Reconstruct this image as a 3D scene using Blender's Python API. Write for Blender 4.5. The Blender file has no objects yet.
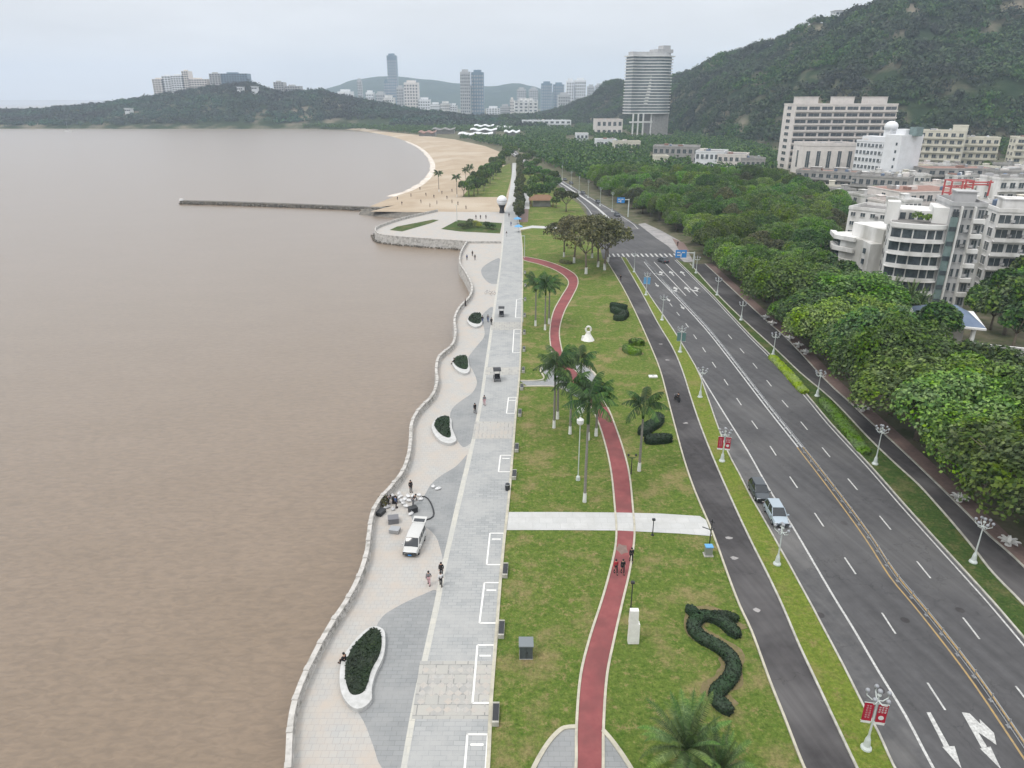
import bpy, bmesh, math, random
import numpy as np
from mathutils import Vector, Matrix, noise
from mathutils.geometry import tessellate_polygon
random.seed(7); np.random.seed(7)
S = bpy.context.scene
COL = S.collection
PI = math.pi
# ---------------------------------------------------------------- camera model
H = 46.0; FP = 710.0; PT = math.atan((384-98.5)/FP); SP, CP = math.sin(PT), math.cos(PT)
def G(px, py, z=0.0):
    u = (px-512)/FP; v = (py-384)/FP
    t = (H-z)/(SP+v*CP)
    return Vector((u*t, (CP-v*SP)*t, z))
def A(px, py, Y):                       # point on the sight line at distance Y
    u = (px-512)/FP; v = (py-384)/FP
    t = Y/(CP-v*SP)
    return Vector((u*t, Y, H-(SP+v*CP)*t))
def HG(px, pb, pt, z=0.0):
    Y = G(px, pb, z).y; k = (pt-384)/FP
    return H - Y*(k*CP+SP)/(CP-k*SP) - z
def PX(p):
    q = H-p[2]; d = p[1]*CP+q*SP; v = -p[1]*SP+q*CP
    return 512+FP*p[0]/d, 384+FP*v/d
cam = bpy.data.cameras.new('camera'); co = bpy.data.objects.new('camera', cam); COL.objects.link(co)
co.location = (0, 0, H); co.rotation_euler = (PI/2-PT, 0, 0)
cam.sensor_fit = 'HORIZONTAL'; cam.sensor_width = 36; cam.lens = 36*FP/1024
cam.clip_start = 0.5; cam.clip_end = 40000
S.camera = co
# ---------------------------------------------------------------- materials
def _nt(name):
    m = bpy.data.materials.new(name); m.use_nodes = True
    nt = m.node_tree; b = nt.nodes['Principled BSDF']
    return m, nt, b
def c4(c): return (c[0], c[1], c[2], 1)
def mat(name, c, c2=None, scale=1.0, rough=.8, spec=.3, metal=0, bump=0, bscale=None, detail=6, c3=None, s3=.1, stretch=None, ramp=(.35, .65), rnd=0):
    m, nt, b = _nt(name); N = nt.nodes; L = nt.links
    b.inputs['Roughness'].default_value = rough; b.inputs['Metallic'].default_value = metal
    b.inputs['Specular IOR Level'].default_value = spec
    b.inputs['Base Color'].default_value = c4(c)
    out = None
    if c2 is not None or bump:
        tc = N.new('ShaderNodeTexCoord'); vec = tc.outputs['Object']
        if stretch:
            mp = N.new('ShaderNodeMapping'); mp.inputs['Scale'].default_value = stretch
            L.new(vec, mp.inputs['Vector']); vec = mp.outputs['Vector']
    if c2 is not None:
        n = N.new('ShaderNodeTexNoise'); n.inputs['Scale'].default_value = scale; n.inputs['Detail'].default_value = detail; n.inputs['Roughness'].default_value = .65
        L.new(vec, n.inputs['Vector'])
        r = N.new('ShaderNodeValToRGB'); r.color_ramp.elements[0].position = ramp[0]; r.color_ramp.elements[1].position = ramp[1]
        r.color_ramp.elements[0].color = c4(c); r.color_ramp.elements[1].color = c4(c2)
        L.new(n.outputs['Fac'], r.inputs['Fac']); out = r.outputs['Color']
        if c3 is not None:
            n3 = N.new('ShaderNodeTexNoise'); n3.inputs['Scale'].default_value = s3; n3.inputs['Detail'].default_value = 5
            L.new(vec, n3.inputs['Vector'])
            r3 = N.new('ShaderNodeValToRGB'); r3.color_ramp.elements[0].position = .48; r3.color_ramp.elements[1].position = .66
            L.new(n3.outputs['Fac'], r3.inputs['Fac'])
            mx = N.new('ShaderNodeMix'); mx.data_type = 'RGBA'
            L.new(r3.outputs['Color'], mx.inputs[0]); L.new(out, mx.inputs[6]); mx.inputs[7].default_value = c4(c3); out = mx.outputs[2]
        L.new(out, b.inputs['Base Color'])
    if bump:
        nb = N.new('ShaderNodeTexNoise'); nb.inputs['Scale'].default_value = bscale or scale*3; nb.inputs['Detail'].default_value = 4
        L.new(vec, nb.inputs['Vector'])
        bp = N.new('ShaderNodeBump'); bp.inputs['Distance'].default_value = bump; L.new(nb.outputs['Fac'], bp.inputs['Height'])
        L.new(bp.outputs['Normal'], b.inputs['Normal'])
    return m
def leafmat(name, cols, rough=.65, trans=.25, big=.45):
    m, nt, b = _nt(name); N = nt.nodes; L = nt.links
    g = N.new('ShaderNodeNewGeometry'); oi = N.new('ShaderNodeObjectInfo')
    r = N.new('ShaderNodeValToRGB'); e = r.color_ramp.elements
    while len(e) < len(cols): e.new(.5)
    for i, c in enumerate(cols): e[i].position = i/(len(cols)-1); e[i].color = c4(c)
    L.new(g.outputs['Random Per Island'], r.inputs['Fac'])
    hs = N.new('ShaderNodeHueSaturation')
    mr = N.new('ShaderNodeMapRange'); mr.inputs[3].default_value = .62; mr.inputs[4].default_value = 1.38
    L.new(oi.outputs['Random'], mr.inputs[0]); L.new(mr.outputs[0], hs.inputs['Value'])
    m2 = N.new('ShaderNodeMath'); m2.operation = 'MULTIPLY'; m2.inputs[1].default_value = 7.13
    m3 = N.new('ShaderNodeMath'); m3.operation = 'FRACT'
    mr2 = N.new('ShaderNodeMapRange'); mr2.inputs[3].default_value = .478; mr2.inputs[4].default_value = .522
    L.new(oi.outputs['Random'], m2.inputs[0]); L.new(m2.outputs[0], m3.inputs[0]); L.new(m3.outputs[0], mr2.inputs[0]); L.new(mr2.outputs[0], hs.inputs['Hue'])
    # broad clumps
    tc = N.new('ShaderNodeTexCoord'); n = N.new('ShaderNodeTexNoise'); n.inputs['Scale'].default_value = big; n.inputs['Detail'].default_value = 3
    L.new(tc.outputs['Object'], n.inputs['Vector'])
    mr3 = N.new('ShaderNodeMapRange'); mr3.inputs[1].default_value = .35; mr3.inputs[2].default_value = .65; mr3.inputs[3].default_value = .7 if big > .2 else .5; mr3.inputs[4].default_value = 1.2 if big > .2 else 1.45
    L.new(n.outputs['Fac'], mr3.inputs[0]); L.new(mr3.outputs[0], hs.inputs['Saturation'])
    if big < .2:
        mm = N.new('ShaderNodeMath'); mm.operation = 'MULTIPLY'; L.new(mr.outputs[0], mm.inputs[0]); L.new(mr3.outputs[0], mm.inputs[1]); L.new(mm.outputs[0], hs.inputs['Value'])
    L.new(r.outputs['Color'], hs.inputs['Color']); L.new(hs.outputs['Color'], b.inputs['Base Color'])
    b.inputs['Roughness'].default_value = rough; b.inputs['Specular IOR Level'].default_value = .25
    if trans:
        tr = N.new('ShaderNodeBsdfTranslucent'); L.new(hs.outputs['Color'], tr.inputs['Color'])
        mx = N.new('ShaderNodeMixShader'); mx.inputs[0].default_value = trans
        L.new(b.outputs[0], mx.inputs[1]); L.new(tr.outputs[0], mx.inputs[2]); L.new(mx.outputs[0], N['Material Output'].inputs['Surface'])
    return m
M = {}
def water_mat():
    m, nt, b = _nt('muddy_sea_water'); N = nt.nodes; L = nt.links
    tc = N.new('ShaderNodeTexCoord')
    mp = N.new('ShaderNodeMapping'); mp.inputs['Scale'].default_value = (.42, 1, 1); L.new(tc.outputs['Object'], mp.inputs['Vector'])
    n = N.new('ShaderNodeTexNoise'); n.inputs['Scale'].default_value = .12; n.inputs['Detail'].default_value = 8; n.inputs['Roughness'].default_value = .7
    L.new(mp.outputs[0], n.inputs['Vector'])
    r = N.new('ShaderNodeValToRGB'); r.color_ramp.elements[0].position = .3; r.color_ramp.elements[1].position = .7
    r.color_ramp.elements[0].color = (.168, .121, .078, 1); r.color_ramp.elements[1].color = (.190, .139, .094, 1)
    L.new(n.outputs['Fac'], r.inputs['Fac']); L.new(r.outputs['Color'], b.inputs['Base Color'])
    b.inputs['Roughness'].default_value = .45; b.inputs['IOR'].default_value = 1.33; b.inputs['Specular IOR Level'].default_value = .4; b.inputs['Coat Weight'].default_value = 1.0; b.inputs['Coat Roughness'].default_value = .30; b.inputs['Coat IOR'].default_value = 1.4
    w1 = N.new('ShaderNodeTexNoise'); w1.inputs['Scale'].default_value = 1.9; w1.inputs['Detail'].default_value = 7; w1.inputs['Roughness'].default_value = .55; w1.inputs['Distortion'].default_value = .6
    L.new(mp.outputs[0], w1.inputs['Vector'])
    cm = N.new('ShaderNodeMapRange'); cm.inputs[1].default_value = .35; cm.inputs[2].default_value = .65; cm.inputs[3].default_value = .85; cm.inputs[4].default_value = 1.11; L.new(w1.outputs['Fac'], cm.inputs[0])  # wave noise also paints the ripples' light and dark into the base colour
    cs = N.new('ShaderNodeVectorMath'); cs.operation = 'SCALE'; L.new(r.outputs['Color'], cs.inputs[0]); L.new(cm.outputs[0], cs.inputs['Scale']); L.new(cs.outputs[0], b.inputs['Base Color'])
    w2 = N.new('ShaderNodeTexNoise'); w2.inputs['Scale'].default_value = .09; w2.inputs['Detail'].default_value = 3; L.new(mp.outputs[0], w2.inputs['Vector'])
    ad = N.new('ShaderNodeMath'); ad.operation = 'MULTIPLY_ADD'; ad.inputs[1].default_value = 1.0; L.new(w2.outputs['Fac'], ad.inputs[0]); L.new(w1.outputs['Fac'], ad.inputs[2])
    bp = N.new('ShaderNodeBump'); bp.inputs['Distance'].default_value = .10; bp.inputs['Strength'].default_value = .8
    L.new(ad.outputs[0], bp.inputs['Height']); L.new(bp.outputs['Normal'], b.inputs['Normal'])
    return m
M['water'] = water_mat()
M['ground'] = mat('earth_and_scrub', (.07, .085, .04), (.16, .14, .10), .25, .95, .1, bump=.1)
def grass_mat(name, a, b2, dry, fresh, s=1.0):
    m, nt, b = _nt(name); N = nt.nodes; L = nt.links
    tc = N.new('ShaderNodeTexCoord')
    def nz(sc, det=6, ro=.6):
        n = N.new('ShaderNodeTexNoise'); n.inputs['Scale'].default_value = sc; n.inputs['Detail'].default_value = det; n.inputs['Roughness'].default_value = ro
        L.new(tc.outputs['Object'], n.inputs['Vector']); return n.outputs['Fac']
    def rp(f, p0, p1, k0=(0, 0, 0), k1=(1, 1, 1)):
        r = N.new('ShaderNodeValToRGB'); r.color_ramp.elements[0].position = p0; r.color_ramp.elements[1].position = p1
        r.color_ramp.elements[0].color = c4(k0); r.color_ramp.elements[1].color = c4(k1); L.new(f, r.inputs['Fac']); return r.outputs['Color']
    def mx(f, x, y):
        k = N.new('ShaderNodeMix'); k.data_type = 'RGBA'; L.new(f, k.inputs[0]); L.new(x, k.inputs[6])
        if isinstance(y, tuple): k.inputs[7].default_value = c4(y)
        else: L.new(y, k.inputs[7])
        return k.outputs[2]
    base = rp(nz(1.5*s, 9, .85), .40, .60, a, b2)
    o = mx(rp(nz(.16*s, 6, .7), .50, .66), base, dry)
    o = mx(rp(nz(.42*s, 5, .7), .56, .70), o, fresh)
    o = mx(rp(nz(.75*s, 9, .85), .53, .62), o, dry)
    fs = N.new('ShaderNodeMapRange'); fs.inputs[1].default_value = .35; fs.inputs[2].default_value = .65; fs.inputs[3].default_value = .72; fs.inputs[4].default_value = 1.28; L.new(nz(3.6, 5, .8), fs.inputs[0])
    sv = N.new('ShaderNodeVectorMath'); sv.operation = 'SCALE'; L.new(o, sv.inputs[0]); L.new(fs.outputs[0], sv.inputs['Scale']); o = sv.outputs[0]
    L.new(o, b.inputs['Base Color']); b.inputs['Roughness'].default_value = .95; b.inputs['Specular IOR Level'].default_value = .1
    bp = N.new('ShaderNodeBump'); bp.inputs['Distance'].default_value = .12; L.new(nz(7, 6, .7), bp.inputs['Height']); L.new(bp.outputs['Normal'], b.inputs['Normal'])
    return m
M['grass'] = grass_mat('park_lawn_grass', (.064, .108, .018), (.135, .182, .036), (.225, .185, .085), (.052, .112, .014))
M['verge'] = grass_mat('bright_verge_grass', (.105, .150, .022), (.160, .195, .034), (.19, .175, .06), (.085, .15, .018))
M['dverge'] = grass_mat('shade_toned_verge_grass', (.035, .07, .018), (.06, .095, .022), (.12, .115, .05), (.03, .07, .015))  # verge grass with shade put into its darker colour; pier beds reuse it
def asphalt(name, c, c2, c3, rot=math.radians(13)):
    m = mat(name, c, c2, .9, .85, .25, bump=.01, bscale=25, c3=c3, s3=.07, stretch=None, detail=8)
    nt = m.node_tree; N = nt.nodes; L = nt.links; b = N['Principled BSDF']; src = b.inputs['Base Color'].links[0].from_socket
    tc = N.new('ShaderNodeTexCoord'); mp = N.new('ShaderNodeMapping'); mp.vector_type = 'TEXTURE'; mp.inputs['Rotation'].default_value = (0, 0, rot); mp.inputs['Scale'].default_value = (1.1, 55, 1)
    L.new(tc.outputs['Object'], mp.inputs['Vector'])
    n = N.new('ShaderNodeTexNoise'); n.inputs['Scale'].default_value = 1.0; n.inputs['Detail'].default_value = 5; n.inputs['Roughness'].default_value = .6; L.new(mp.outputs[0], n.inputs['Vector'])
    r = N.new('ShaderNodeMapRange'); r.inputs[1].default_value = .3; r.inputs[2].default_value = .7; r.inputs[3].default_value = .80; r.inputs[4].default_value = 1.2; L.new(n.outputs['Fac'], r.inputs[0])
    # fine cracks
    v = N.new('ShaderNodeTexVoronoi'); v.feature = 'DISTANCE_TO_EDGE'; v.inputs['Scale'].default_value = .11; v.inputs['Randomness'].default_value = 1
    dn = N.new('ShaderNodeTexNoise'); dn.inputs['Scale'].default_value = .6; dn.inputs['Detail'].default_value = 6; L.new(tc.outputs['Object'], dn.inputs['Vector'])
    av = N.new('ShaderNodeVectorMath'); av.operation = 'MULTIPLY_ADD'; L.new(dn.outputs['Color'], av.inputs[0]); av.inputs[1].default_value = (5, 5, 0); L.new(tc.outputs['Object'], av.inputs[2]); L.new(av.outputs[0], v.inputs['Vector'])
    cr = N.new('ShaderNodeMapRange'); cr.inputs[1].default_value = 0; cr.inputs[2].default_value = .007; cr.inputs[3].default_value = .72; cr.inputs[4].default_value = 1; L.new(v.outputs['Distance'], cr.inputs[0])
    m1 = N.new('ShaderNodeMath'); m1.operation = 'MULTIPLY'; L.new(r.outputs[0], m1.inputs[0]); L.new(cr.outputs[0], m1.inputs[1])
    sc = N.new('ShaderNodeVectorMath'); sc.operation = 'SCALE'; L.new(src, sc.inputs[0]); L.new(m1.outputs[0], sc.inputs['Scale']); L.new(sc.outputs[0], b.inputs['Base Color'])
    return m
M['asphalt'] = asphalt('avenue_asphalt', (.066, .065, .067), (.082, .081, .083), (.100, .098, .098))
M['asphalt2'] = asphalt('service_road_asphalt', (.042, .039, .040), (.058, .055, .056), (.105, .10, .10))
M['asphalt3'] = asphalt('parking_lane_asphalt', (.072, .072, .074), (.10, .098, .098), (.15, .145, .14))
M['paint'] = mat('white_road_paint', (.56, .56, .54), (.30, .30, .29), 5, .7)
M['ypaint'] = mat('worn_yellow_road_paint', (.40, .26, .09), (.26, .20, .12), 2, .7)
M['kerb'] = mat('pale_kerb_stone', (.46, .45, .40), (.30, .29, .25), 1.2, .8)
M['whitekerb'] = mat('white_kerb_stone', (.48, .45, .36), (.35, .33, .27), 1.2, .8)
def paver(name, c, c2, c3, bw=.9, bh=.45, mortar=.02, s3=.25):
    m, nt, b = _nt(name); N = nt.nodes; L = nt.links
    tc = N.new('ShaderNodeTexCoord')
    br = N.new('ShaderNodeTexBrick'); br.inputs['Color1'].default_value = c4(c); br.inputs['Color2'].default_value = c4(c2)
    br.inputs['Mortar'].default_value = c4([x*.72 for x in c]); br.inputs['Scale'].default_value = 1; br.inputs['Mortar Size'].default_value = mortar
    br.inputs['Brick Width'].default_value = bw; br.inputs['Row Height'].default_value = bh; br.inputs['Bias'].default_value = 0
    L.new(tc.outputs['Object'], br.inputs['Vector'])
    n = N.new('ShaderNodeTexNoise'); n.inputs['Scale'].default_value = s3; n.inputs['Detail'].default_value = 8; n.inputs['Roughness'].default_value = .7
    L.new(tc.outputs['Object'], n.inputs['Vector'])
    r = N.new('ShaderNodeValToRGB'); r.color_ramp.elements[0].position = .40; r.color_ramp.elements[1].position = .68; L.new(n.outputs['Fac'], r.inputs['Fac'])
    k = N.new('ShaderNodeMix'); k.data_type = 'RGBA'; L.new(r.outputs['Color'], k.inputs[0]); L.new(br.outputs['Color'], k.inputs[6]); k.inputs[7].default_value = c4(c3)
    L.new(k.outputs[2], b.inputs['Base Color']); b.inputs['Roughness'].default_value = .8; b.inputs['Specular IOR Level'].default_value = .25
    return m
M['pave'] = paver('blue_grey_pavers', (.275, .285, .285), (.335, .342, .338), (.36, .36, .35))
M['pavedark'] = paver('dark_wave_pavers', (.215, .224, .226), (.25, .258, .26), (.28, .282, .278))
M['beige'] = paver('beige_cream_pavers', (.37, .365, .352), (.40, .39, .368), (.42, .37, .32), .6, .6, .015, .35)
M['cream'] = paver('cream_border_pavers', (.50, .48, .42), (.44, .43, .39), (.40, .40, .38), .8, .8)
M['pattern'] = paver('patterned_paver_field', (.30, .30, .29), (.40, .385, .35), (.38, .37, .34), 1.1, 1.1, .05, .8)
M['patternj'] = paver('grey_junction_paving', (.22, .215, .21), (.30, .29, .285), (.36, .34, .33), 1.6, 1.2, .03, .3)
M['pale'] = paver('pale_concrete_slabs', (.50, .50, .49), (.45, .455, .45), (.40, .40, .385), 1.6, 1.2)
M['track'] = mat('red_track_surface', (.205, .062, .064), (.25, .082, .080), .8, .85, .2, c3=(.17, .060, .060), s3=.3)
M['brickred'] = mat('red_brick_paving', (.16, .115, .10), (.22, .15, .13), 2, .85)  # brick red dulled: tree shade over the footpath is put into its colour
M['sand'] = mat('beach_sand', (.34, .27, .195), (.40, .325, .24), .08, .95, .1, bump=.15, bscale=.8, c3=(.43, .365, .285), s3=.02)
M['foam'] = mat('white_foam', (.66, .62, .56), (.45, .38, .31), .2, .8)
M['seastone'] = mat('weathered_sea_wall_stone', (.40, .385, .36), (.52, .50, .47), 1.2, .85, c3=(.28, .27, .245), s3=1.3, bump=.03)
M['rock'] = mat('dark_wet_rock', (.09, .085, .075), (.20, .18, .15), .6, .85, bump=.3)
M['white'] = mat('white_render', (.72, .72, .71), (.62, .62, .60), .8, .6)
M['stonewhite'] = mat('white_carved_stone', (.78, .77, .74), (.66, .65, .62), 2, .5)
M['planter'] = mat('white_planter_rim', (.52, .52, .51), (.40, .40, .385), 1.5, .6)
M['metal'] = mat('light_painted_metal', (.50, .54, .52), None, rough=.45, spec=.5)
M['steel'] = mat('galvanised_steel', (.38, .39, .40), None, rough=.4, metal=.6)
M['dark'] = mat('dark_metal', (.03, .032, .035), None, rough=.5)
M['grey'] = mat('grey_painted_box', (.075, .09, .095), (.06, .07, .075), 3, .6)
M['greytop'] = mat('pale_grey_lid', (.17, .19, .20), None, rough=.6)
M['bark'] = mat('grey_brown_bark', (.13, .10, .075), (.20, .17, .13), 3, .95, bump=.05)
M['palmbark'] = mat('ringed_grey_palm_trunk', (.25, .235, .205), (.16, .15, .13), 4, .9, stretch=(.3, .3, 4))
M['limewash'] = mat('white_lime_wash', (.72, .72, .70), (.6, .6, .57), 3, .8)
M['leaf'] = leafmat('broadleaf_foliage', [(.030, .072, .014), (.080, .165, .024), (.135, .235, .036), (.20, .31, .052)])
M['leaf2'] = leafmat('deep_green_foliage', [(.024, .060, .017), (.048, .108, .024), (.085, .165, .034), (.16, .24, .045)])
M['leaf3'] = leafmat('olive_brown_foliage', [(.045, .048, .020), (.080, .085, .032), (.125, .125, .05), (.19, .18, .08)], trans=.35)
M['leaf4'] = leafmat('dull_brownish_green_foliage', [(.035, .045, .018), (.065, .085, .03), (.10, .11, .045), (.14, .15, .06)])
M['forest'] = leafmat('hillside_forest_foliage', [(.016, .036, .014), (.030, .058, .020), (.048, .080, .027), (.085, .112, .040)], trans=.05, big=.022)
M['forest2'] = leafmat('headland_forest_foliage', [(.008, .024, .017), (.014, .036, .024), (.026, .052, .030), (.05, .075, .042)], trans=0, big=.012)
M['palm'] = leafmat('palm_frond_green', [(.018, .050, .012), (.036, .085, .018), (.070, .13, .028)], trans=.1)
M['towerglass'] = mat('dim_tower_glass', (.09, .125, .135), (.20, .24, .25), .12, .3, .5)
M['shore'] = mat('stony_shore', (.24, .21, .18), (.40, .36, .31), .05, .95)
M['soil'] = mat('bare_brown_soil', (.19, .145, .085), (.13, .125, .05), 2.2, .95, .1, bump=.05)
M['date'] = leafmat('pale_date_palm_green', [(.040, .085, .016), (.060, .115, .022), (.11, .18, .04)], trans=0)
M['hedge'] = leafmat('clipped_dark_hedge', [(.010, .022, .011), (.016, .033, .014), (.026, .046, .018)], trans=0)
M['hedge2'] = leafmat('clipped_bright_hedge', [(.03, .075, .01), (.06, .13, .012), (.09, .17, .02)], trans=0)
M['hedge3'] = leafmat('yellow_green_hedge', [(.12, .17, .015), (.20, .26, .02), (.28, .32, .03)], trans=0)
M['glass'] = mat('dark_window_glass', (.035, .045, .055), (.10, .12, .13), .6, .15, .6)
M['greenglass'] = mat('grey_green_stair_glazing', (.20, .27, .26), (.12, .17, .17), .5, .25, .5)
M['blueglass'] = mat('blue_tinted_tower_glass', (.16, .24, .31), (.11, .17, .23), .05, .3, .5)
M['wallwhite'] = mat('stained_white_plaster', (.75, .74, .72), (.62, .61, .59), .35, .85, c3=(.44, .43, .40), s3=.2, stretch=(1, 1, .35))
M['wallgrey'] = mat('grey_plaster', (.47, .47, .47), (.37, .37, .37), .35, .85, stretch=(1, 1, .35))
M['wallbeige'] = mat('pinkish_beige_plaster', (.72, .67, .63), (.60, .56, .53), .3, .85)
M['wallcream'] = mat('cream_yellow_plaster', (.68, .65, .55), (.58, .55, .46), .3, .85)
M['wallpale'] = mat('clean_white_plaster', (.74, .75, .77), (.66, .67, .68), .3, .8)
M['wallgreyc'] = mat('raw_grey_concrete', (.27, .26, .25), (.38, .37, .35), .4, .9)
M['roof'] = mat('grey_flat_roof', (.14, .135, .13), (.24, .23, .22), .3, .9)
M['redroof'] = mat('faded_red_brown_roof', (.22, .125, .10), (.30, .19, .155), .6, .9)
M['blueroof'] = mat('blue_sheet_roof', (.10, .14, .21), (.13, .17, .24), .8, .6)
M['whiteroof'] = mat('white_sheet_roof', (.66, .67, .68), (.55, .56, .57), .3, .6)
M['red'] = mat('red_paint', (.42, .03, .035), None, rough=.5)
M['redlattice'] = mat('faded_red_steel', (.50, .10, .10), None, rough=.6)
M['banner'] = mat('red_banner_cloth', (.40, .012, .035), (.32, .01, .03), 3, .7)
M['bluesign'] = mat('blue_road_sign', (.03, .22, .55), None, rough=.5)
M['bannerblue'] = mat('blue_banner_cloth', (.12, .32, .55), None, rough=.7)
M['bannergreen'] = mat('grey_green_banner_cloth', (.10, .19, .18), None, rough=.7)
M['globe'] = mat('frosted_lamp_globe', (.27, .28, .30), None, rough=.35, spec=.5)
M['yellow'] = mat('yellow_plastic', (.70, .38, .02), None, rough=.5)
M['rubber'] = mat('black_rubber', (.015, .015, .016), None, rough=.85)
M['carwhite'] = mat('white_car_paint', (.50, .50, .485), None, rough=.3, spec=.5)
M['carblack'] = mat('dark_grey_car_paint', (.055, .065, .075), None, rough=.3, spec=.5)
M['carsilver'] = mat('silver_blue_car_paint', (.36, .42, .47), None, rough=.35, metal=.3)
M['carglass'] = mat('car_window_glass', (.02, .025, .03), None, rough=.1, spec=.6)
M['lamp'] = mat('headlight_lens', (.6, .62, .65), None, rough=.15, spec=.6)
M['taillamp'] = mat('tail_light_red', (.4, .02, .02), None, rough=.3)
M['skin'] = mat('skin', (.45, .27, .19), None, rough=.6)
M['hair'] = mat('black_hair', (.012, .011, .011), None, rough=.6)
M['cblack'] = mat('black_cloth', (.018, .018, .02), None, rough=.9)
M['cwhite'] = mat('white_cloth', (.6, .6, .6), None, rough=.9)
M['cred'] = mat('red_cloth', (.33, .03, .04), None, rough=.9)
M['cblue'] = mat('blue_cloth', (.05, .09, .2), None, rough=.9)
M['cgrey'] = mat('grey_cloth', (.16, .16, .17), None, rough=.9)
M['cpink'] = mat('pale_pink_cloth', (.5, .3, .32), None, rough=.9)
M['wood'] = mat('brown_timber', (.16, .09, .05), (.22, .13, .08), 3, .8)
# ---------------------------------------------------------------- mesh helpers
class MB:
    def __init__(s): s.v = []; s.f = []; s.mi = []; s.cur = 0; s.T = None
    def add(s, vs, fs):
        o = len(s.v)
        if s.T is not None: vs = [s.T @ Vector(v) for v in vs]
        s.v += [tuple(v) for v in vs]
        for f in fs: s.f.append(tuple(i+o for i in f)); s.mi.append(s.cur)
        return s
    def box(s, c, d, rz=0, rx=0, ry=0, taper=1.0):
        x, y, z = d[0]/2, d[1]/2, d[2]/2
        vs = []
        R = Matrix.Rotation(rz, 3, 'Z') @ Matrix.Rotation(ry, 3, 'Y') @ Matrix.Rotation(rx, 3, 'X')
        for sz in (-1, 1):
            k = taper if sz > 0 else 1
            for sx, sy in ((-1, -1), (1, -1), (1, 1), (-1, 1)):
                vs.append(R @ Vector((sx*x*k, sy*y*k, sz*z)) + Vector(c))
        return s.add(vs, [(3, 2, 1, 0), (4, 5, 6, 7), (0, 1, 5, 4), (1, 2, 6, 5), (2, 3, 7, 6), (3, 0, 4, 7)])
    def tube(s, pts, rad, n=8, cap=True):
        pts = [Vector(p) for p in pts]
        if not isinstance(rad, (list, tuple)): rad = [rad]*len(pts)
        vs = []; fs = []
        for i, p in enumerate(pts):
            d = (pts[min(i+1, len(pts)-1)]-pts[max(i-1, 0)])
            if d.length < 1e-6: d = Vector((0, 0, 1))
            d.normalize()
            a = Vector((0, 0, 1)) if abs(d.z) < .9 else Vector((1, 0, 0))
            u = d.cross(a).normalized(); w = d.cross(u)
            for k in range(n):
                t = 2*PI*k/n; vs.append(p+u*math.cos(t)*rad[i]+w*math.sin(t)*rad[i])
        for i in range(len(pts)-1):
            for k in range(n):
                a = i*n+k; b = i*n+(k+1) % n; fs.append((a, a+n, b+n, b))
        if cap: fs.append(tuple(range(n))); fs.append(tuple(reversed(range((len(pts)-1)*n, len(pts)*n))))
        return s.add(vs, fs)
    def lathe(s, c, prof, n=12):
        return s.tube([(c[0], c[1], c[2]+z) for r, z in prof], [r for r, z in prof], n)
    def prism(s, pts, z0, z1, taper=0):           # vertical extrusion of xy polygon
        n = len(pts); P = [Vector((p[0], p[1], 0)) for p in pts]
        if n > 2:
            ar = sum(P[i].x*P[(i+1) % n].y-P[(i+1) % n].x*P[i].y for i in range(n))
            if ar < 0: P.reverse()
        tri = tessellate_polygon([P]); vs = [(p.x, p.y, z0) for p in P]+[(p.x, p.y, z1) for p in P]
        fs = []
        for t in tri:
            a, b, c = t
            nn = (P[b]-P[a]).cross(P[c]-P[a]).z
            if nn < 0: b, c = c, b
            fs.append((a+n, b+n, c+n)); fs.append((c, b, a))
        for i in range(n):
            j = (i+1) % n; fs.append((i, j, j+n, i+n))
        return s.add(vs, fs)
    def sheet(s, pts):                            # flat polygon facing up
        P = [Vector(p) for p in pts]; tri = tessellate_polygon([[Vector((p.x, p.y, 0)) for p in P]]); fs = []
        for a, b, c in tri:
            nn = (P[b]-P[a]).cross(P[c]-P[a]).z
            fs.append((a, b, c) if nn > 0 else (a, c, b))
        return s.add(P, fs)
    def ribbon(s, L, R, z=None):
        vs = []
        for a, b in zip(L, R):
            vs += [Vector(a), Vector(b)]
        if z is not None:
            for v in vs: v.z = z
        return s.add(vs, [(2*i, 2*i+1, 2*i+3, 2*i+2) for i in range(len(L)-1)])
    def sphere(s, c, r, nu=12, nv=8, sc=(1, 1, 1)):
        vs = []; fs = []
        for j in range(nv+1):
            ph = PI*j/nv
            for i in range(nu):
                th = 2*PI*i/nu; vs.append((c[0]+r*sc[0]*math.sin(ph)*math.cos(th), c[1]+r*sc[1]*math.sin(ph)*math.sin(th), c[2]+r*sc[2]*math.cos(ph)))
        for j in range(nv):
            for i in range(nu):
                a = j*nu+i; b = j*nu+(i+1) % nu; fs.append((a, a+nu, b+nu, b))
        return s.add(vs, fs)
    def build(s, name, m, parent=None, smooth=False, loc=None, rz=0):
        me = bpy.data.meshes.new(name); me.from_pydata(s.v, [], s.f)
        ms = m if isinstance(m, (list, tuple)) else [m]
        for k in ms: me.materials.append(k)
        if len(ms) > 1: me.polygons.foreach_set('material_index', s.mi)
        if smooth: me.polygons.foreach_set('use_smooth', [True]*len(me.polygons))
        me.update()
        o = bpy.data.objects.new(name, me); COL.objects.link(o)
        if parent: o.parent = parent
        if loc is not None: o.location = loc
        if rz: o.rotation_euler = (0, 0, rz)
        return o
def np_mesh(name, V, Fq, m, parent=None):
    me = bpy.data.meshes.new(name); nq = len(Fq); k = Fq.shape[1]
    me.vertices.add(len(V)); me.vertices.foreach_set('co', V.astype(np.float32).ravel())
    me.loops.add(nq*k); me.loops.foreach_set('vertex_index', Fq.astype(np.int32).ravel())
    me.polygons.add(nq); me.polygons.foreach_set('loop_start', np.arange(nq, dtype=np.int32)*k)
    me.update(calc_edges=True); me.materials.append(m)
    return me
def link(name, me, parent=None, loc=None):
    o = bpy.data.objects.new(name, me); COL.objects.link(o)
    if parent: o.parent = parent
    if loc is not None: o.location = loc
    return o
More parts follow.
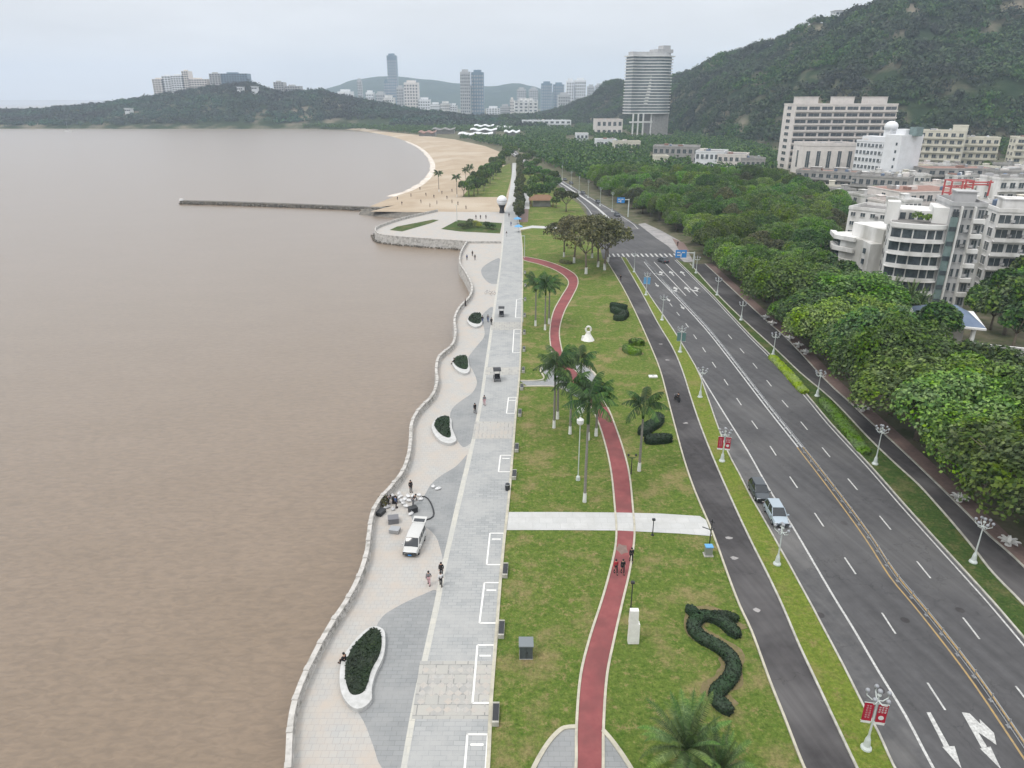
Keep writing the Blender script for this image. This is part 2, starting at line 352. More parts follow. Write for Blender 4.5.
def tag(o, label, cat, group=None, kind=None):
    if label: o['label'] = label
    if cat: o['category'] = cat
    if group: o['group'] = group
    if kind: o['kind'] = kind
    return o
def struct(o, kind='structure'): o['kind'] = kind; return o
def thing(name, label, cat, loc=(0, 0, 0), rz=0, group=None):
    o = bpy.data.objects.new(name, None); COL.objects.link(o); o.location = loc; o.rotation_euler = (0, 0, rz); o.empty_display_size = .3
    return tag(o, label, cat, group)
KIDS = {}
def kids(o):
    return [c for c in bpy.data.objects if c.parent == o]
def snap(root):                           # remember a thing's parts once, for quick copying
    KIDS[root.name] = [(c, [d for d in kids(c)]) for c in kids(root)]; return root
def dup(root, loc, rz=0, label=None, group=None, sc=None):
    r = root.copy(); COL.objects.link(r); r.location = loc; r.rotation_euler = (0, 0, rz)
    if label: r['label'] = label
    if group: r['group'] = group
    if sc is not None: r.scale = sc if hasattr(sc, '__len__') else (sc, sc, sc)
    for ch, gr in KIDS[root.name]:
        c = ch.copy(); COL.objects.link(c); c.parent = r
        for g in gr:
            d = g.copy(); COL.objects.link(d); d.parent = c
    return r
def smooth(pts, n=6):                     # Catmull-Rom
    P = [Vector(p) for p in pts]; out = []
    for i in range(len(P)-1):
        p0 = P[max(i-1, 0)]; p1 = P[i]; p2 = P[i+1]; p3 = P[min(i+2, len(P)-1)]
        for k in range(n):
            t = k/n; out.append(.5*((2*p1)+(p2-p0)*t+(2*p0-5*p1+4*p2-p3)*t*t+(3*p1-p0-3*p2+p3)*t**3))
    out.append(P[-1]); return out
def gl(pp, z=0, n=0):
    q = [G(x, y, z) for x, y in pp]
    return smooth(q, n) if n else q
def offset(pts, d):                       # + is to the right of travel
    out = []
    for i, p in enumerate(pts):
        t = pts[min(i+1, len(pts)-1)]-pts[max(i-1, 0)]; t.z = 0; t.normalize()
        out.append(p+Vector((t.y, -t.x, 0))*d)
    return out
def resample(pts, step):
    out = [pts[0].copy()]; acc = 0
    for i in range(len(pts)-1):
        a, b = pts[i], pts[i+1]; l = (b-a).length
        if l < 1e-9: continue
        pos = step-acc
        while pos <= l: out.append(a+(b-a)*(pos/l)); pos += step
        acc = (acc+l) % step
    return out
def line_on(mb, pts, w, z):
    return mb.ribbon(offset(pts, -w/2), offset(pts, w/2), z)
def kerb_on(mb, pts, w, h, z0=0):
    L = offset(pts, -w/2); R = offset(pts, w/2); vs = []
    for a, b in zip(L, R):
        vs += [(a.x, a.y, z0), (a.x, a.y, z0+h), (b.x, b.y, z0+h), (b.x, b.y, z0)]
    fs = []
    for i in range(len(L)-1):
        k = 4*i
        for j in range(3): fs.append((k+j, k+j+4, k+j+5, k+j+1)[::-1])
    fs += [(0, 1, 2, 3), tuple(4*(len(L)-1)+q for q in (3, 2, 1, 0))]
    return mb.add(vs, fs)
def atx(pts, py):                         # ground point on a polyline at picture row py
    for a, b in zip(pts, pts[1:]):
        ya, yb = PX(a)[1], PX(b)[1]
        if (ya-py)*(yb-py) <= 0 and ya != yb: return a+(b-a)*((py-ya)/(yb-ya))
    return pts[0]
# ================================================================ SETTING
WZ = -2.0
def rect(mb, x0, y0, x1, y1, z): return mb.add([(x0, y0, z), (x1, y0, z), (x1, y1, z), (x0, y1, z)], [(0, 1, 2, 3)])
struct(rect(MB(), -16000, -400, 16000, 26000, WZ).build('sea_water', M['water']))
# seawall line (inner foot), from near to far
wallpx = [(292, 800), (294, 768), (296, 730), (303, 700), (318, 665), (335, 633), (351, 608), (363, 583), (370, 560), (372, 543), (375, 522), (382, 507), (394, 493), (405, 478), (411, 461), (413, 444), (414, 429), (421, 415), (434, 401), (439, 386), (438, 374), (441, 361), (454, 349), (457, 336), (456, 323), (461, 311), (471, 300), (473, 289), (467, 276), (461, 266), (462, 255), (468, 244)]
wall = gl(wallpx, 0, 5)
near = wall[0]+(wall[0]-wall[3]).normalized()*30
wall = [Vector((near.x, near.y, 0))]+wall
pier_near = gl([(468, 244), (440, 242), (410, 240), (388, 238), (379, 236), (376, 232), (378, 229), (388, 225), (400, 221), (420, 216), (438, 212)], 0, 3)
beach_in = gl([(438, 212), (470, 212), (505, 211.5), (505, 199)], 0)
shore = gl([(366, 209), (395, 197), (417, 189), (430, 180), (436, 170), (434, 160), (425, 150), (412, 143), (390, 136), (360, 130.8), (320, 128), (270, 126.6), (200, 126), (100, 125.5), (-60, 124.5), (-400, 124)], WZ, 4)
# land sheet under everything
gpoly = wall+pier_near[1:]
sh_in = offset(shore, 14)
gpoly += [Vector((p.x, p.y, 0)) for p in sh_in[6:]]
gpoly += [Vector((-1500, 1900, 0)), Vector((-900, 2300, 0)), Vector((-1800, 9000, 0)), Vector((9000, 9000, 0)), Vector((9000, -50, 0)), Vector((wall[0].x, wall[0].y-5, 0))]
struct(MB().sheet([Vector((p.x, p.y, 0)) for p in gpoly]).build('ground', M['ground']))
# beach : flat sand + wet slope
LB = [Vector((p.x, p.y, 0.02)) for p in sh_in[:40]]
sandR = gl([(380, 131.2), (420, 135), (455, 139.5), (485, 146), (500, 152), (501, 160), (512, 175), (512, 211.6), (440, 212.5), (400, 212), (370, 211.5)], .02)
b = MB().sheet([Vector((p.x, p.y, .02)) for p in sh_in[:len(sh_in)-24]]+sandR)
sl = MB(); sl.ribbon([Vector((p.x, p.y, WZ-.4)) for p in offset(shore, -4)], [Vector((p.x, p.y, .02)) for p in sh_in])
struct(b.build('beach_sand', M['sand'])); struct(sl.build('beach_slope', M['sand']))
fm = MB()
sw = resample(shore[4:30], 5)
L = []; R = []
for i, p in enumerate(sw):
    w = 2.2+2.0*noise.noise(Vector((i*.35, 0, 0)))
    L.append(offset(sw, -2.4-w)[i]); R.append(offset(sw, .8)[i])
fm.ribbon(L, R, WZ+.05); struct(fm.build('surf_foam', M['foam']))
hs = [Vector((p.x, p.y, .03)) for p in sh_in if p.x < -200]
struct(MB().ribbon(hs, [p+Vector((0, 13+5*noise.noise(Vector((i*.7, 0, 0))), .6)) for i, p in enumerate(hs)]).build('headland_shore', M['shore']))
# promenade paving
edge = gl([(483, 800), (488, 768), (491, 703), (495.5, 646), (500, 586), (504, 542), (509, 497), (512.5, 455), (516, 412), (519.5, 374), (521.5, 330), (522.5, 290), (522.5, 250), (520, 228), (516.5, 212), (515.5, 200)], 0, 3)
edge = [edge[0]+Vector((0.0, -30, 0))]+edge
prom = [p.copy() for p in wall]+gl([(500, 244), (502, 212)])+list(reversed(edge))
def flat(pts, z): return [Vector((p.x, p.y, z)) for p in pts]
struct(MB().sheet(flat(prom, .10)).build('promenade_paving', M['beige']))
stripL = gl([(396, 800), (401, 768), (413, 701), (424, 651), (434, 605), (441, 570), (450, 530), (460, 487), (470, 447), (478, 412), (485, 364), (491, 324), (496, 290), (500, 262), (502, 240), (503, 213)], 0, 3)
stripR = gl([(402, 800), (407, 768), (419, 701), (430, 651), (440, 605), (446, 570), (455, 530), (465, 487), (474, 447), (481, 412), (488, 364), (493.5, 324), (498, 290), (501.5, 262), (503.5, 240), (504.5, 213)], 0, 3)
stripL = [stripL[0]+Vector((-.5, -30, 0))]+stripL; stripR = [stripR[0]+Vector((-.3, -30, 0))]+stripR
struct(MB().sheet(flat(stripR, .104)+flat(list(reversed(edge)), .104)).build('promenade_carriage_paving', M['pave']))
struct(MB().ribbon(stripL, stripR, .108).build('promenade_cream_strip', M['cream']))
waves = [[(401, 768), (382, 768), (373, 745), (364, 722), (352, 700), (352, 668), (372, 640), (376, 627), (383, 616), (393, 609), (408, 601), (424, 594), (436, 590), (434, 605), (424, 651), (413, 701)],
         [(443, 560), (440, 548), (436, 537), (427, 528), (413, 521), (412, 508), (424, 496), (431, 484), (442, 475), (455, 467), (463, 459), (467, 455), (464, 470), (460, 487), (450, 530)],
         [(471, 443), (463, 447), (455, 436), (450, 420), (452, 409), (462, 400), (472, 393), (477, 382), (472, 369), (467, 360), (476, 347), (484, 337), (484, 328), (481, 318), (486, 311), (493, 307), (491, 324), (485, 364), (478, 412)],
         [(497, 284), (489, 283), (482, 275), (482, 268), (490, 262), (499, 258), (500, 262)]]
mb = MB()
for w in waves: mb.sheet(gl(w, .104, 3)[:-1])
struct(mb.build('dark_paving_waves', M['pavedark']))
mb = MB()
for q in ([(420, 661), (494, 661), (490, 719), (412, 719)], [(475, 421.5), (514, 421.5), (512, 439), (472, 439)], [(492, 322), (521, 322), (521, 330), (491, 330)], [(486, 367), (519, 367), (518, 375), (485, 375)]):
    mb.sheet(gl(q, .109))
struct(mb.build('patterned_paving_field', M['pattern']))
# pale stone insets of the patterned fields
mb = MB()
q = gl([(422, 666), (492, 666), (488, 714), (415, 714)], .114)
for i in range(8):
    for j in range(6):
        u = (i+.5+random.uniform(-.04, .04))/8; v = (j+.5)/6
        p = (q[0]*(1-u)+q[1]*u)*(1-v)+(q[3]*(1-u)+q[2]*u)*v; r = .36
        if random.random() < .12: continue
        mb.add([p+Vector((r, 0, 0)), p+Vector((0, r, 0)), p+Vector((-r, 0, 0)), p+Vector((0, -r, 0))], [(0, 1, 2, 3)])
q = gl([(476, 423), (513, 423), (511.5, 438), (473.5, 438)], .114)
for i in range(9):
    for j in range(4):
        u = (i+.5)/9; v = (j+.5)/4
        p = (q[0]*(1-u)+q[1]*u)*(1-v)+(q[3]*(1-u)+q[2]*u)*v
        mb.add([p+Vector((.22, -.6, 0)), p+Vector((.22, .6, 0)), p+Vector((-.22, .6, 0)), p+Vector((-.22, -.6, 0))], [(0, 1, 2, 3)])
struct(mb.build('paving_inset_pattern', M['beige']))
# white lined bays along the grass edge
mb = MB()
bays = [[(467.5, 735.5), (488, 735.5), (484.5, 790), (463, 790)], [(477.5, 646), (494.5, 646), (490.5, 704), (472.5, 704)], [(484.5, 583.5), (499.8, 583.5), (496.5, 624), (479.5, 624)], [(490, 534), (504, 534), (501.3, 565.5), (486.7, 565.5)], [(500.5, 456), (512, 456), (510.5, 472.5), (498.5, 472.5)], [(508.5, 398), (516.5, 398), (515, 414), (506.5, 414)], [(514, 330), (521, 330), (520.3, 353), (512.6, 353)], [(516.5, 300), (522, 300), (521.7, 318), (515.5, 318)]]
for q in bays:
    P = gl(q); P.append(P[0])
    for a, c in zip(P, P[1:]): line_on(mb, [a, c], .17, .118)
    m_ = (P[0]+P[1])/2; n_ = (P[2]+P[3])/2; p = m_*.8+n_*.2
    line_on(mb, [p+Vector((-.5, 0, 0)), p+Vector((.5, 0, 0))], .2, .118)
struct(mb.build('painted_bay_lines', M['stonewhite']))
mb = MB(); kerb_on(mb, edge, .30, .16); struct(mb.build('promenade_edge_kerb', M['whitekerb']))
# pier paving, grass beds
pp = flat([p for p in pier_near], .104)+gl([(504, 212), (502, 244)], .104)
struct(MB().sheet(flat(pp, .112)).build('pier_paving', M['beige']))
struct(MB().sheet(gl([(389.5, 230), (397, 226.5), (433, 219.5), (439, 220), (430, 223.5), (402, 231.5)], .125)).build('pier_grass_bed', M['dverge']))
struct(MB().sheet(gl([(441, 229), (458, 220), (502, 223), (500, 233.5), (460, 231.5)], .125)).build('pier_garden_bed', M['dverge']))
# park lawn between promenade and service road
svL = gl([(820, 800), (803, 766), (784.5, 718.5), (769.5, 681), (752, 633), (739.5, 606), (728, 576), (712.5, 533), (695, 492), (684, 460), (674.5, 425), (668, 400), (660, 370), (650, 345), (637.5, 317), (622.5, 287), (605, 258)], 0, 3)
svR = gl([(872, 800), (855.5, 766), (833, 718.5), (815.5, 681), (798, 643.5), (783, 608), (768, 576), (750, 540), (730, 497), (712.5, 457), (700, 425), (691.5, 400), (682, 370), (672, 347), (657, 322), (640, 290), (621, 257)], 0, 3)
lawn = list(reversed(flat(edge, .03)))
parkfar = gl([(604, 254), (598, 238), (590, 222), (580, 205), (560, 190), (545, 177), (530, 172), (517, 172), (515.6, 200)], .03)
lawn = flat(svL, .03)+parkfar+lawn[1:]
lawn = [Vector((svL[0].x, svL[0].y-30, .03))]+lawn
struct(MB().sheet(lawn).build('park_lawn', M['grass']))
struct(MB().sheet(gl([(462, 197), (478, 178), (498, 169), (510, 163), (512, 175), (506, 197)], .034)).build('beachside_lawn', M['grass']))
# service road, verge, avenue
svLn = [svL[0]+Vector((2, -30, 0))]+svL; svRn = [svR[0]+Vector((2, -30, 0))]+svR
struct(MB().sheet(flat(svLn, .04)+flat(list(reversed(svRn)), .04)).build('service_road', M['asphalt2']))
avL = gl([(912, 800), (893, 766), (878, 733), (863, 706), (843, 666), (820.5, 623.5), (813, 609), (795, 576), (788.5, 564), (780.5, 550), (770, 531), (759.5, 512.5), (749, 494), (739.5, 475), (727.5, 452), (716, 422), (707, 396), (695, 366), (671, 327), (649, 295), (626, 258)], 0, 3)
avR = gl([(1152, 800), (1120, 761), (1070, 700), (1023, 643.5), (993, 608), (978, 591), (935.5, 544), (900.5, 505), (868, 467.5), (828, 424), (804, 395), (772.5, 360), (750, 337.5), (730, 316), (707.5, 292), (675, 260)], 0, 3)
avLn = [avL[0]+Vector((3, -30, 0))]+avL; avRn = [avR[0]+Vector((6, -30, 0))]+avR
struct(MB().sheet(flat(svRn, .09)+flat(list(reversed(avLn)), .09)).build('lamp_verge_grass', M['verge']))
avRo = offset(avRn, .45)
struct(MB().sheet(flat(avLn, .044)+flat(list(reversed(avRo)), .044)).build('avenue_road', M['asphalt']))
solidL = gl([(955, 800), (933, 768), (905.5, 716), (878, 671), (853, 628.5), (830, 591), (793, 527.5), (768, 487.5), (747.5, 451), (725, 415), (705, 382.5), (692, 361), (672.5, 328.5), (650, 296), (628, 261)], 0, 3)
struct(MB().sheet(flat(avLn, .048)+flat(list(reversed([solidL[0]+Vector((3, -30, 0))]+solidL)), .048)).build('parking_lane', M['asphalt3']))
rsL = gl([(1100, 700), (1060, 648), (1026, 608), (993, 574), (975, 551), (957, 529), (938, 507), (918, 485), (895, 464), (868, 438), (832, 400), (800, 373), (775, 349), (740, 317), (715, 292), (690, 264)], 0, 3)
rsR = gl([(1140, 690), (1090, 635), (1050, 594), (1013, 557), (988, 535), (963, 510), (930, 477.5), (893, 442.5), (868, 420), (850, 403), (825, 380), (790, 342), (762, 317), (735, 292), (705, 264)], 0, 3)
rsLn = [rsL[0]+Vector((5, -20, 0))]+rsL; rsRn = [rsR[0]+Vector((5, -20, 0))]+rsR
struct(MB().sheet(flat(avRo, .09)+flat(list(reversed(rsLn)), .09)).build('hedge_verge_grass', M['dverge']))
struct(MB().sheet(flat(rsLn, .04)+flat(list(reversed(rsRn)), .04)).build('tree_side_service_road', M['asphalt2']))
fw = offset(rsRn, 2.3)
struct(MB().ribbon(offset(rsRn, .15), fw, .10).build('brick_footpath', M['brickred']))
# kerbs
for nm, ln, w, k in (('service_road_kerb', svL, .2, 'whitekerb'), ('verge_kerb', svR, .2, 'kerb'), ('avenue_kerb', avL, .18, 'kerb'), ('tree_side_kerb', avRo, .2, 'kerb'), ('tree_side_road_kerb', rsLn, .25, 'kerb'), ('footpath_kerb', rsRn, .22, 'kerb')):
    mb = MB(); kerb_on(mb, ln, w, .16); struct(mb.build(nm, M[k]))
# junction and the avenue beyond
jn = gl([(603, 259), (598, 240), (590, 222), (586, 210), (612, 208), (634, 223), (645, 228), (660, 232), (684, 243), (692, 262), (676, 262), (626, 262)], .036)
struct(MB().sheet(jn).build('road_junction', M['asphalt']))
farL = gl([(600, 235), (592, 218), (582, 204), (562, 188), (545, 176), (528, 165), (512, 155), (503, 148)], 0, 3); farR = gl([(640, 229), (634, 223), (604, 205), (578.5, 190), (560, 179), (543, 170), (526, 160), (516, 151)], 0, 3)
def fit(a, n):
    out = []; l = [0]
    for p, q in zip(a, a[1:]): l.append(l[-1]+(q-p).length)
    for i in range(n):
        d = l[-1]*i/(n-1); k = 0
        while k < len(l)-2 and l[k+1] < d: k += 1
        out.append(a[k]+(a[k+1]-a[k])*((d-l[k])/max(1e-6, l[k+1]-l[k])))
    return out
fl, fr = fit(farL, 40), fit(farR, 40)
struct(MB().ribbon(fl, fr, .052).build('far_avenue_road', M['pale' if 0 else 'asphalt3']))
mb = MB(); mid = [(a+c)/2 for a, c in zip(fl, fr)]; line_on(mb, mid[2:], 1.1, .058)
line_on(mb, offset(fl, .8), .3, .058); line_on(mb, offset(fr, -.8), .3, .058)
struct(mb.build('far_road_lines', M['paint']))
struct(MB().sheet(gl([(638, 224), (645, 223), (662, 231), (680, 241), (688, 252), (694, 262), (684, 262), (676, 254), (668, 246), (656, 238), (647, 231)], .11)).build('junction_pavement', M['patternj']))
struct(MB().sheet(gl([(672, 238), (684, 243), (690, 252), (680, 252)], .115)).build('junction_red_paving', M['brickred']))
# road paint
mb = MB()
line_on(mb, [solidL[0]+Vector((3, -30, 0))]+solidL, .22, .055)
line_on(mb, offset(avRn, -.1), .18, .055)
def dash(mb, x, y, x2, y2, ln, w=.17, z=.056):
    c = G(x, y); d = (G(x2, y2)-c); d.z = 0; d.normalize()
    line_on(mb, [c-d*ln/2, c+d*ln/2], w, z)
d1 = [(671, 305), (678, 314), (687, 325.5), (695, 337), (704, 350), (714, 365), (726, 382.5), (739, 402), (754.5, 425), (773, 451), (793.5, 482.5), (819, 520), (850, 566), (888.5, 623.5), (936, 696.5)]
d2 = [(730, 337), (742, 351), (755, 366), (769, 383.5), (785, 404), (804, 426), (826, 452.5), (852.5, 484.5), (885, 523), (923.5, 570), (971, 628.5), (1026, 700)]
for dd in (d1, d2):
    for i, (x, y) in enumerate(dd):
        o = dd[i+1] if i < len(dd)-1 else (2*x-dd[i-1][0], 2*y-dd[i-1][1])
        dash(mb, x, y, o[0], o[1], 2.9)
struct(mb.build('lane_lines', M['paint']))
# turn lanes near the junction
mb = MB()
for a, c in (((645.5, 262), (673, 293)), ((654, 262), (686, 296)), ((664, 262), (697.5, 296))):
    line_on(mb, [G(*a), G(*c)], .22, .056)
for i in range(15):
    x = 609+i*4.75; p = G(x, 255.5); line_on(mb, [p+Vector((0, -2.2, 0)), p+Vector((0, 2.6, 0))], .55, .06)
mb2 = MB()
def arrow(mb, px, py, tx, ty, ln, left=False, z=.058, sc=1.0):
    c = G(px, py); d = G(tx, ty)-c; d.z = 0; d.normalize(); n = Vector((d.y, -d.x, 0)); z3 = Vector((0, 0, z))
    P = lambda a, b_: c+d*a+n*b_+z3
    w = .20*sc
    mb.add([P(0, -w*.45), P(0, w*.45), P(ln*.62, w*.9), P(ln*.62, -w*.9)], [(0, 1, 2, 3)])
    mb.add([P(ln*.60, -.55*sc), P(ln*.60, .55*sc), P(ln, 0)], [(0, 1, 2)])
    if left:
        mb.add([P(ln*.06, w*.4), P(ln*.42, w*.9), P(ln*.34, -1.0*sc), P(ln*.22, -1.0*sc)], [(0, 1, 2, 3)])
        mb.add([P(ln*.12, -.95*sc), P(ln*.42, -.95*sc), P(ln*.56, -1.7*sc)], [(0, 1, 2)])
T8 = lambda pp, z: mb2.sheet([G(768+x/4, 576+y/4, z) for x, y in pp])
T8([(634, 545), (650, 545), (726, 682), (706, 686)], .058); T8([(697, 683), (746, 680), (774, 770)], .061)
T8([(775, 545), (792, 547), (876, 682), (856, 690)], .058); T8([(848, 690), (890, 682), (934, 775)], .061); T8([(776, 545), (806, 549), (850, 592), (846, 572), (904, 628), (914, 676), (864, 640), (826, 617)], .064)
for x, y, l in ((664, 276, 1), (674, 276, 0), (685, 276, 0), (679, 292.5, 1), (690, 292.5, 0), (700, 292.5, 1)):
    c = G(x, y); arrow(mb2, x, y, x-8, y-9, 6, left=bool(l), sc=1.3)
for x, y in ((666, 297), (680, 304.5), (655, 283)):
    arrow(mb2, x, y, x+8, y+10, 4.5, sc=.9)
struct(mb.build('junction_road_markings', M['paint'])); struct(mb2.build('lane_arrows', M['paint']))
# median : yellow lines + low railing
med = gl([(1070, 820), (1024, 751), (980, 686), (948, 643.5), (918, 606), (893, 576), (868, 537.5), (833, 490), (800, 447.5), (768, 407.5), (730, 358), (705, 327), (678, 298), (656, 275), (645, 262)], 0, 3)
mb = MB()
k_ = [i for i, p in enumerate(med) if PX(p)[1] < 470][0]
medn = med[:k_+2]; medf = med[k_+1:]
line_on(mb, offset(medn, -.42), .17, .056); line_on(mb, offset(medn, .42), .17, .056); struct(mb.build('yellow_centre_lines', M['ypaint']))
mb = MB(); line_on(mb, offset(medf, -.3), .24, .056); line_on(mb, offset(medf, .3), .24, .056); struct(mb.build('worn_centre_lines', M['pale']))
rl = thing('median_railing', 'low silver traffic railing running down the middle of the avenue between yellow lines', 'railing')
pts = resample(med, 2.6)
mb = MB(); mb.tube([p+Vector((0, 0, .72)) for p in pts], .035, 6); mb.tube([p+Vector((0, 0, .22)) for p in pts], .03, 6); mb.build('rail', M['steel'], rl)
mb = MB(); 
for a, c in zip(pts, pts[1:]):
    for t in (.25, .5, .75): q = a+(c-a)*t; mb.tube([q+Vector((0, 0, .2)), q+Vector((0, 0, .72))], .016, 4, False)
mb.build('baluster_row', M['steel'], rl)['kind'] = 'stuff'
pm = MB(); pm.tube([(0, 0, .05), (0, 0, .85)], .045, 6); pm.box((0, 0, .08), (.26, .36, .08)); pm.box((0, 0, .78), (.10, .10, .14))
p0 = pm.build('post', M['steel'], rl); p0.location = pts[0]
for p in pts[1:100]:
    c = p0.copy(); COL.objects.link(c); c.parent = rl; c.location = p
# red running track
tL = [(572, 800), (577.5, 768), (578, 726), (582, 676), (591, 638.5), (603, 601), (610, 576), (616, 550), (617.5, 530), (616, 510), (612.5, 475), (607.5, 450), (600, 425), (592, 408), (581, 393), (567, 378), (555, 362), (551, 344), (550.5, 329), (554, 311.5), (562, 296.5), (569, 284), (565, 276.5), (554, 269.5), (540, 264.5), (527, 261.3), (522, 259.5)]
tR = [(600, 800), (601.5, 768), (602, 726), (605.5, 676), (613, 638.5), (621.5, 601), (627.5, 576), (632, 550), (633.5, 530), (632, 510), (628.5, 475), (622.5, 450), (614, 425), (607, 408), (597, 393), (580, 376), (565, 360), (560, 344), (559, 329), (564, 311.5), (572, 296.5), (577.5, 284), (575, 275), (562, 267), (546, 261.3), (530, 257.8), (522, 256.5)]
TL, TR = gl(tL, 0, 4), gl(tR, 0, 4)
struct(MB().ribbon(TL, TR, .055).build('running_track', M['track']))
mb = MB(); kerb_on(mb, offset(TL, -.12), .22, .12); kerb_on(mb, offset(TR, .12), .22, .12); struct(mb.build('track_kerb', M['whitekerb']))
mb = MB(); c_ = G(622, 549, .06); mb.add([c_+Vector((.75*math.cos(k*PI/5)*(1 if k % 2 else .7), 1.1*math.sin(k*PI/5)*(1 if k % 2 else .7), 0)) for k in range(10)], [tuple(range(10))]); struct(mb.build('worn_track_marking', M['brickred']))
# cross path + plazas
struct(MB().sheet(gl([(507, 512), (560, 512), (620, 512.5), (660, 513.5), (700, 516), (706, 520), (712, 536), (680, 533.5), (620, 530.5), (560, 530), (505, 530)], .066)).build('pale_cross_path', M['pale']))
p1_ = gl([(520, 381), (540, 381), (548, 378), (544, 373), (541, 368), (547, 363), (560, 360), (576, 362), (589, 369), (598, 381), (600, 392), (580, 398), (563, 389), (552, 386.5), (519, 387)], .045, 3)
struct(MB().sheet(p1_[:-1]).build('park_plaza_paving', M['pavedark']))
mb = MB(); kerb_on(mb, gl([(520.5, 381), (536, 381), (544, 379), (542, 374), (540, 369), (546, 364), (556, 361)], 0, 4), .3, .15); kerb_on(mb, gl([(571, 361.5), (585, 366), (595, 375), (599, 388)], 0, 4), .35, .18); kerb_on(mb, gl([(519.5, 387), (540, 386.5), (554, 387), (564, 390)], 0, 3), .3, .15); struct(mb.build('park_plaza_kerb', M['whitekerb']))
p2_ = gl([(527, 800), (540, 760), (553, 740), (565, 729), (578, 727), (602, 728), (612, 738), (628, 762), (645, 800)], .046, 4)
struct(MB().sheet(p2_).build('near_plaza_paving', M['pavedark']))
mb = MB(); kerb_on(mb, gl([(520, 800), (535, 766), (548, 744), (560, 731), (568, 728), (577, 727.5)], 0, 4), .35, .15); kerb_on(mb, gl([(603, 731), (614, 744), (629, 766), (648, 800)], 0, 4), .35, .15); struct(mb.build('near_plaza_kerb', M['whitekerb']))
# narrow promenade path beyond, by the trees
struct(MB().ribbon(gl([(504, 213), (508, 200), (510.5, 185), (512, 172), (512.5, 163)]), gl([(516, 213), (516.5, 200), (516, 185), (516, 172), (516, 163)]), .07).build('far_promenade_path', M['pale']))
struct(MB().sheet(gl([(519, 222), (528, 222), (529, 200), (528, 192), (523.5, 192), (521, 205)], .072)).build('far_red_path', M['brickred']))
struct(MB().sheet(gl([(523.5, 209), (529.5, 209), (529, 192), (524, 192)], .09)).build('far_white_path', M['pale']))
struct(MB().sheet(gl([(520, 228), (532, 225.5), (560, 227), (575, 232), (560, 229), (532, 228), (520, 230)], .05)).build('far_park_path', M['pale']))
# ================================================================ SEA WALL, PIER, JETTY
sw = thing('sea_wall', 'weathered pale stone sea wall with low balustrade winding along the promenade', 'sea wall')
mb = MB(); outer = offset(wall, -.55)
vs = []
for a, c in zip(wall, outer): vs += [(c.x-.35, c.y, WZ-1.0), (c.x, c.y, .16), (a.x, a.y, .16), (a.x, a.y, -.5)]
fs = []
for i in range(len(wall)-1):
    for j in range(3): fs.append((4*i+j, 4*i+4+j, 4*i+5+j, 4*i+1+j))
mb.add(vs, fs); mb.build('wall_face', M['seastone'], sw)
cl = offset(wall, -.28); W2 = resample(cl, .5)
mb = MB()
for z0, h, w in ((.16, .26, .34), (.92, .17, .46)):
    kerb_on(mb, cl, w, h, z0)
mb.build('coping', M['seastone'], sw, smooth=False)
mb = MB()
for i in range(len(W2)-1):
    p = W2[i]; mb.box((p.x, p.y, .67), (.15, .15, .5))
mb.build('baluster_row', M['seastone'], sw)['kind'] = 'stuff'
PP = resample(cl, 3.2); pm = MB(); pm.box((0, 0, .66), (.38, .38, 1.0)); pm.box((0, 0, 1.13), (.50, .50, .10)); p0 = pm.build('pillar', M['seastone'], sw); p0.location = (PP[0].x, PP[0].y, 0)
for i, p in enumerate(PP[1:99]):
    c = p0.copy(); COL.objects.link(c); c.parent = sw; c.location = (p.x, p.y, 0); d = PP[min(i+2, len(PP)-1)]-p; c.rotation_euler.z = math.atan2(d.y, d.x)
pr = thing('stone_pier', 'square stone pier with dark stained walls jutting into the brown sea', 'pier')
mb = MB(); o2 = offset(pier_near, -.6); vs = []
for a, c in zip(pier_near, o2): vs += [(c.x, c.y-.3, WZ-1), (c.x, c.y, .2), (a.x, a.y, .2), (a.x, a.y, -.5)]
fs = [(4*i+j, 4*i+4+j, 4*i+5+j, 4*i+1+j) for i in range(len(pier_near)-1) for j in range(3)]
mb.add(vs, fs); mb.build('wall_face', M['seastone'], pr)
mb = MB(); ip = offset(pier_near, -.2); kerb_on(mb, ip, .4, .9, .2); mb.build('parapet', M['seastone'], pr)
rv = gl([(362, 208.6), (385, 210.6), (410, 212.3), (445, 213.2)], .05, 3); mb = MB(); mb.ribbon([Vector((p.x-1, p.y-6, WZ-.6)) for p in rv], rv); mb.build('revetment', M['rock'], pr)
mb = MB(); o3 = offset(pier_near, -1.2)
for i, p in enumerate(resample(o3, 1.3)):
    s = random.uniform(.6, 1.3); mb.box((p.x+random.uniform(-.3, .3), p.y+random.uniform(-.6, .3), WZ+.1), (s, s*.8, s*.7), rz=random.uniform(0, 3), rx=random.uniform(-.4, .4))
mb.build('rock_toe', M['rock'], pr)['kind'] = 'stuff'
jt = thing('breakwater', 'long low dark rock breakwater reaching out from the pier corner into the sea', 'breakwater')
jl = gl([(442, 213.5), (400, 211.5), (350, 209.5), (300, 207.3), (250, 205.5), (215, 204.4), (182, 203.6)], WZ, 3)
mb = MB(); L_ = []; R_ = []
kerb_on(mb, jl, 3.2, 1.9, WZ-.4); mb.build('causeway', M['rock'], jt)
mb = MB()
for i, p in enumerate(resample(jl, 1.5)):
    for s_ in (-1, 1):
        s = random.uniform(.8, 1.6); mb.box((p.x+random.uniform(-.5, .5), p.y+s_*random.uniform(1.3, 2.6), WZ+random.uniform(.1, .7)), (s, s*.8, s*.8), rz=random.uniform(0, 3), rx=random.uniform(-.5, .5), ry=random.uniform(-.4, .4))
mb.build('armour_rock', M['rock'], jt)['kind'] = 'stuff'
e = jl[-1]; mb = MB(); mb.tube([(e.x, e.y, WZ+1.2), (e.x, e.y, WZ+2.3)], [1.1, .9], 10); mb.build('end_block', M['white'], jt)
